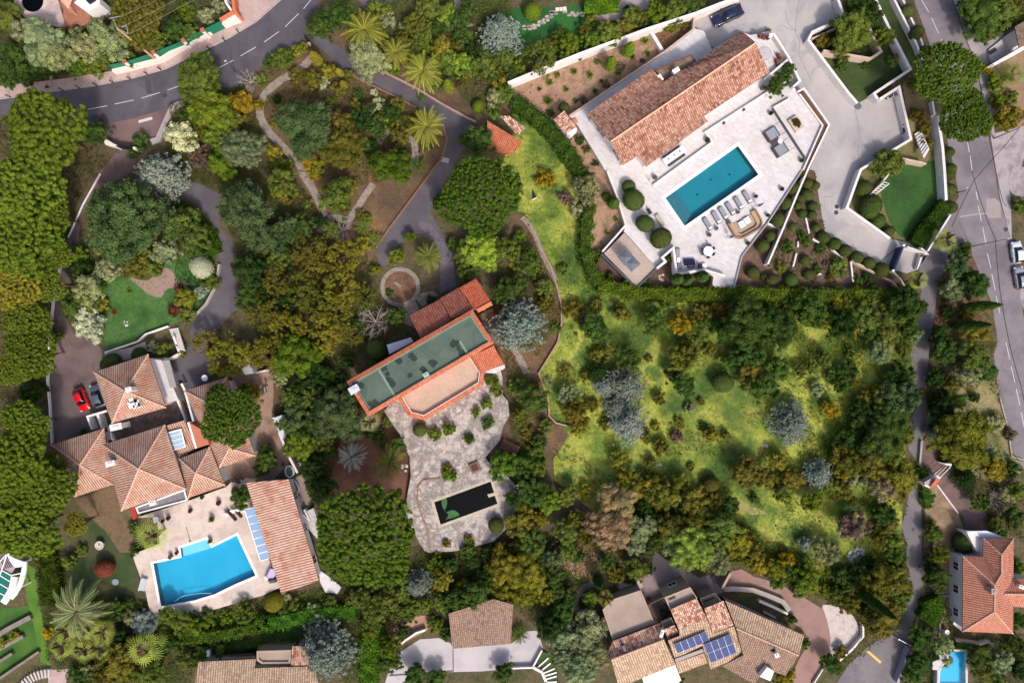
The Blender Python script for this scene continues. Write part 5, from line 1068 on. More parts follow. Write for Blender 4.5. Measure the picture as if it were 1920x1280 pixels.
# parasols
def parasol(s,sz,rz,label,z=TZ,c=None,sq=True):
    g=W(s,z+2.3)[0]; e=empty('parasol',(g.x,g.y,z),label,'parasol',None,R(rz)); mb=MB()
    h=sz/2
    mb.v=[(-h,-h,2.15),(h,-h,2.15),(h,h,2.15),(-h,h,2.15),(0,0,2.5),(-h,-h,2.05),(h,-h,2.05),(h,h,2.05),(-h,h,2.05)]
    mb.f=[(0,1,4),(1,2,4),(2,3,4),(3,0,4),(5,6,1,0),(6,7,2,1),(7,8,3,2),(8,5,0,3)]; local(e,mb,'canopy',c or mat('slate_canvas',['5e646e'],bump=0,fvar=.05))
    mb=MB(); mb.tube((0,0,0),(0,0,2.45),.035); mb.box((0,0,0),.5,.5,.06); local(e,mb,'pole',DKF); return e
parasol('7:853,648',1.72,42,'upper left slate grey parasol of the pair on the tan roof terrace'); parasol('7:903,695',1.72,42,'lower right slate grey parasol of the pair on the tan roof terrace')
struct('roof_terrace_floor',W('7:690,622 842,465 1080,728 937,872',TZ+.012),TZ+.012,mat('tan_terrace_tiles',['a9998f','b5a59a'],.5,fvar=.05,bump=.03,cells=(.6,'c9c0b8',.02,45)),z0=TZ+.008,ex=False)
for s,rz,lb in (('7:1650,495',20,'closed grey parasol lying low by the tan sofa lower left'),('7:1862,258',28,'closed grey parasol upper right of the tan sofa')):
    g=W(s,TZ+1.3)[0]; e=empty('closed_parasol',(g.x,g.y,TZ),lb,'parasol'); mb=MB(); mb.lathe((0,0,0),[(.04,0),(.04,.9),(.2,1.0),(.16,1.7),(.05,2.6),(.02,2.7)],12); local(e,mb,'folded_canopy',mat('slate_canvas',['5e646e'])); mb=MB(); mb.box((0,0,0),.9,.5,.09,R(rz)); local(e,mb,'foot',flat('pale_metal2','b9b9c0',.4))
# pots: (tile point, radius, plant colour, label)
POTS=[('3:1470,1048',.42,'g','large dark pot with a small plant at the terrace step corner'),('3:1890,655',.38,'g','dark potted plant below the villa roof right end'),('3:1378,235',.45,'l','potted bright green palm at the left driveway corner near the navy car'),('3:1495,372',.4,'m','potted green shrub against the top of the villa roof'),('4:28,845',.34,'d','dark round pot above the upper daybed'),('4:260,1200',.34,'g','dark potted plant at the right terrace edge, below the daybeds'),('8:112,135',.34,'g','dark potted ball at the terrace edge, right of the sofa'),('8:5,332',.3,'g','dark potted ball at the terrace lower right edge'),('7:1775,542',.34,'g','round potted shrub below the tan sofa'),('7:1485,480',.34,'v','grey green potted plant beside the first lounger foot'),('7:1837,190',.28,'d','small dark pot right of the last sun lounger'),('7:1075,48',.38,'v','potted grey plant in the villa corner near the steps'),('k:495,135',.42,'v','potted bush on the drive beside the red brown chairs'),('k:412,990',.4,'v','grey pot beside the villa roof lower right corner'),('k:635,785',.42,'m','potted green cactus like bush below the round cover terrace'),('3:1745,818',.2,'p','tiny dark lamp pot right on the long terrace edge'),('3:1595,918',.2,'p','tiny dark lamp pot left on the long terrace edge')]
POT2=[('a:395,342',.35,'r','dark red pot under the flat grey roof, second from left'),('a:592,275',.35,'r','dark red pot on the cream deck, third from left'),('a:697,155',.32,'g','small dark pot under the hipped roof corner'),('a:845,205',.42,'r','wide dark red pot below the small hipped roof'),('a:785,350',.4,'m','green potted shrub in the middle of the cream deck'),('a:415,685',.38,'v','potted yucca on the upper left pool corner'),('a:470,650',.3,'r','red pot beside the potted yucca by the blue pool'),('a:770,545',.32,'m','potted green plant leaning over the pale pool shelf'),('a:345,368',.28,'r','small dark pot beside the white chair, leftmost'),('9:1350,340',.5,'u','yellowish shrub pot at the top of the narrow court planter')]
# ---- small things on the left deck and elsewhere
RC=[('k:655,520',125,'red brown deck lounger right of the round grey cover'),('k:625,610',100,'red brown footstool below the red brown lounger'),('k:425,235',-20,'red brown chair at the top of the round cover terrace'),('k:370,215',10,'small red brown stool left of the top chair')]
for s,rz,lb in RC: seatbox(s,.95 if 'lounger' in lb else .55,.55,rz,lb,BRN,'wooden_chair','chair',TZ,BRN)
seatbox('k:485,245',.45,.45,20,'small black cube stool beside the top red brown chair',DKF,'stool','stool')
g=W('k:430,480',TZ+.05)[0]; e=empty('round_cover',(g.x,g.y,TZ),'round pale grey stone cover half hidden by the villa roof right end','cover'); mb=MB(); mb.lathe((0,0,0),[(.95,0),(.95,.04),(.92,.05)],36); local(e,mb,'disc',CONC2); mb=MB(); mb.lathe((.0,-.0,.05),[(.07,0),(.07,.02)],10); local(e,mb,'bolt',DKF); mb=MB(); mb.strip([Vector((1.0*math.cos(t),1.0*math.sin(t),0)) for t in [k*.2618 for k in range(24)]],.06,0,.03,True); local(e,mb,'rim',DG)
g=W('4:215,925',TZ+.5)[0]; e=empty('shrub_planter',(g.x,g.y,TZ),'rectangular stone planter full of low brown green shrubs on the white terrace','planter',None,R(-56)); local(e,bx((0,0,0),2.1,1.5,.4),'planter_box',BUF)
LP=e
def lng(s,rz,lb,c,z): 
    o=seatbox(s,1.9,.75,rz,lb,c,'sun_lounger','sun lounger',z,flat('pale_grey_frame','b4b8bc')); return o
lng('a:180,925',75,'pale grey double lounger half over the left edge of the blue pool deck',flat('pale_grey_cush','a3acb2'),DZ)
tab('a:295,350',.75,.8,10,.45,'white square table under the grey flat roof, left deck',WT,'garden_table',DZ)
seatbox('a:1325,830',1.5,1.1,65,'lavender cushioned sofa beside the striped pool house lower end',flat('lavender','b9a2d8'),'garden_sofa','sofa',DZ,flat('lav_frame','9a8ab4')); tab('a:1275,870',.4,.5,5,.4,'tiny pale side table left of the lavender sofa',WT,'side_table',DZ)
seatbox('a:1330,895',1.1,.6,10,'dark green slatted box seat below the lavender sofa',flat('dark_olive','4c4a40'),'bench','bench',DZ)
for s,lb in (('a:922,305','first white garden chair in the row left of the glass pergola'),('a:978,275','second white garden chair in the row left of the glass pergola'),('a:1015,268','third white garden chair in the row left of the glass pergola'),('a:1055,268','white garden chair touching the glass pergola corner')):
    seatbox(s,.5,.55,30,lb,WT,'garden_chair','chair',DZ,FRAME)
for s,l_,lb in (('a:965,315',2.0,'long dark plank bench beside the white chairs'),('a:1030,305',1.2,'short dark plank bench beside the white chairs')): seatbox(s,l_,.3,-48,lb,BRN,'plank_bench','bench',DZ,flat('dark_plank','4a3a34'))
g=W('a:575,480',DZ+.3)[0]; e=empty('pool_brush',(g.x,g.y,DZ),'thin dark pool brush lying on the cream deck above the shallow shelf','pool brush',None,R(-75)); mb=MB(); mb.tube((-1.2,0,.06),(1.0,0,.06),.025); local(e,mb,'handle',DKF); local(e,bx((1.1,0,.02),.12,.3,.08),'brush_head',DKF)
mb=MB(); P=smooth_pts(W('a:460,1078 520,1035 600,1015 700,1003 790,1003',DZ-.08))
for a,b in zip(P[:-1],P[1:]): mb.tube(Vector((a.x,a.y,DZ-.07)),Vector((b.x,b.y,DZ-.07)),.03,n=5)
tag(mb.build('pool_hose',flat('pale_hose','b6e2ee')),'thin pale hose floating along the lower side of the blue pool','hose')
g=W('10:1640,945',DZ+.4)[0]; e=empty('stone_planter',(g.x,g.y,DZ),'square red brown planter above the black pool','planter',None,R(25)); local(e,bx((0,0,0),1.5,1.4,.35),'planter_box',mat('rust_box',['7a584c'],fvar=.15)); local(e,bx((0,0,.35),1.0,.9,.05),'soil',DSOIL)
for s,lb in (('14:1430,235','small square brown planter with green tuft below the black pool, left'),('14:1600,195','small square brown planter with green tuft below the black pool, right')):
    g=W(s,DZ+.1)[0]; e=empty('square_planter',(g.x,g.y,DZ),lb,'planter','square planters below the black pool',R(20 if '1600' in s else -5)); local(e,bx((0,0,0),1.35,1.1,.14),'planter_box',mat('rust_box',['7a584c']))
for s,rz,lb in (('11:45,1180',110,'brown wooden board leaning at the patio right edge, upper'),('11:30,1240',120,'brown wooden board at the patio right edge, lower'),('11:50,1080',30,'crumpled white cloth heap on the patio right edge')):
    g=W(s,DZ+.2)[0]; wh='white' in lb; e=empty('cloth_heap' if wh else 'wooden_board',(g.x,g.y,DZ),lb,'cloth' if wh else 'board',None,R(rz)); local(e,bx((0,0,0),1.0,.45,.12),'cloth' if wh else 'plank',FRAME if wh else BRN)
g=W('13:742,250',.8)[0]; e=empty('stone_fountain',(g.x,g.y,0),'round white stone fountain on the shady lawn left of the pool','fountain'); mb=MB(); mb.lathe((0,0,0),[(.35,0),(.3,.4),(.62,.6),(.66,.75),(.55,.75),(.5,.66),(.1,.66),(.12,.95),(.05,1.0)],22); local(e,mb,'basin',mat('old_white_stone',['c6bdb8','a59a94'],2,fvar=.15,bump=.3))
g=W('13:858,525',.3)[0]; e=empty('round_disc',(g.x,g.y,0),'pale grey blue round cover lying on the dark lawn below the fountain','cover'); mb=MB(); mb.lathe((0,0,0),[(.5,0),(.5,.12),(.45,.15)],24); local(e,mb,'disc',flat('pale_blue_grey','7d8c8e'))
g=W('16:1345,897',.8)[0]; e=empty('stone_urn',(g.x,g.y,0),'small round white stone urn left of the salmon roofed house','urn'); mb=MB(); mb.lathe((0,0,0),[(.2,0),(.12,.3),(.33,.6),(.33,.8),(.24,.8),(.2,.7)],18); local(e,mb,'bowl',FRAME)
g=W('9:1568,270',.8)[0]; e=empty('satellite_dish',(g.x,g.y,2.0),'round white satellite dish by the dark court of the left villa','satellite dish'); mb=MB(); mb.lathe((0,0,0),[(.05,0),(.35,.12),(.45,.25),(.4,.22),(.1,.08)],20); local(e,mb,'dish',FRAME); mb=MB(); mb.tube((0,0,-2),(0,0,.05),.04); local(e,mb,'pole',DKF)
g=W('10:60,360',.6)[0]; seatbox('10:62,360',.9,.45,100,'small grey garden bench in the brown yard left of the green flat roof house',GREYC,'bench','bench',0)
g=W('10:345,915',.3)[0]; e=empty('surf_board',(g.x,g.y,0),'long pale board lying in the shade beside the white wall end','board',None,R(15)); mb=MB(); mb.prism([Vector((1.1*math.cos(t),.3*math.sin(t),0)) for t in [k*.3927 for k in range(16)]],.1,.2); local(e,mb,'board',flat('pale_board','a8b0a8'))
for s,r1,r2,rz,lb,c in (('g:985,420',.6,.85,-80,'white oval rimmed hot tub at the top right of the striped roof','efefef'),('g:1065,700',.65,1.1,-70,'grey oval tub with pale rim right of the striped roof','5c5c72'),('g:1120,960',.55,.9,-80,'dark purple tub with a white ring right of the striped roof','33304c')):
    g=W(s,.6)[0]; e=empty('hot_tub',(g.x,g.y,0),lb,'tub',None,R(rz)); mb=MB(); mb.strip([Vector((r2*math.cos(t),r1*math.sin(t),0)) for t in [k*.2618 for k in range(24)]],.14,0,.7,True); local(e,mb,'rim',FRAME if c=='efefef' else flat('lav_rim','a9a4bc')); mb=MB(); mb.prism([Vector((r2*math.cos(t),r1*math.sin(t),0)) for t in [k*.2618 for k in range(24)]],.02,.45); local(e,mb,'tub_floor',flat('tub_'+c,'5f6a68' if c=='efefef' else c))
    if c=='33304c':
        mb=MB(); mb.strip([Vector((.1+.3*math.cos(t),.3*math.sin(t),0)) for t in [k*.2618 for k in range(24)]],.08,.45,.72,True); local(e,mb,'ring',FRAME)
# white trellis over the garden
e=empty('white_trellis',G(*pp('8:830,140')[0],0),'white ladder like trellis beside the bright green lawn','trellis'); mb=MB()
q=W('8:765,180 875,85 910,98 800,185',1.6)
mb.strip([q[0],q[1]],.09,1.5,1.62); mb.strip([q[3],q[2]],.09,1.5,1.62)
for k in range(7): t=k/6; mb.strip([q[0].lerp(q[1],t),q[3].lerp(q[2],t)],.06,1.52,1.6)
for v in q: mb.box((v.x,v.y,0),.08,.08,1.5)
mb.build('frame',FRAME,e)
# sliding gate, small gates
e=empty('sliding_gate',G(*pp('8:985,660')[0],0),'dark navy sliding gate across the driveway','gate'); mb=MB(); mb.strip(W('8:1015,570 945,745',1.7),.28,.05,1.7); mb.build('gate_panel',flat('navy_gate','1c2444',.4),e); mb=MB(); mb.strip(W('8:832,690 972,575',.09),.1,.05,.09); mb.build('gate_rail',DKF,e); mb=MB(); 
for s in ('8:1020,560','8:940,750'): p=W(s,1.8)[0]; mb=MB(); mb.box((p.x,p.y,0),.3,.3,1.85); mb.build('gate_post',FRAME,e)
wall('8:1045,570 1200,622 1150,580',.2,1.6,'white angled wall behind the sliding gate',WHITE); wall('8:1155,630 1120,740',.12,.9,'thin white rail right of the sliding gate',FRAME)
e=empty('letter_box',W('8:1128,645',.0)[0],'small dark box beside the white wall end at the sliding gate','letter box'); local(e,bx((0,0,.8),.45,.35,.4),'box',DKF); local(e,bx((0,0,0),.08,.08,.8),'post',DKF)
e=empty('waste_bin',W('8:1078,505',.0)[0],'dark round bin at the driveway corner by the long hedge','bin'); mb=MB(); mb.lathe((0,0,0),[(.35,0),(.42,.9),(.45,.95),(.2,1.1)],18); local(e,mb,'bin_body',DKF)
e=empty('stone_drum',W('4:672,800',.0)[0],'dark grey round drain cover at the end of the white triangular wall','cover'); mb=MB(); mb.lathe((0,0,.05),[(.5,0),(.5,.12),(.4,.16)],22); local(e,mb,'disc',flat('dark_stone','5a5a66'))
# red gatehouse
e=empty('gatehouse',G(*pp('e:620,820')[0],0),'small red tiled gatehouse with grey top beside the lane gate','gatehouse')
mb=MB(); mb.prism(W('e:560,960 810,740 840,700 700,640 560,700 400,820 440,900',2.0),0,1.9); mb.build('wall',WSC,e)
mb=MB(); mb.prism(W('e:440,880 420,815 580,720 700,750 560,880',2.3),1.9,2.3); mb.build('flat_roof',mat('mauve_top',['9c8f98'],bump=0,fvar=.1),e)
D_=D; roof(e,'tile_roof',[rp('e:560,925',2.5)+rp('e:700,740',2.9)+rp('e:780,720',2.6)+rp('e:800,770',2.3)+rp('e:605,970',2.1)],T_RED,.1)
e=empty('lane_gate',G(*pp('e:850,560')[0],0),'pale railed gate across the reddish drive beside the gatehouse','gate'); mb=MB()
for z_,s in ((.1,'e:610,660 900,410'),(.9,'e:690,690 960,430'),(1.7,'e:780,720 1050,440')):
    mb.strip(W(s,z_),.09,z_,z_+.09)
a=W('e:640,690 930,420',.0)
mb.build('gate_rail',WSC,e); mb=MB()
for k in range(15):
    t=k/14; p=a[0].lerp(a[1],t); mb.box((p.x,p.y,.05),.035,.035,1.7)
mb.build('gate_bar',flat('grey_bar','6b6468'),e); mb=MB(); mb.prism(W('e:900,360 1085,370 1070,430 960,410',1.9),0,1.9); mb.build('gate_pillar',WSC,e)
# lower lane gate (grey bars)
e=empty('barrier_gate',G(*pp('l:370,700')[0],0),'grey metal swing gate across the bottom of the narrow lane','gate'); mb=MB()
a,b=W('l:250,640 500,775',0)
for z_ in (.3,.8,1.3): mb.tube(a+Vector((0,0,z_)),b+Vector((0,0,z_)),.05)
for k in range(6): p=a.lerp(b,k/5); mb.tube(p,p+Vector((0,0,1.35)),.04)
mb.build('gate_frame',flat('galvanised','a9aab4',.35,.6),e); mb=MB(); mb.box((b.x,b.y,0),.25,.25,1.7); mb.build('gate_post',flat('galvanised','a9aab4'),e); mb=MB(); mb.box((a.x,a.y,0),.2,.2,1.5); mb.build('gate_post',flat('galvanised','a9aab4'),e)
e=empty('drive_gate',G(*pp('1:930,1100')[0],0),'black iron gate between brown forecourt and the left drive','gate'); mb=MB(); mb.strip(W('1:870,1095 1000,1110',1.5),.12,.1,1.5); mb.build('gate_panel',flat('black_iron','0f0f12'),e); mb=MB(); 
for s in ('1:862,1092','1:1008,1112'): p=W(s,1.6)[0]; mb=MB(); mb.box((p.x,p.y,0),.35,.35,1.7); mb.build('gate_post',WSC,e)
mb=MB(); mb.prism(W('1:775,1060 800,1045 870,1090 850,1100 790,1085',1.2),0,1.2); tag(mb.build('gate_wall',WSC),'curved white gate wall left of the black iron gate','wall')
# ================= POLES, LAMPS, WIRES, BOLLARDS =======================================
WOOD=mat('pole_wood',['b58a68','c49b7a'],2,fvar=.15,bump=.3); METAL=flat('grey_steel','6a6a74',.4,.5)
b=W('1:1190,462',0)[0]; tp=W('1:880,215',10.6)[0]; tp=Vector((tp.x,tp.y,10.6))
e=empty('utility_pole',tuple(b),'tall pale wooden utility pole leaning over the top left pavement','utility pole'); mb=MB(); mb.tube(b,tp,.2,.13,12); mb.build('pole',WOOD,e)
mb=MB(); a1=W('1:845,135',10.9)[0]; a2=W('1:960,255',10.2)[0]; mb.tube(tp,Vector((a1.x,a1.y,10.9)),.05); mb.tube(Vector((a1.x-.5,a1.y-.1,10.9)),Vector((a1.x+.9,a1.y+.2,10.9)),.05); mb.tube(tp,Vector((a2.x,a2.y,10.2)),.05); q=W('1:950,195',10.4)[0]; mb.tube(Vector((a2.x,a2.y,10.2)),Vector((q.x,q.y,10.4)),.05); q2=W('1:910,203',10.5)[0]; mb.tube(Vector((q.x,q.y,10.4)),Vector((q2.x,q2.y,10.5)),.05); mb.build('cross_arm',flat('galvanised','a9aab4'),e)
def wire(pts,label,m,r=.03,name='overhead_wire'):
    P=[W(s,z)[0] for s,z in pts]; P=[Vector((p.x,p.y,z)) for p,(s,z) in zip(P,pts)]; mb=MB()
    for a,b in zip(P[:-1],P[1:]):
        n=6
        for k in range(n):
            sag=lambda t:-.3*t*(1-t)
            u=a.lerp(b,k/n); v=a.lerp(b,(k+1)/n); u=u+Vector((0,0,sag(k/n))); v=v+Vector((0,0,sag((k+1)/n))); mb.tube(u,v,r,n=5,caps=False)
    return tag(mb.build(name,m),label,'wire')
WW=flat('pale_wire','8a8480'); DW=flat('dark_wire','2c2c34')
wire([('1:890,132',10.9),('1:1180,0',11),('1:1350,-80',11)],'topmost pale wire running up from the wooden utility pole',WW,.014)
wire([('1:920,200',10.5),('1:1320,0',10.6),('1:1500,-90',10.6)],'middle pale wire running up from the wooden utility pole',WW,.014)
wire([('1:965,258',10.2),('1:1330,65',10.2),('1:1600,-80',10.2)],'lowest pale wire running up from the wooden utility pole',WW,.014)
wire([('n:768,330',6.5),('n:500,640',6.5),('n:330,830',6.3),('n:170,1010',6.3),('n:30,1290',6.2),('8:1380,420',6.2)],'dark cable crossing the right road diagonally',DW,.045)
wire([('n:340,430',6.5),('n:400,740',6.4),('n:510,1250',6.4),('8:1790,270',6.3)],'dark cable along the right edge of the right road',DW,.035)
wire([('8:1530,0',6.5),('8:1620,300',6.3),('8:1705,510',6.3),('8:1740,900',6.3),('8:1810,1290',6.3),('12:1900,340',6.3),('12:1960,600',6.3)],'long dark cable running down the right road centre line',DW,.045)
def lamp(b,t,h,label,arm=None,m=None,name='street_lamp',head=True,r=.09):
    B=W(b,0)[0]; T=W(t,h)[0]; T=Vector((T.x,T.y,h)); e=empty(name,tuple(B),label,'street lamp' if 'lamp' in name else 'pole'); mb=MB(); mb.tube(B,T,r,r*.55,10); mb.build('pole',m or METAL,e)
    if arm:
        Aq=W(arm,h)[0]; Aq=Vector((Aq.x,Aq.y,h)); mb=MB(); mb.tube(T,Aq,.05,.04); mb.build('arm',m or METAL,e); T=Aq
    if head:
        mb=MB(); mb.box((T.x,T.y,h-.08),.42,.16,.12,R(20)); hd=mb.build('lamp_head',flat('lamp_grey','9a9aa2'),e)
    return e
lamp('8:1515,572','8:1805,510',7.5,'long slim street lamp reaching across the right road to the parked white car',m=flat('lamp_post_grey','8e8890'),r=.12)
lamp('8:1415,165','8:1478,150',3.0,'short lamp on the ball hedge beside the upper right road','8:1490,130',m=DKF)
lamp('4:1700,1040','4:1900,955',7.5,'pale concrete pole with fittings beside the yellow green tree at the right edge',None,flat('concrete_pole','b4b4b0'),'utility_pole',False,.16)
e=[o for o in col.objects if o.name.startswith('utility_pole')][-1]
lamp('1:1765,550','1:1698,440',6.5,'thin dark street lamp over the top left road, right of the big bush','1:1690,458',m=flat('dark_steel','4c4650'))
lamp('12:1875,885','12:1925,900',5.0,'short dark post at the lower right road kerb',None,DKF,'road_post',False,.07)
b0=None
for i,s in enumerate(('1:60,720','1:195,707','1:320,690','1:455,670','1:580,653','1:710,632','1:835,612','1:965,585','1:1090,548','1:1195,515','1:1448,415','1:1562,360','1:1677,297','1:1780,232')):
    g=W(s,.6)[0]; lb='%s black bollard from the left along the pink pavement kerb'%['first','second','third','fourth','fifth','sixth','seventh','eighth','ninth','tenth','eleventh','twelfth','thirteenth','fourteenth'][i]
    if b0 is None:
        b0=empty('bollard',(g.x,g.y,.13),lb,'bollard','black bollards along the pink pavement'); mb=MB(); mb.lathe((0,0,0),[(.11,0),(.08,.06),(.07,.75),(.12,.8),(.1,.92),(.03,.97)],12); local(b0,mb,'post',flat('bollard_black','2a2226',.5))
    else: dup(b0,(g.x,g.y,.13),0,lb)
# stepping stones
ORDW=['first','second','third','fourth','fifth','sixth','seventh','eighth','ninth','tenth','eleventh','twelfth','thirteenth','fourteenth','fifteenth','sixteenth','seventeenth','eighteenth','nineteenth','twentieth']; ORDW+=['twenty '+w for w in ORDW[:9]]
i=0; s0=None
ss=pp('3:92,203 93,218 130,200 133,218 165,192 168,213 207,168 197,192 240,150 235,175 265,127 265,155 297,92 297,104 297,130 330,88 328,104 398,92 430,115 455,98 475,117 493,104 525,104 530,118 345,70 370,75')
for k,p in enumerate(sorted(ss)):
    g=G(*p); mb=MB(); r_=.34; mb.prism([Vector((g.x+r_*random.uniform(.8,1.1)*math.cos(t)*1.15,g.y+r_*random.uniform(.8,1.1)*math.sin(t)*.8,0)) for t in [j*.785 for j in range(8)]],0,.07)
    tag(mb.build('stepping_stone',STONEP),'%s stepping stone from the left across the dark green top lawn'%(ORDW[k]),'stepping stone','stepping stones across the top lawn')
# white rock piles
def rocks(s,rx,ry,n,label,sz=(.15,.4),name='rock_pile',cat='rocks',m=None):
    g=W(s,.2)[0]; mb=MB()
    for k in range(n):
        t=random.random()*6.28; q=math.sqrt(random.random()); c=Vector((g.x+rx*q*math.cos(t),g.y+ry*q*math.sin(t),0)); r_=random.uniform(*sz)
        mb.lathe(c,[(r_*.8,0),(r_,r_*.35),(r_*.7,r_*.8),(r_*.2,r_*.95)],6)
    return tag(mb.build(name,m or mat('white_rock',['b8aeb0','d8d0d0','8c8488'],4,fvar=.15)),label,cat)
rocks('16:670,335',1.3,1.5,70,'pile of broken white rocks below the bare purple shrub',(.1,.26)); rocks('11:1075,925',.9,.35,26,'small scatter of white stones on the shaded meadow',(.06,.15)); rocks('11:1900,778',.6,.35,14,'tiny white stones left of the blue conifer in the meadow',(.06,.14))
rocks('14:670,665',.5,.3,10,'cluster of white stones beside the dark bed below the striped roof',(.1,.22)); rocks('5:940,1145',.5,.35,12,'pale stones with a grey plant on the left lawn',(.1,.22))
rocks('10:1115,945',.5,.6,7,'pale boulders beside the dark palm at the patio left edge',(.15,.3)); rocks('7:1130,800',.6,.5,9,'buff stones in the dark bed below the terrace corner wall',(.12,.24),m=BUF)
g=W('6:1060,852',.2)[0]; e=empty('stone_slab',(g.x,g.y,0),'small pale slab lying in the centre of the round stone bed','slab',None,R(-32)); local(e,bx((0,0,0),1.2,.42,.14),'slab',STONE)
g=W('2:1415,1200',.1)[0]; e=empty('lane_slab',(g.x,g.y,0),'small pale concrete slab at the lane bend kerb','slab',None,R(-15)); local(e,bx((0,0,.03),1.3,.7,.1),'slab',CONC)
g=W('7:165,185',.2)[0]; e=empty('ground_hatch',(g.x,g.y,0),'small dark triangular hatch with pale rim in the orange grass','hatch'); mb=MB(); mb.prism(W('7:155,140 185,200 152,215',.2),0,.2); mb.build('lid',flat('black_hatch','14121a'),e); mb=MB(); mb.strip(W('7:150,217 188,200',.25),.1,0,.25); mb.build('rim',WSC,e)
g=W('14:1000,0',0)[0]
e=empty('grey_door_mat',W('4:1683,385',.32)[0],'dark rectangular mat on the grey forecourt at the top right','mat',None,R(30)); local(e,bx((0,0,0),1.25,.6,.03),'mat',DKF)
e=empty('bench_slab',W('7:1108,375',TZ)[0],'olive grey stone bench slab beside the clipped cypresses','bench',None,R(-57)); local(e,bx((0,0,0),1.9,.62,.4),'seat',mat('olive_stone',['a8a38c'],bump=0))
seatbox('7:1030,305',.85,.4,-55,'small dark bench between the clipped cypresses and the teal pool',NAV,'bench','bench')
g=W('14:510,890',.3)[0]; e=empty('stone_hut',(g.x,g.y,0),'small grey stone shed above the blue grey cedar at the bottom','shed',None,R(15)); local(e,bx((0,0,0),2.3,2.2,1.7),'wall',STONEP); local(e,bx((.1,.9,1.7),2.2,.9,.12),'roof',STONE); local(e,bx((-.5,.1,1.7),.35,.4,.25),'vent',DKF)
e=empty('white_stand',W('m:245,450',.4)[0],'small white box between two short hedges in the bottom left garden','box'); local(e,bx((0,0,-.4),.5,.95,1.0),'box',WT)
wall('14:360,-20 400,60 330,0',.3,1.2,'white wall fragment right of the striped pool house',FRAME)
slabw=empty('white_platform',W('14:380,60',0)[0],'white tiled platform under the big dark pine, beside the striped roof','platform'); mb=MB(); mb.prism(W('14:340,5 430,-30 470,80 460,200 380,110',.8),0,.8); mb.build('slab',TERR,slabw); mb=MB(); mb.prism(W('14:470,430 530,470 640,560 610,610 520,600 480,520',.5),0,.5); mb.build('slab',TERR,slabw)
e=empty('grey_shed',W('10:165,640',0)[0],'grey metal lean shed between pale wall and bright trees','shed'); mb=MB(); mb.prism(W('10:130,575 195,550 210,690 195,745',2.0),0,2.0); mb.build('wall',flat('pale_sheet3','b7bac2'),e)
e=empty('white_tower',W('9:1895,210',0)[0],'white wall top beside the yellow green pine right of the left villa','wall'); mb=MB(); mb.prism(W('9:1760,150 1860,130 1900,235 1840,250',2.5),0,2.5); mb.build('block',FRAME,e)
# ================= VEGETATION ==========================================================
def npmesh(name,V,F4,v,m=LEAF,tri=None,trv=None):
    """V (n,3); F4 (k,4) quads; v per-face value; optional triangles"""
    me=bpy.data.meshes.new(name); nq=len(F4); nt_=0 if tri is None else len(tri)
    me.vertices.add(len(V)); me.vertices.foreach_set('co',np.asarray(V,np.float32).ravel())
    loops=np.asarray(F4,np.int32).ravel(); st=np.arange(nq)*4
    if nt_: loops=np.concatenate([loops,np.asarray(tri,np.int32).ravel()]); st=np.concatenate([st,nq*4+np.arange(nt_)*3]); v=np.concatenate([v,trv])
    me.loops.add(len(loops)); me.loops.foreach_set('vertex_index',loops); me.polygons.add(nq+nt_); me.polygons.foreach_set('loop_start',st.astype(np.int32))
    a=me.attributes.new('v','FLOAT','FACE'); a.data.foreach_set('value',np.clip(v,0,1).astype(np.float32)); me.update(calc_edges=True)
    me.materials.append(m); return me
def leaves(C,N,size,rg,asp=.55,jit=.6,tang=None):
    """rhombus leaf sprays at points C facing N"""
    n=len(C); N=N+rg.normal(0,jit,(n,3)); N/=np.linalg.norm(N,axis=1)[:,None]+1e-9
    A=rg.normal(0,1,(n,3)) if tang is None else tang+rg.normal(0,.35,(n,3)); A-=N*(A*N).sum(1)[:,None]; A/=np.linalg.norm(A,axis=1)[:,None]+1e-9; B=np.cross(N,A)
    s=(size*rg.uniform(.6,1.3,n))[:,None]
    V=np.stack([C-A*s,C+B*s*asp-A*s*.1,C+A*s,C-B*s*asp-A*s*.1],1).reshape(-1,3); return V,np.arange(n*4).reshape(-1,4)
ICO=None
def ico():
    global ICO
    if ICO is None:
        bm=bmesh.new(); bmesh.ops.create_icosphere(bm,subdivisions=1,radius=1); ICO=(np.array([v.co[:] for v in bm.verts]),np.array([[v.index for v in f.verts] for f in bm.faces])); bm.free()
    return ICO
def from_lobes(name,L,size,per,rg,asp=.55,jit=.55,nzmin=-.35,flat_=.85,core=.78,rad=None):
    """L: (k,5) x,y,z,r,v"""
    Vs=[];Fs=[];vs=[];off=0
    n=np.maximum(8,(per*L[:,3]**2).astype(int)); tot=n.sum(); idx=np.repeat(np.arange(len(L)),n)
    d=rg.normal(0,1,(tot,3)); d/=np.linalg.norm(d,axis=1)[:,None]; low=d[:,2]<nzmin; d[low,2]*=-1
    r=L[idx,3]*rg.uniform(.78,1.1,tot); C=L[idx,:3]+d*r[:,None]*np.array([1,1,flat_])
    V,F=leaves(C,d,size,rg,asp,jit,None if rad is None else d*rad)
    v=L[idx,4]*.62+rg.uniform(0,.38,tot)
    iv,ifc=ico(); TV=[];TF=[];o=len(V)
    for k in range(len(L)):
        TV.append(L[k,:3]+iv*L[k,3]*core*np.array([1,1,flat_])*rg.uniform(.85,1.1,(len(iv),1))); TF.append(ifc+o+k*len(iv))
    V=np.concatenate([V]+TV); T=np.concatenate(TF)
    return npmesh(name,V,F,v,tri=T,trv=np.repeat(L[:,4]*.4,len(ifc)))
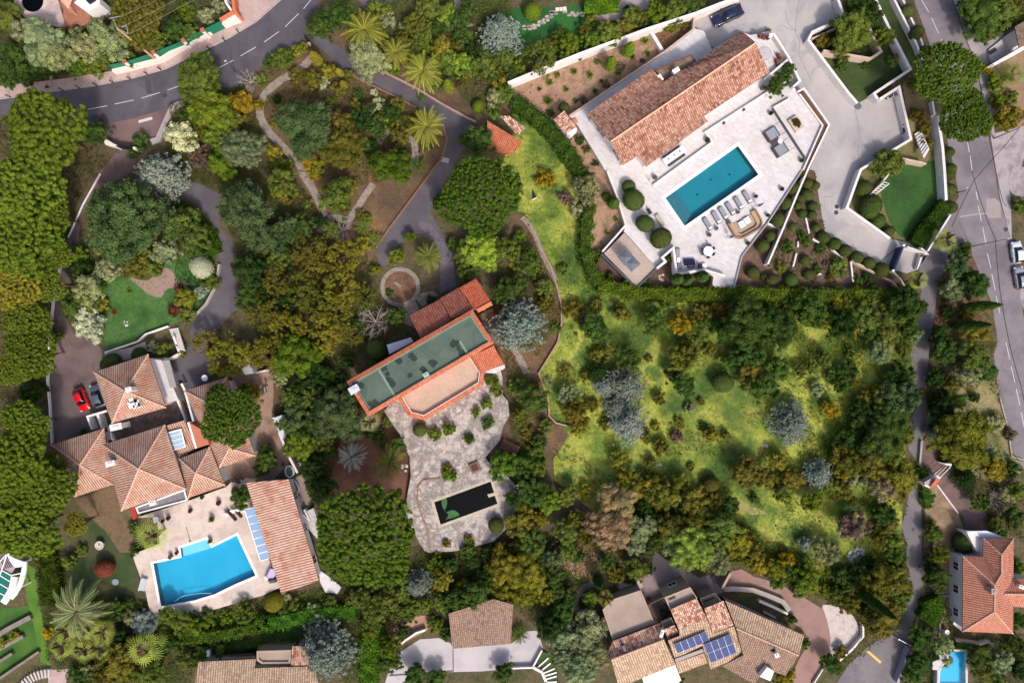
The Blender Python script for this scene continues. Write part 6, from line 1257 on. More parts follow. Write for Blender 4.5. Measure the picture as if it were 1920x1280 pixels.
def poisson(n,R_,rmin,rg,shape=None):
    P=[]; t=0
    while len(P)<n and t<n*60:
        t+=1; a=rg.uniform(0,2*math.pi); r=R_*math.sqrt(rg.uniform()); lim=1 if shape is None else shape(a)
        x,y=r*math.cos(a)*lim,r*math.sin(a)*lim
        if all((x-p[0])**2+(y-p[1])**2>rmin*rmin for p in P): P.append((x,y))
    return P
def dome(name,R_,hz,n,lr,seed,size,per,rmin=None,zj=.3,base=.0,skirt=True,**k):
    rg=np.random.default_rng(seed); ph=rg.uniform(0,6.28,4); am=rg.uniform(.05,.16,4)
    sh=lambda a:.88+sum(am[i]*math.sin((i+2)*a+ph[i]) for i in range(4))*.8
    P=poisson(n,R_-lr[0]*.6,rmin if rmin else (lr[0]+lr[1])*.42,rg,sh); L=[]
    for x,y in P:
        q=min(1,(x*x+y*y)/(R_*R_)); z=base+hz*math.sqrt(max(0,1-q*.96))+rg.normal(0,zj); r=rg.uniform(*lr)*(1-.25*q); L.append((x,y,max(z,r*.5),r,rg.uniform(0,1)))
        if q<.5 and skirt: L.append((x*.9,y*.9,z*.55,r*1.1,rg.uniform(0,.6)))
    return from_lobes(name,np.array(L),size,per,rg,**k)
def branches_mesh(name,R_,H,n,seed,r0=.05,m=None,up=.5,sub=5):
    rg=random.Random(seed); mb=MB()
    for k in range(n):
        a=2*math.pi*k/n+rg.uniform(-.3,.3); L_=R_*rg.uniform(.6,1); e=Vector((math.cos(a)*L_,math.sin(a)*L_,H*rg.uniform(.4,1)*up+H*.35)); m_=e*.5+Vector((rg.uniform(-.2,.2),rg.uniform(-.2,.2),H*.2))
        mb.tube((0,0,H*.1),m_,r0,r0*.6,5,False); mb.tube(m_,e,r0*.6,r0*.2,5,False)
        for j in range(sub):
            t=rg.uniform(.1,.9); b=m_.lerp(e,t); q=b+Vector((rg.uniform(-1,1),rg.uniform(-1,1),rg.uniform(0,.8)))*R_*.28; mb.tube(b,q,r0*.35,r0*.12,4,False)
            for i in range(2): q2=q+Vector((rg.uniform(-1,1),rg.uniform(-1,1),rg.uniform(0,.6)))*R_*.14; mb.tube(q,q2,r0*.18,r0*.08,3,False)
    me=bpy.data.meshes.new(name); me.from_pydata([tuple(v) for v in mb.v],[],mb.f); me.update(); me.materials.append(m or TRUNK); return me
def trunk_mesh(seed,lean=.3):
    """unit trunk: height 1, radius 1 at the foot"""
    rg=random.Random(seed); mb=MB(); P=[(0,0,-.02)]; x=y=0
    for k in range(1,6): x+=rg.uniform(-lean,lean)*.6; y+=rg.uniform(-lean,lean)*.6; P.append((x,y,k/5))
    for k in range(5): mb.tube(P[k],P[k+1],1-.13*k,1-.13*(k+1),8,False)
    for k in range(5): a=k*1.26+rg.random(); mb.tube(P[3],(x+math.cos(a)*5,y+math.sin(a)*5,1.12),.5,.2,5,False)
    me=bpy.data.meshes.new('trunk'); me.from_pydata([tuple(v) for v in mb.v],[],mb.f); me.update(); me.materials.append(TRUNK); return me
TRK=[trunk_mesh(s) for s in (1,2,3)]
def cedar(seed,R_=4.5,H=4.0):
    rg=np.random.default_rng(seed); pts=[];nn=[];tg=[];vv=[]; L=[]
    nb=46
    for k in range(nb):
        lv=k/nb; a=k*2.399+rg.uniform(-.3,.3); R1=R_*(1.05-.75*lv**1.2)*rg.uniform(.62,1.08); z0=H*(.1+.85*lv)
        m_=int(R1*11)
        for j in range(m_):
            t=.12+.88*(j+rg.uniform())/m_; side=rg.normal(0,.16+.2*math.sin(math.pi*min(1,t))*.8)*R1*.75; x=math.cos(a)*R1*t-math.sin(a)*side; y=math.sin(a)*R1*t+math.cos(a)*side
            L.append((x,y,z0-.45*t*t*R1*.25+rg.normal(0,.12),rg.uniform(.16,.34),rg.uniform(0,1)*.7+.3*t))
    L=np.array(L); return from_lobes('crown_cedar',L,.10,190,rg,asp=.38,jit=.5,core=.62,nzmin=-.1,rad=.8)
def aleppo(seed,R_=5.0):
    rg=np.random.default_rng(seed); L=[]
    for k in range(26):
        a=rg.uniform(0,6.28); r=R_*math.sqrt(rg.uniform())*.85; cx,cy=math.cos(a)*r,math.sin(a)*r; cz=3.2*math.sqrt(max(0,1-(r/R_)**2*.9))+rg.normal(0,.5)
        for j in range(9): L.append((cx+rg.normal(0,.55),cy+rg.normal(0,.55),max(.3,cz+rg.normal(0,.3)),rg.uniform(.28,.6),rg.uniform(.2,1)*.8+.2*rg.uniform()))
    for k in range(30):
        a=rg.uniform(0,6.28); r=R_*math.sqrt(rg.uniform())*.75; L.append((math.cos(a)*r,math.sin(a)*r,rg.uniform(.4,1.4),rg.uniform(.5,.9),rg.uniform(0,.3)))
    return from_lobes('crown_aleppo',np.array(L),.13,130,rg,asp=.3,jit=.6,core=.6,rad=.7)
def ball(seed,R_=1.0,n=2600,size=.06,fl=.92):
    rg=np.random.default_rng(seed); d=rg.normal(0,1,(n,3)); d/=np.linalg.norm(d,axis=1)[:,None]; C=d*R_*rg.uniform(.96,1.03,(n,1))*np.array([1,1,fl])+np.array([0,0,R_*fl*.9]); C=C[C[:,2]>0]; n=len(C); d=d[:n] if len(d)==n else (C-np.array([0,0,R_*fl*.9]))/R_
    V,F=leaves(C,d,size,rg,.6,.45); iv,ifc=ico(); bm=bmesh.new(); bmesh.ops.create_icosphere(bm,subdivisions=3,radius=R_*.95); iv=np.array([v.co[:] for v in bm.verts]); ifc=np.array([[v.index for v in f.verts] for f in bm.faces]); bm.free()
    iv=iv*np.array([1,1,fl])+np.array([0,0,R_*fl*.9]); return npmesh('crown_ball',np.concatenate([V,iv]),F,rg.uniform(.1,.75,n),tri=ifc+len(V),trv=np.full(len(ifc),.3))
def cypress(seed):
    """height 1 (x6), radius .1"""
    rg=np.random.default_rng(seed); n=5200; t=rg.uniform(0,1,n)**.9; a=rg.uniform(0,6.28,n); pr=np.sin(np.pi*np.clip(t*.93+.09,0,1))**.62*(1-t*.35); bump=1+.12*np.sin(a*5+t*23)+rg.normal(0,.07,n)
    r=.78*pr*bump; C=np.stack([r*np.cos(a),r*np.sin(a),t*6],1); N=np.stack([np.cos(a),np.sin(a),np.full(n,.5)],1); V,F=leaves(C,N,.085,rg,.5,.5,np.tile([0,0,1.],(n,1)))
    mb=MB(); mb.lathe((0,0,0),[(.74*math.sin(math.pi*min(1,tt*.93+.09))**.62*(1-tt*.35)*.88,tt*6) for tt in [k/12 for k in range(12)]],10); cv=np.array(mb.v); tri=[]
    for f in mb.f:
        for k in range(1,len(f)-1): tri.append((f[0],f[k],f[k+1]))
    return npmesh('crown_cypress',np.concatenate([V,cv]),F,rg.uniform(0,.9,n),tri=np.array(tri)+len(V),trv=np.full(len(tri),.15))
def palm(seed,n=46,L_=3.0,droop=.55,up=.9,lw=.34,leaf=.03):
    """date palm head: arching fronds with leaflets both sides"""
    rg=np.random.default_rng(seed); V=[];F=[];v=[]
    for k in range(n):
        a=k*2.399+rg.uniform(-.15,.15); lev=k/n; el=up*(1-lev)*1.25+rg.uniform(-.1,.1)-.1; L1=L_*rg.uniform(.82,1.08)*(.75+.25*min(1,lev*2)); x=z=0.; P=[]; s=14; e_=el
        for j in range(s+1):
            P.append((x,z)); x+=L1/s*math.cos(e_); z+=L1/s*math.sin(e_); e_-=droop*1.7/s*(1+j/s*1.2)
        dr=np.array([math.cos(a),math.sin(a)]); sd=np.array([-math.sin(a),math.cos(a)]); br=rg.uniform(.25,.95)
        for j in range(1,s+1):
            for q in range(2):
                t=(j-1+q/2)/s; i0=min(s-1,int(t*s)); fr=t*s-i0; px_=P[i0][0]*(1-fr)+P[i0+1][0]*fr; pz=P[i0][1]*(1-fr)+P[i0+1][1]*fr
                w_=lw*L_*.42*math.sin(math.pi*min(1,t*.86+.14))**.8
                for sg in (-1,1):
                    b=np.array([dr[0]*px_,dr[1]*px_,pz]); tip=b+np.array([dr[0]*w_*.8+sd[0]*sg*w_,dr[1]*w_*.8+sd[1]*sg*w_,-.12*w_+rg.normal(0,.03)]); wd=np.array([dr[0],dr[1],0])*leaf; mid=(b+tip)/2+np.array([0,0,.05*w_])
                    i=len(V); V+= [b,mid-wd,tip,mid+wd]; F.append((i,i+1,i+2,i+3)); v.append(br*.8*(.35+.65*lev if k%3 else .2)+rg.uniform(0,.2))
            c0=P[j-1];c1=P[j]; i=len(V); hw=.028
            V+=[np.array([dr[0]*c0[0]+sd[0]*hw,dr[1]*c0[0]+sd[1]*hw,c0[1]+.01]),np.array([dr[0]*c1[0]+sd[0]*hw*.6,dr[1]*c1[0]+sd[1]*hw*.6,c1[1]+.01]),np.array([dr[0]*c1[0]-sd[0]*hw*.6,dr[1]*c1[0]-sd[1]*hw*.6,c1[1]+.01]),np.array([dr[0]*c0[0]-sd[0]*hw,dr[1]*c0[0]-sd[1]*hw,c0[1]+.01])]; F.append((i,i+1,i+2,i+3)); v.append(.95)
    return npmesh('crown_palm',np.array(V),np.array(F),np.array(v))
def fanpalm(seed,n=14,L_=1.8):
    rg=np.random.default_rng(seed); V=[];F=[];v=[]
    for k in range(n):
        a=k*2.399; lev=k/n; el=1.15*(1-lev)-.25; st=L_*rg.uniform(.5,.75)*(.5+.5*lev); dr=np.array([math.cos(a)*math.cos(el),math.sin(a)*math.cos(el),math.sin(el)]); c=dr*st; sd=np.array([-math.sin(a),math.cos(a),0]); br=rg.uniform(.2,1)
        i=len(V); V+=[sd*.02,c+sd*.02,c-sd*.02,-sd*.02]; F.append((i,i+1,i+2,i+3)); v.append(.9)
        m_=10; FR=L_*rg.uniform(.48,.62)
        for j in range(m_):
            b=-1.5+3.0*j/(m_-1); d=(np.array([math.cos(a),math.sin(a),0])*math.cos(b)+sd*math.sin(b)); d=d+np.array([0,0,-.25-.2*abs(b)+dr[2]*.6]); d/=np.linalg.norm(d); w_=np.cross(d,[0,0,1.]); w_/=np.linalg.norm(w_)+1e-6; i=len(V)
            V+=[c,c+d*FR*.6+w_*.035,c+d*FR,c+d*FR*.6-w_*.035]; F.append((i,i+1,i+2,i+3)); v.append(br*.85+.15*(j%2))
    return npmesh('crown_fan',np.array(V),np.array(F),np.array(v))
def rosette(seed,n=44):
    rg=np.random.default_rng(seed); V=[];F=[];v=[]
    for k in range(n):
        a=k*2.399; el=1.35*(1-k/n)+.12; L_=rg.uniform(.75,1.05); d=np.array([math.cos(a)*math.cos(el),math.sin(a)*math.cos(el),math.sin(el)]); s=np.array([-math.sin(a),math.cos(a),0])*.07; i=len(V)
        V+=[s*.5,d*L_*.5+s,d*L_+np.array([0,0,-.08]),d*L_*.5-s]; F.append((i,i+1,i+2,i+3)); v.append(rg.uniform(0,1))
    return npmesh('crown_rosette',np.array(V),np.array(F),np.array(v))
def pinecrown(seed,R_=8.0,n=250,rm=.86,lr=(.46,.7),zj=.22):
    rg=np.random.default_rng(seed); ph=rg.uniform(0,6.28,4); am=rg.uniform(.04,.12,4); sh=lambda a:.9+sum(am[i]*math.sin((i+2)*a+ph[i]) for i in range(4))*.7; L=[]
    for x,y in poisson(n,R_-.6,rm,rg,sh):
        q=min(1,(x*x+y*y)/(R_*R_)); z=.5+4.7*math.sqrt(max(0,1-q*.96))+rg.normal(0,zj); r=rg.uniform(*lr); vv=rg.uniform(.15,1)
        for j in range(4): a=rg.uniform(0,6.28); d=r*rg.uniform(.1,.75); L.append((x+math.cos(a)*d,y+math.sin(a)*d,z+rg.normal(0,.12),r*rg.uniform(.5,.8),min(1,max(0,vv+rg.normal(0,.12)))))
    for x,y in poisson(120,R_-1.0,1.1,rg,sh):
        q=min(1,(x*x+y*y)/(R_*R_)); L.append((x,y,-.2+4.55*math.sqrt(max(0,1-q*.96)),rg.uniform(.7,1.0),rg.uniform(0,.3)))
    return from_lobes('crown_pine',np.array(L),.105,300,rg,asp=.34,jit=.45,core=.85,nzmin=-.1,rad=.9)
# prototypes: kind -> list of (crown mesh, nominal radius, bottom height at nominal scale, crown height, has trunk, noun)
PT={
'P':[(pinecrown(s),8,5.2,4.6) for s in (11,12,13)],
'Q':[(pinecrown(s,8.0,470,.6,(.34,.52),.16),8,5.2,4.6) for s in (14,15)],
'B':[(dome('crown_broad',4.5,2.9,64,(.5,1.05),s,.13,230,zj=.45,asp=.55,core=.8),4.5,2.0,3.4) for s in (21,22,23,24)],
'b':[(dome('crown_broad',2.4,1.9,30,(.36,.62),s,.11,270,zj=.28,asp=.55,core=.8),2.4,1.0,2.2) for s in (31,32,33,34)],
'S':[(dome('crown_shrub',1.3,.95,17,(.24,.42),s,.075,430,zj=.14,asp=.55,core=.8),1.3,.05,1.2) for s in (41,42,43,44)],
'O':[(dome('crown_olive',4,2.7,90,(.32,.8),s,.085,420,rmin=.45,zj=.5,asp=.35,jit=.7,core=.74),4,2.0,3.2) for s in (51,52,53)],
'A':[(aleppo(s),5,3.0,3.2) for s in (61,62,63)],
'C':[(cedar(s),4.5,1.2,4.0) for s in (71,72)],
'K':[(ball(s),1,0,1.85) for s in (81,82)],
'Y':[(cypress(s),.8,.2,6) for s in (91,92)],
'D':[(palm(s,n=40,lw=.27,leaf=.019),2.45,2.6,1.0) for s in (101,102)],
'F':[(fanpalm(s),1.9,3.4,1.0) for s in (111,112)],
'N':[(branches_mesh('crown_bare',3,2.6,13,s,.07,mat('grey_bark',['8c827c','a39a94'],2),sub=9),3,.4,2.0) for s in (121,)],
'R':[(rosette(s),1,0,.8) for s in (131,132)]}
PC={'n':('4c6426','rich green'),'s':('4a5e40','sage green'),'q':('7e9238','lime green'),'k':('4c5a34','dark olive'),'e':('848a3e','pale green'),'t':('857a62','taupe brown'),'f':('7a8a46','pale green'),'g':('42582c','dark green'),'m':('5c6c34','mid green'),'l':('5c7028','bright green'),'y':('74742e','yellow green'),'u':('8a7c28','golden yellow'),'o':('62622e','olive green'),'b':('808e8e','silvery blue'),
 'v':('7c8868','grey green'),'d':('2f4422','very dark green'),'r':('6e4238','reddish'),'w':('a9b09a','white flowering'),'p':('685a54','purple brown')}
NOUN={'P':'umbrella pine','B':'broadleaf tree','b':'small tree','S':'shrub','O':'olive tree','A':'feathery pine','C':'cedar','K':'clipped ball shrub','Y':'cypress','D':'date palm','F':'fan palm','N':'bare branched tree','R':'spiky rosette plant'}
OBJN={'P':'umbrella_pine','B':'broadleaf_tree','b':'small_tree','S':'shrub','O':'olive_tree','A':'feathery_pine','C':'cedar_tree','K':'clipped_ball_shrub','Y':'cypress_tree','D':'date_palm','F':'fan_palm','N':'bare_tree','R':'rosette_plant'}
CATN={'P':'tree','B':'tree','b':'tree','S':'shrub','O':'tree','A':'tree','C':'tree','K':'shrub','Y':'tree','D':'palm','F':'palm','N':'tree','R':'plant'}
GRP={'P':'umbrella pines around the gardens','B':'broadleaf trees between the plots','b':'small trees between the plots','S':'garden and meadow shrubs','O':'grey olive like trees','A':'feathery pines','C':'blue grey cedars','K':'clipped ball shrubs','Y':'slim cypresses','D':'date palms','F':'fan palms','N':'bare branched trees','R':'spiky rosette plants in the beds'}
LM=[('red hatchback',152,748),('bright blue angular pool',385,1065),('black pool',872,942),('green flat roof',790,690),('teal villa pool',1335,350),('long villa roof',1270,190),('round stone bed',753,537),('bright orange hut roof',945,255),('curved stone path',500,215),('stone path fork',610,405),
('lane bend',845,300),('top left road curve',250,170),('wooden utility pole',250,75),('black iron gate',232,275),('sandy lawn patch',290,530),('triangular dark lawn',1640,130),('bright green right lawn',1700,370),('navy sliding gate',1690,485),('white parked hatchback',1908,472),('red gatehouse',1755,892),
('salmon roofed house',1845,1090),('small azure pool',1788,1250),('solar panels',1330,1210),('brown tiled carport',900,1170),('brown yard',1265,1100),('flat taupe garage',1180,1160),('white gravel patch',1580,1185),('meadow middle',1390,760),('white rock pile',1608,1044),('stepping stone lawn',1030,40),
('navy sports car',1364,28),('white speckle roof hut',1058,230),('round white fountain',186,1022),('striped corner lawn',30,1210),('left villa courtyard',290,770),('striped pool house roof',530,1000),('bottom left cottage',450,1265),('dry right slope',1800,740),('corner house roof',1905,75),('curved white steps',1730,270),
('sandy villa bed',1080,140),('tan roof terrace',1175,485),('winding brown edging',1040,620),('reddish curved drive',1480,1120),('blue black conifer group',1165,760),('half octagonal terrace',840,730),('stone patio palms',700,862),('pink earth bed',760,1165),('planted slope bed',1530,480),('left drive kerb',100,560),('right dashed road',1820,420),
('narrow lane middle',1722,680),('lower lane bend',1700,1120),('yellow parking line',1640,1230),('fan shaped steps',1030,1250),('meadow top left',1050,420),('meadow bottom',1450,930),('concrete yard',850,1230),('top gravel yard',1160,20),('long tall garden wall',1130,90),('white villa terrace',1400,420),('dark service yard',1245,1145)]
ORD=['','second','third','fourth','fifth','sixth','seventh','eighth','ninth','tenth','eleventh','twelfth']
PL=[]   # (kind, colour, x, y, r_px, tip)
EXTRA=[]
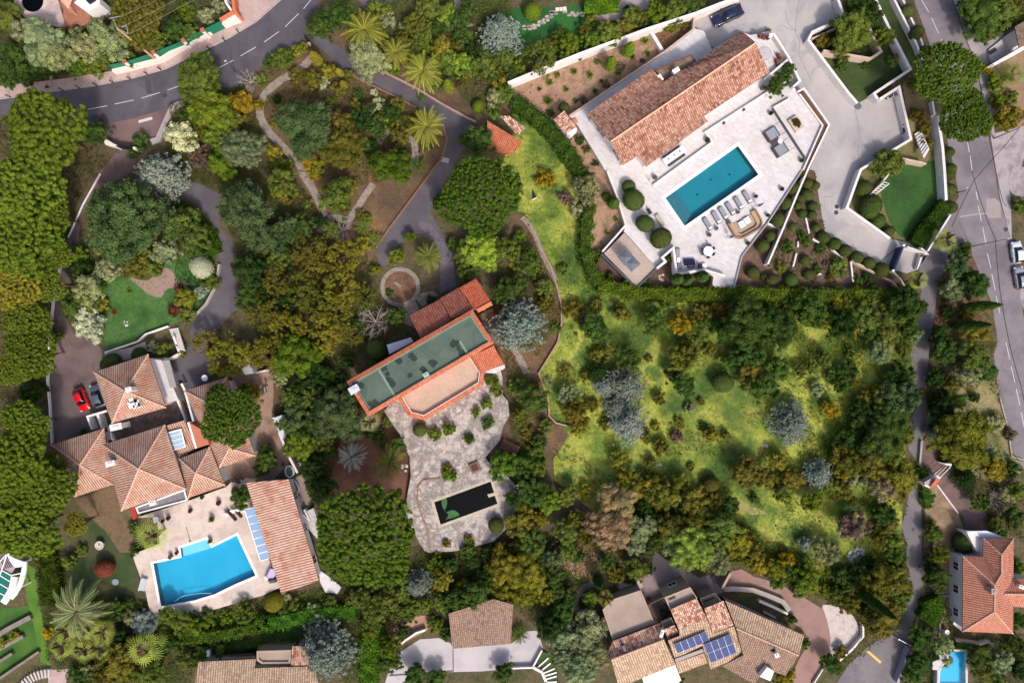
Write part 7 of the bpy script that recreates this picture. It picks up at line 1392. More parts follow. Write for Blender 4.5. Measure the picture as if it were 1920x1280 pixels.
PLANTS='''
1|Po1030,110,250 Sl1390,70,70 Sl1420,120,50 Sv1550,120,70 Sv1640,40,60 Bg1310,220,95 bm1420,240,75 bm1160,320,85 Bv850,300,140 bv740,230,100 Bv620,350,120 Bv300,300,170 bv190,240,110 bg110,440,140 Bv420,430,130 bn560,500,80 bl680,490,80 bm770,450,70 bg330,520,95 bd200,540,100 bg60,570,90 bm70,130,110 Sg30,20,80 Pl330,980,350 Bg700,990,100 Bm1490,590,190 Bl1570,810,170 Su1790,780,115 N.1870,610,100 Sg1420,890,85 Sw1370,1020,125 Cb1180,1300,235 Ov1800,1110,180 bl1620,1010,120 Bm1710,900,110 Sg1050,1060,75 Sp1480,1180,90 bl1660,1230,110 Sg1000,1140,50 bg1240,300,60 bo900,170,70 Sy1330,140,55 bm980,450,60 bo520,330,70 bv560,300,90 bg420,330,90 bv120,400,80 bm1580,700,80 bo1440,1000,80 bo1560,960,80 bg1680,1130,80 bm250,500,80 bv700,380,90 bg1100,220,70
2|Bg470,190,105 Bg630,100,125 Sm550,190,45 De800,205,165 De1040,385,120 De1245,520,150 De1275,940,150 Dg1215,1235,70 Bv830,430,150 bv990,150,65 Sv1110,210,55 bm880,60,60 bo1190,180,95 Bm1300,40,95 Sl1290,120,65 bq1430,110,80 bg1590,80,85 Cb1830,230,200 Sg1560,280,90 bm1420,470,100 by1390,360,90 Sl1640,440,50 bq1530,470,90 Sl1300,350,65 bm1180,350,70 Sy1830,590,80 bm1710,490,95 bm1850,430,95 bg1900,540,70 Su1580,590,38 Sr1520,625,32 Sl1030,510,60 Yl1440,640,45 Kl1665,790,48 Sm1790,840,60 Sv1790,740,75 bm1870,700,75 Sy325,370,60 Sm195,430,85 Sg110,460,60 Sm30,600,55 Sy550,530,60 So420,590,85 Sw500,620,50 Sw885,690,32 Sw925,780,58 Sw850,830,42 Sg765,705,45 Sy935,905,75 Sy1025,930,60 Bs350,940,215 bo640,930,110 bd790,880,105 Bo640,1100,165 Su380,1205,70 Sy450,1260,70 So1075,1035,80 Sd1010,860,90 So1140,930,80 Bn1015,1240,150 Sg850,1110,70 Sg1290,1080,45 Bg1660,1040,130 Su20,780,45 Sy120,920,40 Sy130,1150,70 Sm190,1230,80 Sd150,740,40 Yy445,430,40 Yy625,540,30 Yy655,630,28 Kl1020,750,28 bg720,150,60 bm1100,420,60 So1500,330,60 bd1650,360,70 bg1330,250,60 bm960,60,60 bg1780,560,60 Sp1690,610,50 Sm1240,730,30 bm1250,250,90 bo1100,300,70 bg1500,150,80 bm1600,500,80 bo1760,450,80 bg1380,200,70 So620,660,60 So760,800,70 Sm560,760,50 So300,560,60 bg900,960,80 bo1060,780,60 So700,560,45 Sm1350,640,50
3|Kl155,70,66 bo950,130,70 Bl1080,90,85 bm1220,80,95 bg1350,30,90 bl590,300,80 by560,250,55 Bl430,330,90 bm740,250,95 bo830,200,75 Am220,440,140 bg650,200,60 Sg540,180,55 Sl40,520,80 So310,330,55 Rm465,530,42 Rm585,555,45 Rm280,610,48 Rl405,665,38 Rm270,750,55 Rm480,755,36 Rg625,680,38 Rm800,540,42 Rg905,420,32 Rm1020,395,36 Rm1000,300,50 Yl742,470,60 Yl880,365,50 Sp820,495,34 Sp710,630,34 Sp540,750,34 Sp980,455,20 Kk392,800,40 Sg290,850,32 Sg510,1050,40 Sg630,1225,30 So640,460,25 So340,560,25 Rg205,665,28 Rg670,605,25 So1180,190,60 So1280,170,50 Sl30,770,40 Sm560,1120,30 bd890,80,60 bm360,270,70 bg500,380,60 bg680,260,70 bm900,120,80 bg1010,180,60 bm1280,60,70 bo600,150,50
4|Bm640,230,155 Bl880,270,85 bm945,450,50 Sg560,480,55 Sm530,190,40 Bg790,130,85 Sg690,70,55 Sg640,30,55 Kk1060,70,50 Kk1128,235,54 Kk1180,380,44 Kk1365,1140,42 Kk1380,1265,44 Pn1340,550,285 Pn1490,870,235 Bg1600,110,150 bm1760,80,120 bg1620,240,80 bd1500,40,70 Sl1720,620,80 by1800,880,105 Fm1860,540,110 Sm1830,730,60 Sp1880,860,60 Sm900,1220,120 So1200,1080,60 So1180,950,55 Sg160,520,55 bg60,650,70 Sg130,600,55 So420,310,60 Sg740,480,40 Sg700,250,60 So380,330,40 Sl1720,760,60 Sy1650,520,50 So1100,620,60 So1130,860,60 bm1850,130,70 bg760,70,80 bo560,380,70 bm680,150,90 bg1700,200,80 bo1840,40,80 bm1650,180,60
5|Pl180,170,330 Pl150,560,300 Pl400,590,170 Pl380,330,180 Py130,850,240 Pl350,840,170 Pl190,1130,210 Bs900,350,300 Bs1840,300,215 Sl580,640,85 Ov800,740,110 Su760,590,60 Su905,640,60 Sy1060,650,80 Bv1230,600,110 So980,720,90 Sm1150,720,75 bv650,890,120 bg540,1020,100 Sw650,1150,130 Sr670,1130,40 Sr650,1060,30 Kw1490,720,85 bm1430,560,90 Sy1390,950,85 Sr1300,1050,50 Sr1340,890,40 bb1510,900,60 Sm1570,820,80 Sm1400,1080,70 Rr850,1060,35 Rv940,1145,30 Rl960,900,40 Bd1860,750,130 Sg1000,680,60 Bm1330,400,130 Bm1480,500,110 Bm1430,350,90 Sg620,800,70 Sl740,860,50 Sy760,1000,55 bm420,1240,55 Bg1860,950,110 bs1900,560,80 bv590,980,70 Sl1010,770,45 bo1080,720,70 bm650,980,90 bg600,740,80 bm1180,640,60 bg1480,620,70 So1260,540,50
6|Bm190,80,115 By170,130,80 Sm390,260,50 Su440,20,60 Bm600,190,140 by690,130,70 Sl830,360,48 Dm800,420,82 Dm890,510,62 Bl1155,495,50 Bl1050,640,72 Dm1290,640,112 Sy790,560,75 Sy890,740,45 Pn1690,190,345 Bq1690,600,150 Bm1560,650,95 Bm1860,600,110 Bg1580,750,90 Bs100,520,120 Bs230,420,110 bg330,420,110 N.640,440,110 Ao390,600,150 Ay650,640,145 Ay420,740,110 Ao350,900,170 Ay640,880,160 Ao150,830,120 Ao80,1090,160 Ay230,1190,160 Ao600,1090,170 Ay520,1230,160 Bd50,750,90 Sr90,760,40 Ao820,960,100 N.890,1130,145 Bg1050,1090,80 Sm830,970,45 Ao720,1230,90 bg190,570,80 Ay480,580,60 Sg1000,920,32 Sg1310,960,38 Bg1870,900,110 Bd1380,230,70 bd220,990,90 bd480,960,80 Bd480,380,60 So30,620,60 Bd120,930,100 By1740,500,80 bm1480,560,60 bg300,500,90 bo560,700,90 bm160,680,90 bo480,1120,100 bg700,1150,80 bo40,950,90 So230,200,60 So660,260,60 bm560,440,70 So780,330,45
7|bl60,500,62 bm50,640,90 Bg130,690,110 bg40,860,85 bm250,880,85 Sm385,740,48 Ov560,130,130 Sv500,290,70 Sp400,200,60 Kk920,210,80 Kk1005,390,66 Kk1125,500,78 Kk880,110,48 Kl710,190,34 Yg765,240,45 Rm780,360,38 Rm710,460,32 Sg650,620,45 Kk740,785,28 Kk860,830,30 Sg1170,650,55 So470,1040,85 So820,1060,75 Bg1070,1110,110 bu1280,1150,95 bo1430,1070,80 Bg1750,1130,190 Bm1420,1210,100 bg620,1190,120 Yg1245,810,50 Yg1320,815,50 Yg1435,790,50 Cb40,1160,255 Bd1600,1180,110 bg1850,1230,90 bo1550,1040,70 Su250,60,80 So640,1010,60 bm1180,1000,60 Sg1330,870,35 Sg1010,830,40 Sm1900,800,35 Kk1820,760,50 Kk1890,560,50 bo540,1130,60 Sm1640,1060,60 bo250,1000,70 bm190,760,60 Sm330,1180,45
8|Kk210,130,50 Kk155,245,50 Kk90,365,56 Kk30,490,42 Kk270,20,38 Kk365,110,32 Kk310,175,44 Kk310,95,38 Kk345,260,36 Kk340,330,34 Kk370,425,34 Kk255,205,30 Kk235,260,30 Kk265,320,34 Kk195,420,34 Kk430,495,46 Kk510,545,48 Kk590,595,48 Kk680,645,48 Kk770,690,48 Kk865,742,56 Sg255,480,35 Sg150,575,55 Sg290,530,50 Sg400,585,45 Kk290,670,40 Sm540,720,72 Kk320,780,42 So110,720,50 Kk40,812,46 Kk190,818,52 Sg370,740,38 Sg760,810,50 Kk730,125,62 Kk795,258,84 Kk840,370,56 Kk915,450,42 Kk1375,20,45 Kk1380,135,46 Kk1395,270,46 Ff1360,515,105 Ff1145,815,88 Bs1430,700,105 bv1400,890,100 bg1560,860,110 bg1530,800,80 Yg1610,1015,70 Yg1530,1160,75 So1500,1080,60 By1560,1210,110 Bd1300,1230,90 Sm1900,260,60 Bg90,1180,150 bg330,1050,130 by90,1090,60 bm700,1080,120 Bd560,1150,120 By440,1130,80 Bd1020,1000,130 Bd1080,940,60 bv1110,1230,65 bm850,1100,110 by560,1010,85 Bm900,1220,95 bg1480,590,60 bm1330,860,60 Sg1700,420,1 Sg680,820,40 So470,800,35 Sp440,700,30 bg200,990,80 bl40,1010,60 bm1000,1100,70 Sp1370,1000,50 Sg1360,1070,60 Bg1150,1020,60 bm780,1000,80 by640,1180,80 bg760,1200,90 Bm260,1010,70 bo150,1060,60 bm540,1090,80 bg1060,1180,80 bo820,1240,70
9|Pl230,90,230 Pl60,230,130 Pl180,620,210 Pl140,900,280 Pl350,1120,240 Pl60,1150,200 Pl400,950,120 Sd220,380,90 Kk810,175,80 Kk1030,105,60 Sm1220,70,70 Sw1150,40,48 Ay1690,120,170 Ay1560,30,130 Ay1880,110,120 Pn1720,560,265 Bg1800,1170,90 Su1760,1110,28 Su1400,480,35 So1360,90,40 bo1880,380,90 Sp1775,1035,40 Sg960,1020,1 Sg620,680,28 bg250,360,60 Sr1260,30,1
10|Ay60,100,140 Bl300,110,175 bv170,270,70 Bd450,250,120 Bg540,260,70 bm270,440,95 bs300,590,120 Bs600,560,200 bl330,780,125 Kk890,60,85 Bd430,950,100 Bd480,1100,110 Bd330,320,80 Sd690,150,60 Fv850,610,90 Db710,870,110 Dm990,910,130 Sg930,720,65 Bg1050,780,75 Sm980,610,45 Rb785,705,34 Kk1225,665,52 Sl1340,700,55 Sl1450,655,55 Rm1590,735,65 Rm1740,615,65 Sg1740,610,50 Sl1450,1000,60 Su1430,960,40 Bn1850,930,120 bg80,880,95 bg30,960,60 Pn820,1470,440 Bm500,750,90 Bd640,300,70 bg430,640,90 Bd470,470,80 Sl1075,1150,30 Sl1770,290,55 Sl1810,370,50 Sl1730,470,50 Sl1650,530,40  Sg1600,730,40 Bg560,830,60 bg690,420,60 Sg860,700,45  bm420,420,90 bg560,420,90 bm210,620,80 bg380,700,80 bg480,1000,70 bo360,200,70 bg640,480,80
11|Sm40,330,70 Bg150,430,120 Rv280,300,60 bv410,400,80 bo480,540,105 by500,650,70 Sm180,800,80 Bg870,120,115 So670,100,80 Cd650,230,110 Cb870,330,175 Cb700,340,110 Cb880,620,180 Cb790,500,120 So1110,430,55 Bo1290,130,120 bo1330,70,80 Bg1290,330,100 Kk1595,310,78 So1260,610,48 Sp1235,710,52 Sd1440,640,40 Sy1490,700,62 By800,880,78 So1130,800,75 So1345,940,35 By880,1050,110 by1070,1090,100 Bo1150,1150,130 by1260,1070,90 Bo1370,1200,120 Ko1500,1080,62 Bo1750,980,120 Bo1880,1010,100 Bt780,1220,160 bg1650,150,85 Bg1800,100,120 Bo1800,230,100 Bg1880,330,120 bm1760,300,70 So1420,450,30 Sg1820,1180,45 Bg150,1130,130 bm420,1150,80 Bl280,1190,110 by550,1130,60 Bd20,1180,80 So1030,130,35 So560,250,50 So1000,700,60 bg60,940,100 bm180,960,80 So400,220,60 Bd1000,1230,80 Bv870,1240,60 So600,480,60 Sy1080,640,40 So1600,700,45 So700,620,50 bo1480,60,60 Bd1200,230,60 Sv1330,500,45 by940,1140,80 bo1100,1180,80 bg1280,1200,90 bo1500,1200,80 bg1640,1230,80 bm1040,900,50 bm60,560,70 So110,680,60 bg210,740,65 bm250,640,60 So170,330,45 Sm230,480,45
12|Ov850,80,115 Bd1000,250,105 Sm1030,70,60 Bg1320,80,110 Bm1570,130,130 Bg1640,230,95 Bv1500,250,100 By1470,730,220 Cd1500,1020,130 Cb1230,690,65 Bd1310,520,110 bd1260,280,75 Sv1715,615,72 Sp1820,700,48 By1700,950,110 bv1680,870,90 Cd1360,870,75 Sd1550,420,48 Bs1010,430,140 Bg940,600,150 bg700,600,90 Bg860,750,165 Bm960,830,110 Bo640,900,120 Bo780,930,120 By1010,1010,130 by780,780,80 bu470,510,75 Su660,320,38 Su830,370,60 bg600,230,85 bm640,110,60 Cb200,620,190 Cb400,1010,145 bv370,360,60 Bg60,220,120 Bm330,190,60 Sy650,1200,33 Bt870,1110,105 bm120,1140,80 Bl340,1200,90 bo190,1030,85 Sd40,360,60 bo560,1120,80 Sv600,1050,65 bg1220,1170,45 N.1690,1190,85 Bg1600,1210,80 bg1850,960,65 Bm1880,1120,80 Su1172,385,33 bm420,130,70 bg560,330,70 Bd700,500,80 Bd600,730,90 bg1350,400,60 bo1390,320,80 Bm240,220,60 Bv1800,1150,70 By80,900,80 bm1430,450,70 bg480,250,60 Bd1240,430,60 Bm1170,30,1 by60,1050,60 Bm900,520,120 bo720,440,70 bg800,640,90 by560,980,70 Bo560,860,100 bm1040,720,70 bm460,1080,80 bo980,1160,70 bv700,1040,60
13|Pl190,130,280 Py565,95,105 bm520,370,60 Sm610,290,48 Kr760,435,68 Ff1110,190,140 Dv540,765,215 Ff470,900,110 Ff620,880,110 Ff750,920,110 Ff440,1020,110 Ff600,1050,120 Ff730,1030,90 Ff1050,1050,150 bg870,740,85 Sb1080,830,100 Sv980,790,70 Bl1440,850,90 Sl1560,850,65 Bm1350,830,95 bg1560,770,60 Bm1830,760,90 Sl1700,800,60 Sl1850,810,60 Bo890,1140,130 bo800,1240,100 Bm1140,1200,110 Sy100,925,40 Sy30,980,40 Bo1010,990,85 Bm1400,1110,80 bg620,1240,80 bd870,950,85 Sg1010,300,50 bv1450,780,60 Sm1250,870,60 Su360,900,50 Bm1020,1250,90 bv650,1200,70 bo760,1140,70 Sg1000,120,50 bm1240,770,70 bo1000,1080,80 bg1160,1060,80 bg1300,1000,80 bm1500,1050,60 bo720,1240,70 bg560,1200,60
14|Ky120,690,75 Sm300,700,60 bv430,730,60 Bm850,680,105 Bm970,670,105 bm880,790,95 Cb1220,560,130 By1400,500,90 bl1350,400,75 bg1440,410,70 Cg1620,380,105 By1850,400,130 by1850,590,100 Bg1640,620,120 bg1500,660,110 bm1400,690,80 Bl1000,1000,95 Sm1340,850,70 bg1420,910,60 Cb500,1090,265 bl900,920,60 bg1200,1230,95 bg1350,1250,75 bg1860,1210,80 bm1030,1130,75 by1380,570,60 bm1250,700,75 bm1150,740,80 Bg1100,900,60 bl930,1100,60 Rg1080,870,22 Rg1120,830,22 Rg1160,820,22 Rg1200,825,18 Rg1160,880,18 bd1700,480,80 bg1750,310,70 bg1590,290,70 bm1100,620,70 bo720,650,60 bg200,740,50 Sv220,640,50 bm560,680,60 Kk1800,110,58 Sl1425,235,30 Sl1590,200,32 bm760,640,80 by1560,560,70 bg1720,560,90 bo1760,390,70 bm1560,740,60 bg960,1120,70 bm1060,760,70 bo860,900,70
15|By100,440,150 by90,620,110 By240,640,75 Bm150,220,120 bo60,80,120 Bs300,350,90 Bg330,480,80 Bg330,590,80 Bg380,750,100 Bd300,850,120 Bm400,150,100 bo560,180,80 Bt740,120,180 Bv960,130,120 bv930,250,90 Bg700,380,80 bo780,470,75 bm930,430,90 Of1350,280,200 Ov1300,170,90 Ov1550,380,120 Ov1200,270,85 Bo1200,120,120 Bo1400,60,120 Bm1580,130,140 By1700,230,110 By1850,400,85 Bo1820,290,90 bm590,650,70 Fy705,650,70 bv600,850,120 Ov550,960,140 Ov620,1080,140 Ov500,1180,150 bv380,930,110 Ov400,1080,120 Sg220,840,45 Dg50,920,85 Yd650,530,45 Sl330,1120,35 bg500,330,60 Sm770,590,40 bg1000,300,60 bd1060,200,80 Bd1280,30,90 bg1080,70,80 by200,60,70 Sp320,270,60 Bg1030,430,50 Sg900,510,45 bg1250,1290,50 bg160,330,90 bo60,260,80 by180,520,90 bm420,300,70 bo460,60,70 bg1120,200,80 bo1300,80,90 bg1480,130,80 bm1680,330,70 bo1760,180,80 bg420,640,80 bo700,80,60
16|Bp650,110,130 Sp610,70,60 bv440,300,105 Sb270,230,60 bu150,370,72 By50,430,90 Bl300,500,115 bg200,440,85 bo900,100,80 bm930,230,80 bg960,320,80 Bo870,500,130 bo1000,540,80 bo620,680,90 bm520,630,80 Yd810,690,130 Su480,600,30 Bo850,840,110 Bo900,720,90 Sy740,900,28 Sy1230,90,38 Bm1250,170,75 bl1290,330,80 Bg1280,500,105 Bg1160,950,105 Ov1320,1000,100 Sv1330,1110,60 Bg1140,1130,95 bg1080,1230,80 Kk1495,240,76 Bg1600,1090,110 Bm1620,1200,90 Bv1760,1130,100 Bg1870,820,80 Sl1895,420,50 bm1720,80,60 Sl1800,1010,40 Bg1880,1000,70 bg180,800,40 Bg480,1140,85 by130,1240,80 Bg280,980,50 Bg1850,40,90 bg1760,160,45 bm1040,620,60 bg700,470,80 Bm620,560,60 bo760,780,80 Bm960,640,70 bm240,600,60 bo780,560,70 Sm500,470,50 bg620,470,60 Bd1230,420,60 bg760,380,60 Sm860,1020,1 Bm1700,1250,80 bd1900,1180,80 Bo1000,420,60 Bm420,590,60 bo560,1050,50 bo840,200,70 bg880,20,90 Bo820,640,90 bm940,450,70 bo680,560,80 bg560,480,70 bo930,780,70 bm1000,700,60 bo340,560,70 bm80,520,70
'''
for ln in PLANTS.strip().split('\n'):
    t,rest=ln.split('|'); ox,oy,k=TL[t]
    for tok in rest.split():
        a,b,c=tok[2:].split(',')
        if float(c)>=15: PL.append([tok[0],tok[1],ox+float(a)/k,oy+float(b)/k,float(c)/k,0])
def dirw(dx,dy):
    v='above' if dy<-abs(dx)*.4 else 'below' if dy>abs(dx)*.4 else ''; h_='left' if dx<-abs(dy)*.4 else 'right' if dx>abs(dy)*.4 else ''
    return {'above':'above','below':'below','':''}[v]+(' ' if v and h_ else '')+(h_ if not v else ('left of' if h_=='left' else 'right of' if h_ else ''))+(' of' if not v and h_ else '')
def dirp(dx,dy):
    if abs(dx)+abs(dy)<12: return 'at'
    s=dirw(dx,dy)
    return {'above left of':'up left of','above right of':'up right of','below left of':'down left of','below right of':'down right of'}.get(s,s or 'beside')
lab={}
for i,p in enumerate(PL):
    q=min(LM,key=lambda l:(l[1]-p[2])**2+(l[2]-p[3])**2); c=PC.get(p[1],('','grey'))[1]; n_=NOUN[p[0]]
    if p[0]=='N': c='pale'
    if p[0] in 'PC' : n_={'P':'umbrella pine','C':'cedar'}[p[0]]
    p.append('%s %s %s the %s'%(c,n_,dirp(p[2]-q[1],p[3]-q[2]),q[0])); p.append(q); lab.setdefault(p[6],[]).append(i)
for L_,ids in lab.items():
    if len(ids)>1:
        ids.sort(key=lambda i:(PL[i][2]-PL[i][7][1])**2+(PL[i][3]-PL[i][7][2])**2); n=len(ids)
        for k,i in enumerate(ids):
            w_='nearer' if (n==2 and k==0) else 'farther' if n==2 else 'nearest' if k==0 else 'farthest' if k==n-1 else ORD[k]+' nearest'
            PL[i][6]=w_+' '+L_
            if len(PL[i][6].split())>16: PL[i][6]=' '.join(PL[i][6].split()[:16])
cnt={}
DECKS=[(terr,TZ),(deck,DZ),(patio,DZ)]
def inside(P,x,y):
    c=False; n=len(P)
    for i in range(n):
        a,b=P[i],P[i-1]
        if (a[1]>y)!=(b[1]>y) and x<(b[0]-a[0])*(y-a[1])/(b[1]-a[1])+a[0]: c=not c
    return c
def place(kind,colr,x,y,r,label,zbase=None,rs=None):
    k=kind
    r_m=r*SC*{'P':.93,'B':1.06,'b':1.12,'S':1.12,'O':.95,'A':.95,'C':.96,'D':.97,'F':.96,'K':.985,'Y':1,'R':1,'N':1}.get(k,1.0)
    if k=='B' and r_m<3.0: k2='b'
    elif k=='b' and r_m<1.5: k2='S'
    elif k=='S' and r_m>1.9: k2='b'
    elif k=='P' and colr=='n': k2='Q'
    else: k2=k
    pr=PT[k2]; cnt[k2]=cnt.get(k2,0)+1; me,Rn,hb,hc=pr[cnt[k2]%len(pr)]
    low = kind in 'SKR' 
    s=r_m/Rn
    if k2=='b' and kind=='S': hb=.1
    if k=='P': hb=4.0+.28*r_m; 
    elif k in 'B': hb=hb*s+.4 if k2=='B' else 1.4*s
    elif k=='b': hb=.9*s if k2=='b' else .3
    elif k=='D': hb=1.5+.5*r_m if r_m>2.0 else .6
    elif k=='F': hb=3.6 if colr!='m' else 1.5
    elif k in 'OA': hb=hb*max(.7,s)
    else: hb*=s
    zc=hb+hc*s*.72
    YH=2.5 if r<9 else 4.2 if r<17 else 8.0 if r<22 else 10.5
    if k=='Y': s=min(r_m,.85)/.8; zc=hb+YH/2
    g=G(x,y,min(zc,14)); zb=0.0
    for P,z in DECKS:
        if inside([(q.x,q.y) for q in P],g.x,g.y): zb=z
    if zb: g=G(x,y,zc+zb)
    rg=random.Random(int(x*7+y*13)); rz=rg.uniform(0,6.28)
    e=empty(OBJN[kind],(g.x,g.y,zb),label,CATN[kind],GRP[kind],rz)
    o=bpy.data.objects.new('crown' if kind!='K' else 'foliage',me); col.objects.link(o); o.parent=e; o.location=(0,0,hb); sq=rg.uniform(.92,1.1)
    zs=s*(1.0 if k not in 'SB' else rg.uniform(.85,1.15))
    if k=='Y': zs=YH/6
    o.scale=(s*sq,s/sq,zs*(rg.uniform(.82,1.05) if k=='K' else 1))
    if kind!='N':
        c=lin(PC[colr][0]); jw=.05 if k in 'PCDF' else .11; j=[rg.uniform(1-jw,1+jw) for q in (1,1,1)]; cc=1.32*rg.uniform(.84,1.2); sv=1.0
        o.color=(c[0]*cc*j[0],c[1]*cc*j[1]**.5,c[2]*cc*j[2],1)
    if k in 'PBbOACDFYN' and hb>.25 :
        tr=bpy.data.objects.new('trunk',TRK[cnt[k2]%3]); col.objects.link(tr); tr.parent=e; tw=max(.06,.05*r_m**.9+.06)
        if k=='D': tw=.28
        if k=='F': tw=.2
        if k=='N': tw=.1
        tr.scale=(tw,tw,hb+hc*zs*(.35 if k in 'PBbOAC' else .02))
    return e
for p in PL: place(*p[:5],p[6])
for s,r,c,lb in POTS+POT2:
    z=TZ if s[0] in '3478kd' else DZ if s[0]=='a' else 0
    if s.startswith('3:1378') or s.startswith('3:1495') or s.startswith('k:495') : z=.05
    g=W(s,z+.7)[0]; e=empty('potted_plant',(g.x,g.y,z),lb,'potted plant','potted plants around the decks'); mb=MB(); mb.lathe((0,0,0),[(r*.6,0),(r*.85,.45),(r*.9,.5),(r*.7,.5),(r*.7,.44)],14); local(e,mb,'pot',DPOT if 'dark' in lb else mat('red_pot',['7c3a30'],bump=0) if 'red' in lb else POT)
    big=c in 'lm'; me=PT['R' if big else 'S'][0][0]; o=bpy.data.objects.new('foliage',me); col.objects.link(o); o.parent=e; o.location=(0,0,.42); sc_=(1.9*r if big else r*1.0/1.3); o.scale=(sc_,)*3; cc=lin(PC[c][0]); o.color=(*cc,1)
# planter shrub
o=bpy.data.objects.new('foliage',PT['S'][1][0]); col.objects.link(o); o.parent=LP; o.location=(0,0,.35); o.scale=(.75,.5,.4); o.color=(*lin('4f4f2c'),1)
# ---- hedges
def hedge(s,w_,h_,c,label,dens=52,size=.15,z0=0,name='hedge',lump=.36):
    P=smooth_pts(W(s,h_),4); rg=np.random.default_rng(len(s)*7+int(w_*100)); C=[];N=[]
    Pn=[Vector((p.x,p.y,0)) for p in P]
    for a,b in zip(Pn[:-1],Pn[1:]):
        L_=(b-a).length
        if L_<1e-4: continue
        d=(b-a)/L_; n=np.array([-d.y,d.x,0]); dd=np.array([d.x,d.y,0]); A=np.array([a.x,a.y,0])
        for (u0,u1,vert,cntf) in ((-.5,.5,0,w_),(-.5,-.5,1,h_),(.5,.5,1,h_)):
            k=int(dens*L_*cntf)+1; t=rg.uniform(-.03,1.03,k)[:,None]*L_; u=rg.uniform(u0,u1,k)[:,None]; z=(np.full((k,1),h_) if not vert else rg.uniform(0,1,(k,1))*h_)
            edge=np.clip(np.abs(u)*2,0,1)**4 if not vert else 0
            Q=A+dd*t+n*u*w_; wob=lump*np.sin(Q[:,:1]*2.3)*np.cos(Q[:,1:2]*2.9)+rg.normal(0,lump*.45,(k,1)); z=z+(wob if not vert else 0)-(edge*.18*h_ if not vert else 0); Q=Q+(n*np.sign(u)*wob if vert else 0); Q[:,2:]=z+z0
            C.append(Q); nr=(np.tile([0,0,1.],(k,1)) if not vert else n*np.sign(u)+np.array([0,0,.4])); N.append(nr)
    C=np.concatenate(C);N=np.concatenate(N); o0=C.mean(0); o0[2]=z0; C=C-o0; V,F=leaves(C,N,size,rg,.55,.75)
    mb=MB(); mb.strip([Vector((p.x-o0[0],p.y-o0[1],0)) for p in Pn],w_*.86,0,h_*.9); cv=np.array(mb.v); tri=[]
    for f in mb.f:
        for k in range(1,len(f)-1): tri.append((f[0],f[k],f[k+1]))
    vv=rg.uniform(0,.45,len(F))+.55*(.5+.5*np.sin(C[:,0]*1.7+np.sin(C[:,1]*2.1)*2))
    me=npmesh('hedge_leaves',np.concatenate([V,cv]),F,vv,tri=np.array(tri)+len(V),trv=np.full(len(tri),.1)); o=bpy.data.objects.new(name,me); col.objects.link(o); o.location=o0; cc=lin(PC[c][0]) if c in PC else lin(c); o.color=(*[q*1.15 for q in cc],1); tag(o,label,'hedge'); return o
hedge('3:10,740 100,820 230,920 340,1040 430,1150 500,1270 7:560,50',2.0,1.8,'425c26','thick bright green hedge curving down the left side of the villa beds')
hedge('7:590,240 560,400 555,600 600,740 650,850',1.7,1.8,'4a6228','bright hedge continuing down beside the grey shrub to the terrace corner')
hedge('7:650,850 800,885 1000,920 1400,925 1920,925 8:400,935 900,935 1080,950',1.9,1.7,'586c26','long lime hedge running along the top of the meadow below the villa')
hedge('8:1350,240 1280,330 1190,440 1125,545',2.0,1.6,'34501e','clipped dark green hedge strip between bright lawn and red earth',lump=.05)
hedge('5:1290,290 1400,340 1500,430 1560,540 1590,620',2.6,1.2,'3c5c1c','curving ivy green hedge mound right of the big dark tree')
hedge('13:310,290 350,420 360,560 370,700',3.0,1.4,'3c4c1c','wide dark hedge column right of the lime grass strip')
hedge('13:1200,960 1400,945 1600,935 1920,865 14:100,820',1.6,1.6,'4c6426','lime hedge along the top of the bottom left cottage garden')
hedge('14:0,850 150,830 350,790 560,760 740,750',2.0,1.6,'48742a','green hedge below the striped pool house running right')
hedge('14:850,800 870,950 840,1100 850,1290',2.8,1.8,'4d7026','tall ivy hedge column left of the concrete yard')
hedge('3:545,35 660,38 800,20',1.5,1.6,'557a26','clipped rectangular green hedge at the top beside the gravel yard',lump=.04)
hedge('16:1235,650 1260,730 1200,830',3.0,1.6,'40601f','rounded bright hedge below the big round shrub by the lower lane',lump=.08)
hedge('16:1420,1000 1525,1012',1.0,1.0,'527a2a','short clipped hedge just above the small azure pool',lump=.04)
hedge('7:960,290 1030,460 1090,560',1.0,.9,'24401c','dark low planting strip beneath the three clipped domes')
hedge('7:845,130 900,85',.7,.7,'24401c','short dark planting at the top of the clipped domes')
''
hedge('m:150,400 155,560',.55,1.3,'4c7030','left thin hedge beside the small white box',lump=.03)
hedge('m:385,360 360,560',.9,1.3,'5c7a34','right thin hedge beside the small white box',lump=.03)
hedge('m:930,372 1150,362 1380,358',.5,.5,'a8a020','row of yellow and orange flowers above the brown flat roof',name='flower_border')
hedge('11:0,900 120,900 240,930',2.0,1.3,'3f6a26','dark green ivy edge below the brown wooden stairs')
hedge('12:1180,950 1185,1100 1210,1250',1.1,1.2,'46662a','narrow green hedge below the red gatehouse along the lane')
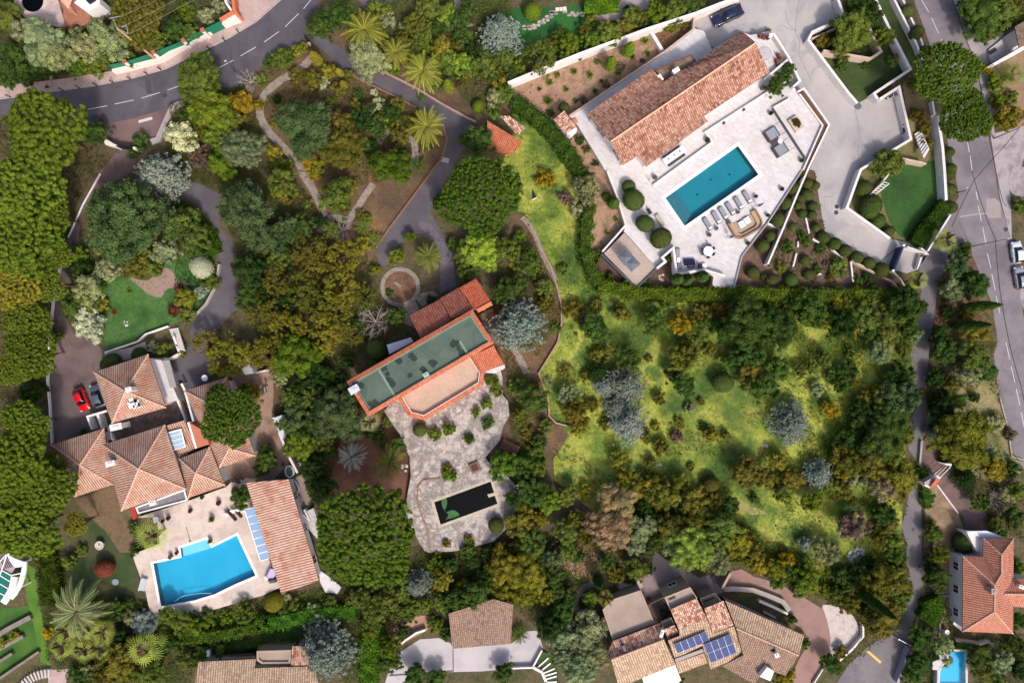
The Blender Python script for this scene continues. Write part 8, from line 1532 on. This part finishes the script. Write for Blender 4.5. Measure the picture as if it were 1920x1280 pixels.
# ---- undergrowth: low mounds of leaves that nobody could count
EX=[e for e in EXCL if len(e)>2]
def pmask(poly,X,Y):
    c=np.zeros(len(X),bool); n=len(poly)
    for i in range(n):
        x1,y1=poly[i][:2]; x2,y2=poly[i-1][:2]
        if y1==y2: continue
        m_=((y1>Y)!=(y2>Y))&(X<(x2-x1)*(Y-y1)/(y2-y1)+x1); c^=m_
    return c
def snoise(X,Y,s,seed):
    rg=np.random.default_rng(seed); o=np.zeros_like(X)
    for k in range(7):
        a=rg.uniform(0,6.28); f=rg.uniform(.6,1.7)*s; o+=np.sin((X*math.cos(a)+Y*math.sin(a))*f+rg.uniform(0,6.28))
    return o/7*1.6
def carpet(s,dens,size,hmax,c,name,seed,hmin=.05,scale=.9,thr=-9,asp=.5,jit=.55,hscale=1.0,poly=None):
    P=[(p.x,p.y) for p in (poly or W(s))]; A=np.array(P); lo=A.min(0);hi=A.max(0); rg=np.random.default_rng(seed); n=int(dens*(hi-lo).prod()); X=rg.uniform(lo[0],hi[0],n);Y=rg.uniform(lo[1],hi[1],n); k=pmask(P,X,Y); X=X[k];Y=Y[k]
    for e in EX:
        l2=e.min(0);h2=e.max(0)
        if l2[0]>hi[0] or h2[0]<lo[0] or l2[1]>hi[1] or h2[1]<lo[1]: continue
        k=~pmask(e,X,Y); X=X[k];Y=Y[k]
    h_=snoise(X,Y,scale*hscale,seed+5); k=h_>thr; X=X[k];Y=Y[k];h_=h_[k]
    z=hmin+(hmax-hmin)*np.clip(.5+h_*.6,0,1)*rg.uniform(.55,1,len(X)); v=np.clip(.45+snoise(X,Y,.55,seed+9)*.45,0,1)*.7+rg.uniform(0,.3,len(X))
    C=np.stack([X,Y,z],1); o0=C.mean(0); o0[2]=0; V,F=leaves(C-o0,np.tile([0,0,1.],(len(X),1)),size,rg,asp,jit); me=npmesh(name,V,F,v); o=bpy.data.objects.new(name,me); col.objects.link(o); o.location=o0; o.color=(*[q*1.15 for q in lin(c)],1); tag(o,kind='stuff'); return o
carpet('0:-20,130 0:0,165 0:120,150 0:210,115 0:300,80 0:390,40 0:430,25 0:440,-20 0:200,-20 0:200,20 0:150,55 0:80,45 0:30,-20 0:-20,-20',34,.15,1.6,'46582e','undergrowth',1)
carpet('0:100,215 0:170,250 0:200,300 0:150,380 0:120,480 0:100,600 0:95,720 0:95,800 0:-20,900 0:-20,230',14,.16,.8,'4a4526','undergrowth',2)
carpet('0:320,200 0:345,190 0:440,130 0:480,200 0:500,270 0:560,340 0:600,400 0:580,440 0:690,480 0:700,540 0:770,620 0:690,650 0:640,700 0:520,700 0:450,560 0:440,450 0:410,400 0:390,360 0:300,300 0:330,260',34,.15,1.5,'44502a','undergrowth',3)
carpet('0:650,50 0:720,-20 0:960,-20 0:960,60 0:1010,100 0:950,160 0:940,215 0:900,225 0:840,150 0:740,110 0:660,80',34,.15,1.4,'46592a','undergrowth',4)
carpet('0:500,130 0:600,110 0:700,170 0:790,200 0:830,260 0:700,350 0:600,340 0:520,230 0:490,180',16,.19,.55,'55552f','undergrowth',5)
carpet('0:510,770 0:640,700 0:690,770 0:720,800 0:640,830 0:620,900 0:640,960 0:570,950 0:540,860',34,.15,1.4,'33451f','undergrowth',6)
carpet('0:600,1090 0:760,1030 0:1000,1010 0:1130,950 0:1250,960 0:1270,1060 0:1130,1120 0:1010,1180 0:960,1130 0:840,1150 0:760,1150 0:700,1280 0:640,1280 0:620,1180',34,.15,1.5,'475428','undergrowth',7)
carpet('0:1200,870 0:1330,930 0:1420,1000 0:1560,1060 0:1700,1000 0:1715,1100 0:1690,1190 0:1600,1280 0:1560,1260 0:1560,1130 0:1400,1060 0:1290,1090 0:1180,1010 0:1150,930',34,.15,1.4,'4b5426','undergrowth',8)
carpet('0:1230,560 0:1730,560 0:1735,640 0:1700,760 0:1720,820 0:1720,930 0:1690,1000 0:1600,1000 0:1530,900 0:1480,930 0:1370,880 0:1600,760 0:1560,660 0:1440,720 0:1380,660 0:1300,690 0:1230,640',26,.15,1.6,'50602a','undergrowth',9,thr=-.15)
carpet('0:1745,520 0:1810,470 0:1850,560 0:1890,720 0:1900,880 0:1920,900 0:1920,1010 0:1830,990 0:1750,880 0:1730,800 0:1750,640',20,.15,1.0,'4d5028','undergrowth',10,thr=-.1)
carpet('0:1730,950 0:1760,1090 0:1790,1180 0:1780,1290 0:1690,1290 0:1710,1200 0:1735,1130 0:1720,1000',34,.15,1.3,'35481f','undergrowth',11)
carpet('0:1830,1190 0:1930,1190 0:1930,1290 0:1830,1290',30,.15,1.2,'3d4c26','undergrowth',12)
carpet('0:1800,-10 0:1930,-10 0:1930,50 0:1860,80 0:1830,90',30,.15,1.2,'40482a','undergrowth',13)
carpet('0:80,1140 0:230,1110 0:330,1150 0:520,1120 0:600,1100 0:660,1160 0:540,1220 0:370,1230 0:360,1290 0:150,1290 0:90,1230',34,.15,1.3,'47592a','undergrowth',14)
carpet('0:930,520 0:1000,430 0:1035,540 0:1050,600 0:990,700 0:1020,800 0:1020,1000 0:980,1000 0:960,830 0:950,700',26,.15,.9,'4f5a2a','undergrowth',15,thr=-.5)
carpet('0:1030,-10 0:1340,-10 0:1290,30 0:1150,70 0:1060,95 0:960,150 0:950,90 0:1080,60 0:1150,30',30,.14,1.2,'4a6a28','undergrowth',16)
carpet('0:115,420 0:230,480 0:180,500 0:195,600 0:150,600 0:130,560 0:140,500',26,.14,.9,'45602a','undergrowth',17)
carpet('0:330,450 0:405,450 0:400,560 0:350,600 0:330,560',24,.14,.7,'3c5226','undergrowth',18)
carpet('',7,.17,.24,'68792e','meadow_tufts',20,hmin=.03,scale=.7,thr=.0,asp=.3,jit=.9,poly=mp)
carpet('',3,.24,.5,'4e6526','meadow_tufts',21,hmin=.05,scale=.45,thr=.28,asp=.4,jit=.9,poly=mp)
carpet('5:720,850 900,780 1110,825 1200,950 1290,880 1440,860 1600,600 1640,850 1450,1100 1260,1175 1000,1290 9:790,75 770,0 5:740,1100 690,950',14,.1,.09,'35582a','lawn_tufts',31,hmin=.04,asp=.3,jit=.9)
carpet('4:1080,1240 1290,1190 8:1300,30 1300,225 1200,410 1040,525 930,425 880,300 830,100 870,20 960,-50',14,.1,.08,'305222','lawn_tufts',32,hmin=.04,asp=.3,jit=.9)
carpet('3:-60,90 60,50 540,35 570,180 610,340 450,430 100,430 -40,390',14,.1,.09,'2a5426','lawn_tufts',33,hmin=.04,asp=.3,jit=.9)
carpet('',2.2,.13,.3,'98945a','dry_stalks',34,hmin=.08,scale=.8,thr=.0,asp=.18,jit=1.2,poly=mp)
carpet('3:0,640 1030,240 1150,380 430,865 200,840 0,720',3,.13,.3,'6a6a3c','bed_plants',22,thr=.2,scale=1.6)
carpet('8:255,0 350,0 380,200 430,470 640,640 930,740 1000,890 0,890 0,400',14,.17,.4,'4c5430','bed_plants',23,thr=-.15,scale=1.6)
carpet('3:1040,250 1360,130 1370,215 1150,380',12,.12,.4,'5c4c34','bed_plants',24)
carpet('0:1780,560 0:1850,640 0:1880,800 0:1840,860 0:1790,760',5,.14,.3,'86803e','dry_tufts',25,thr=-.1)
carpet('4:310,240 575,130 760,150 850,380 770,440 420,380 330,300',14,.13,.5,'4c5a2c','bed_plants',26)
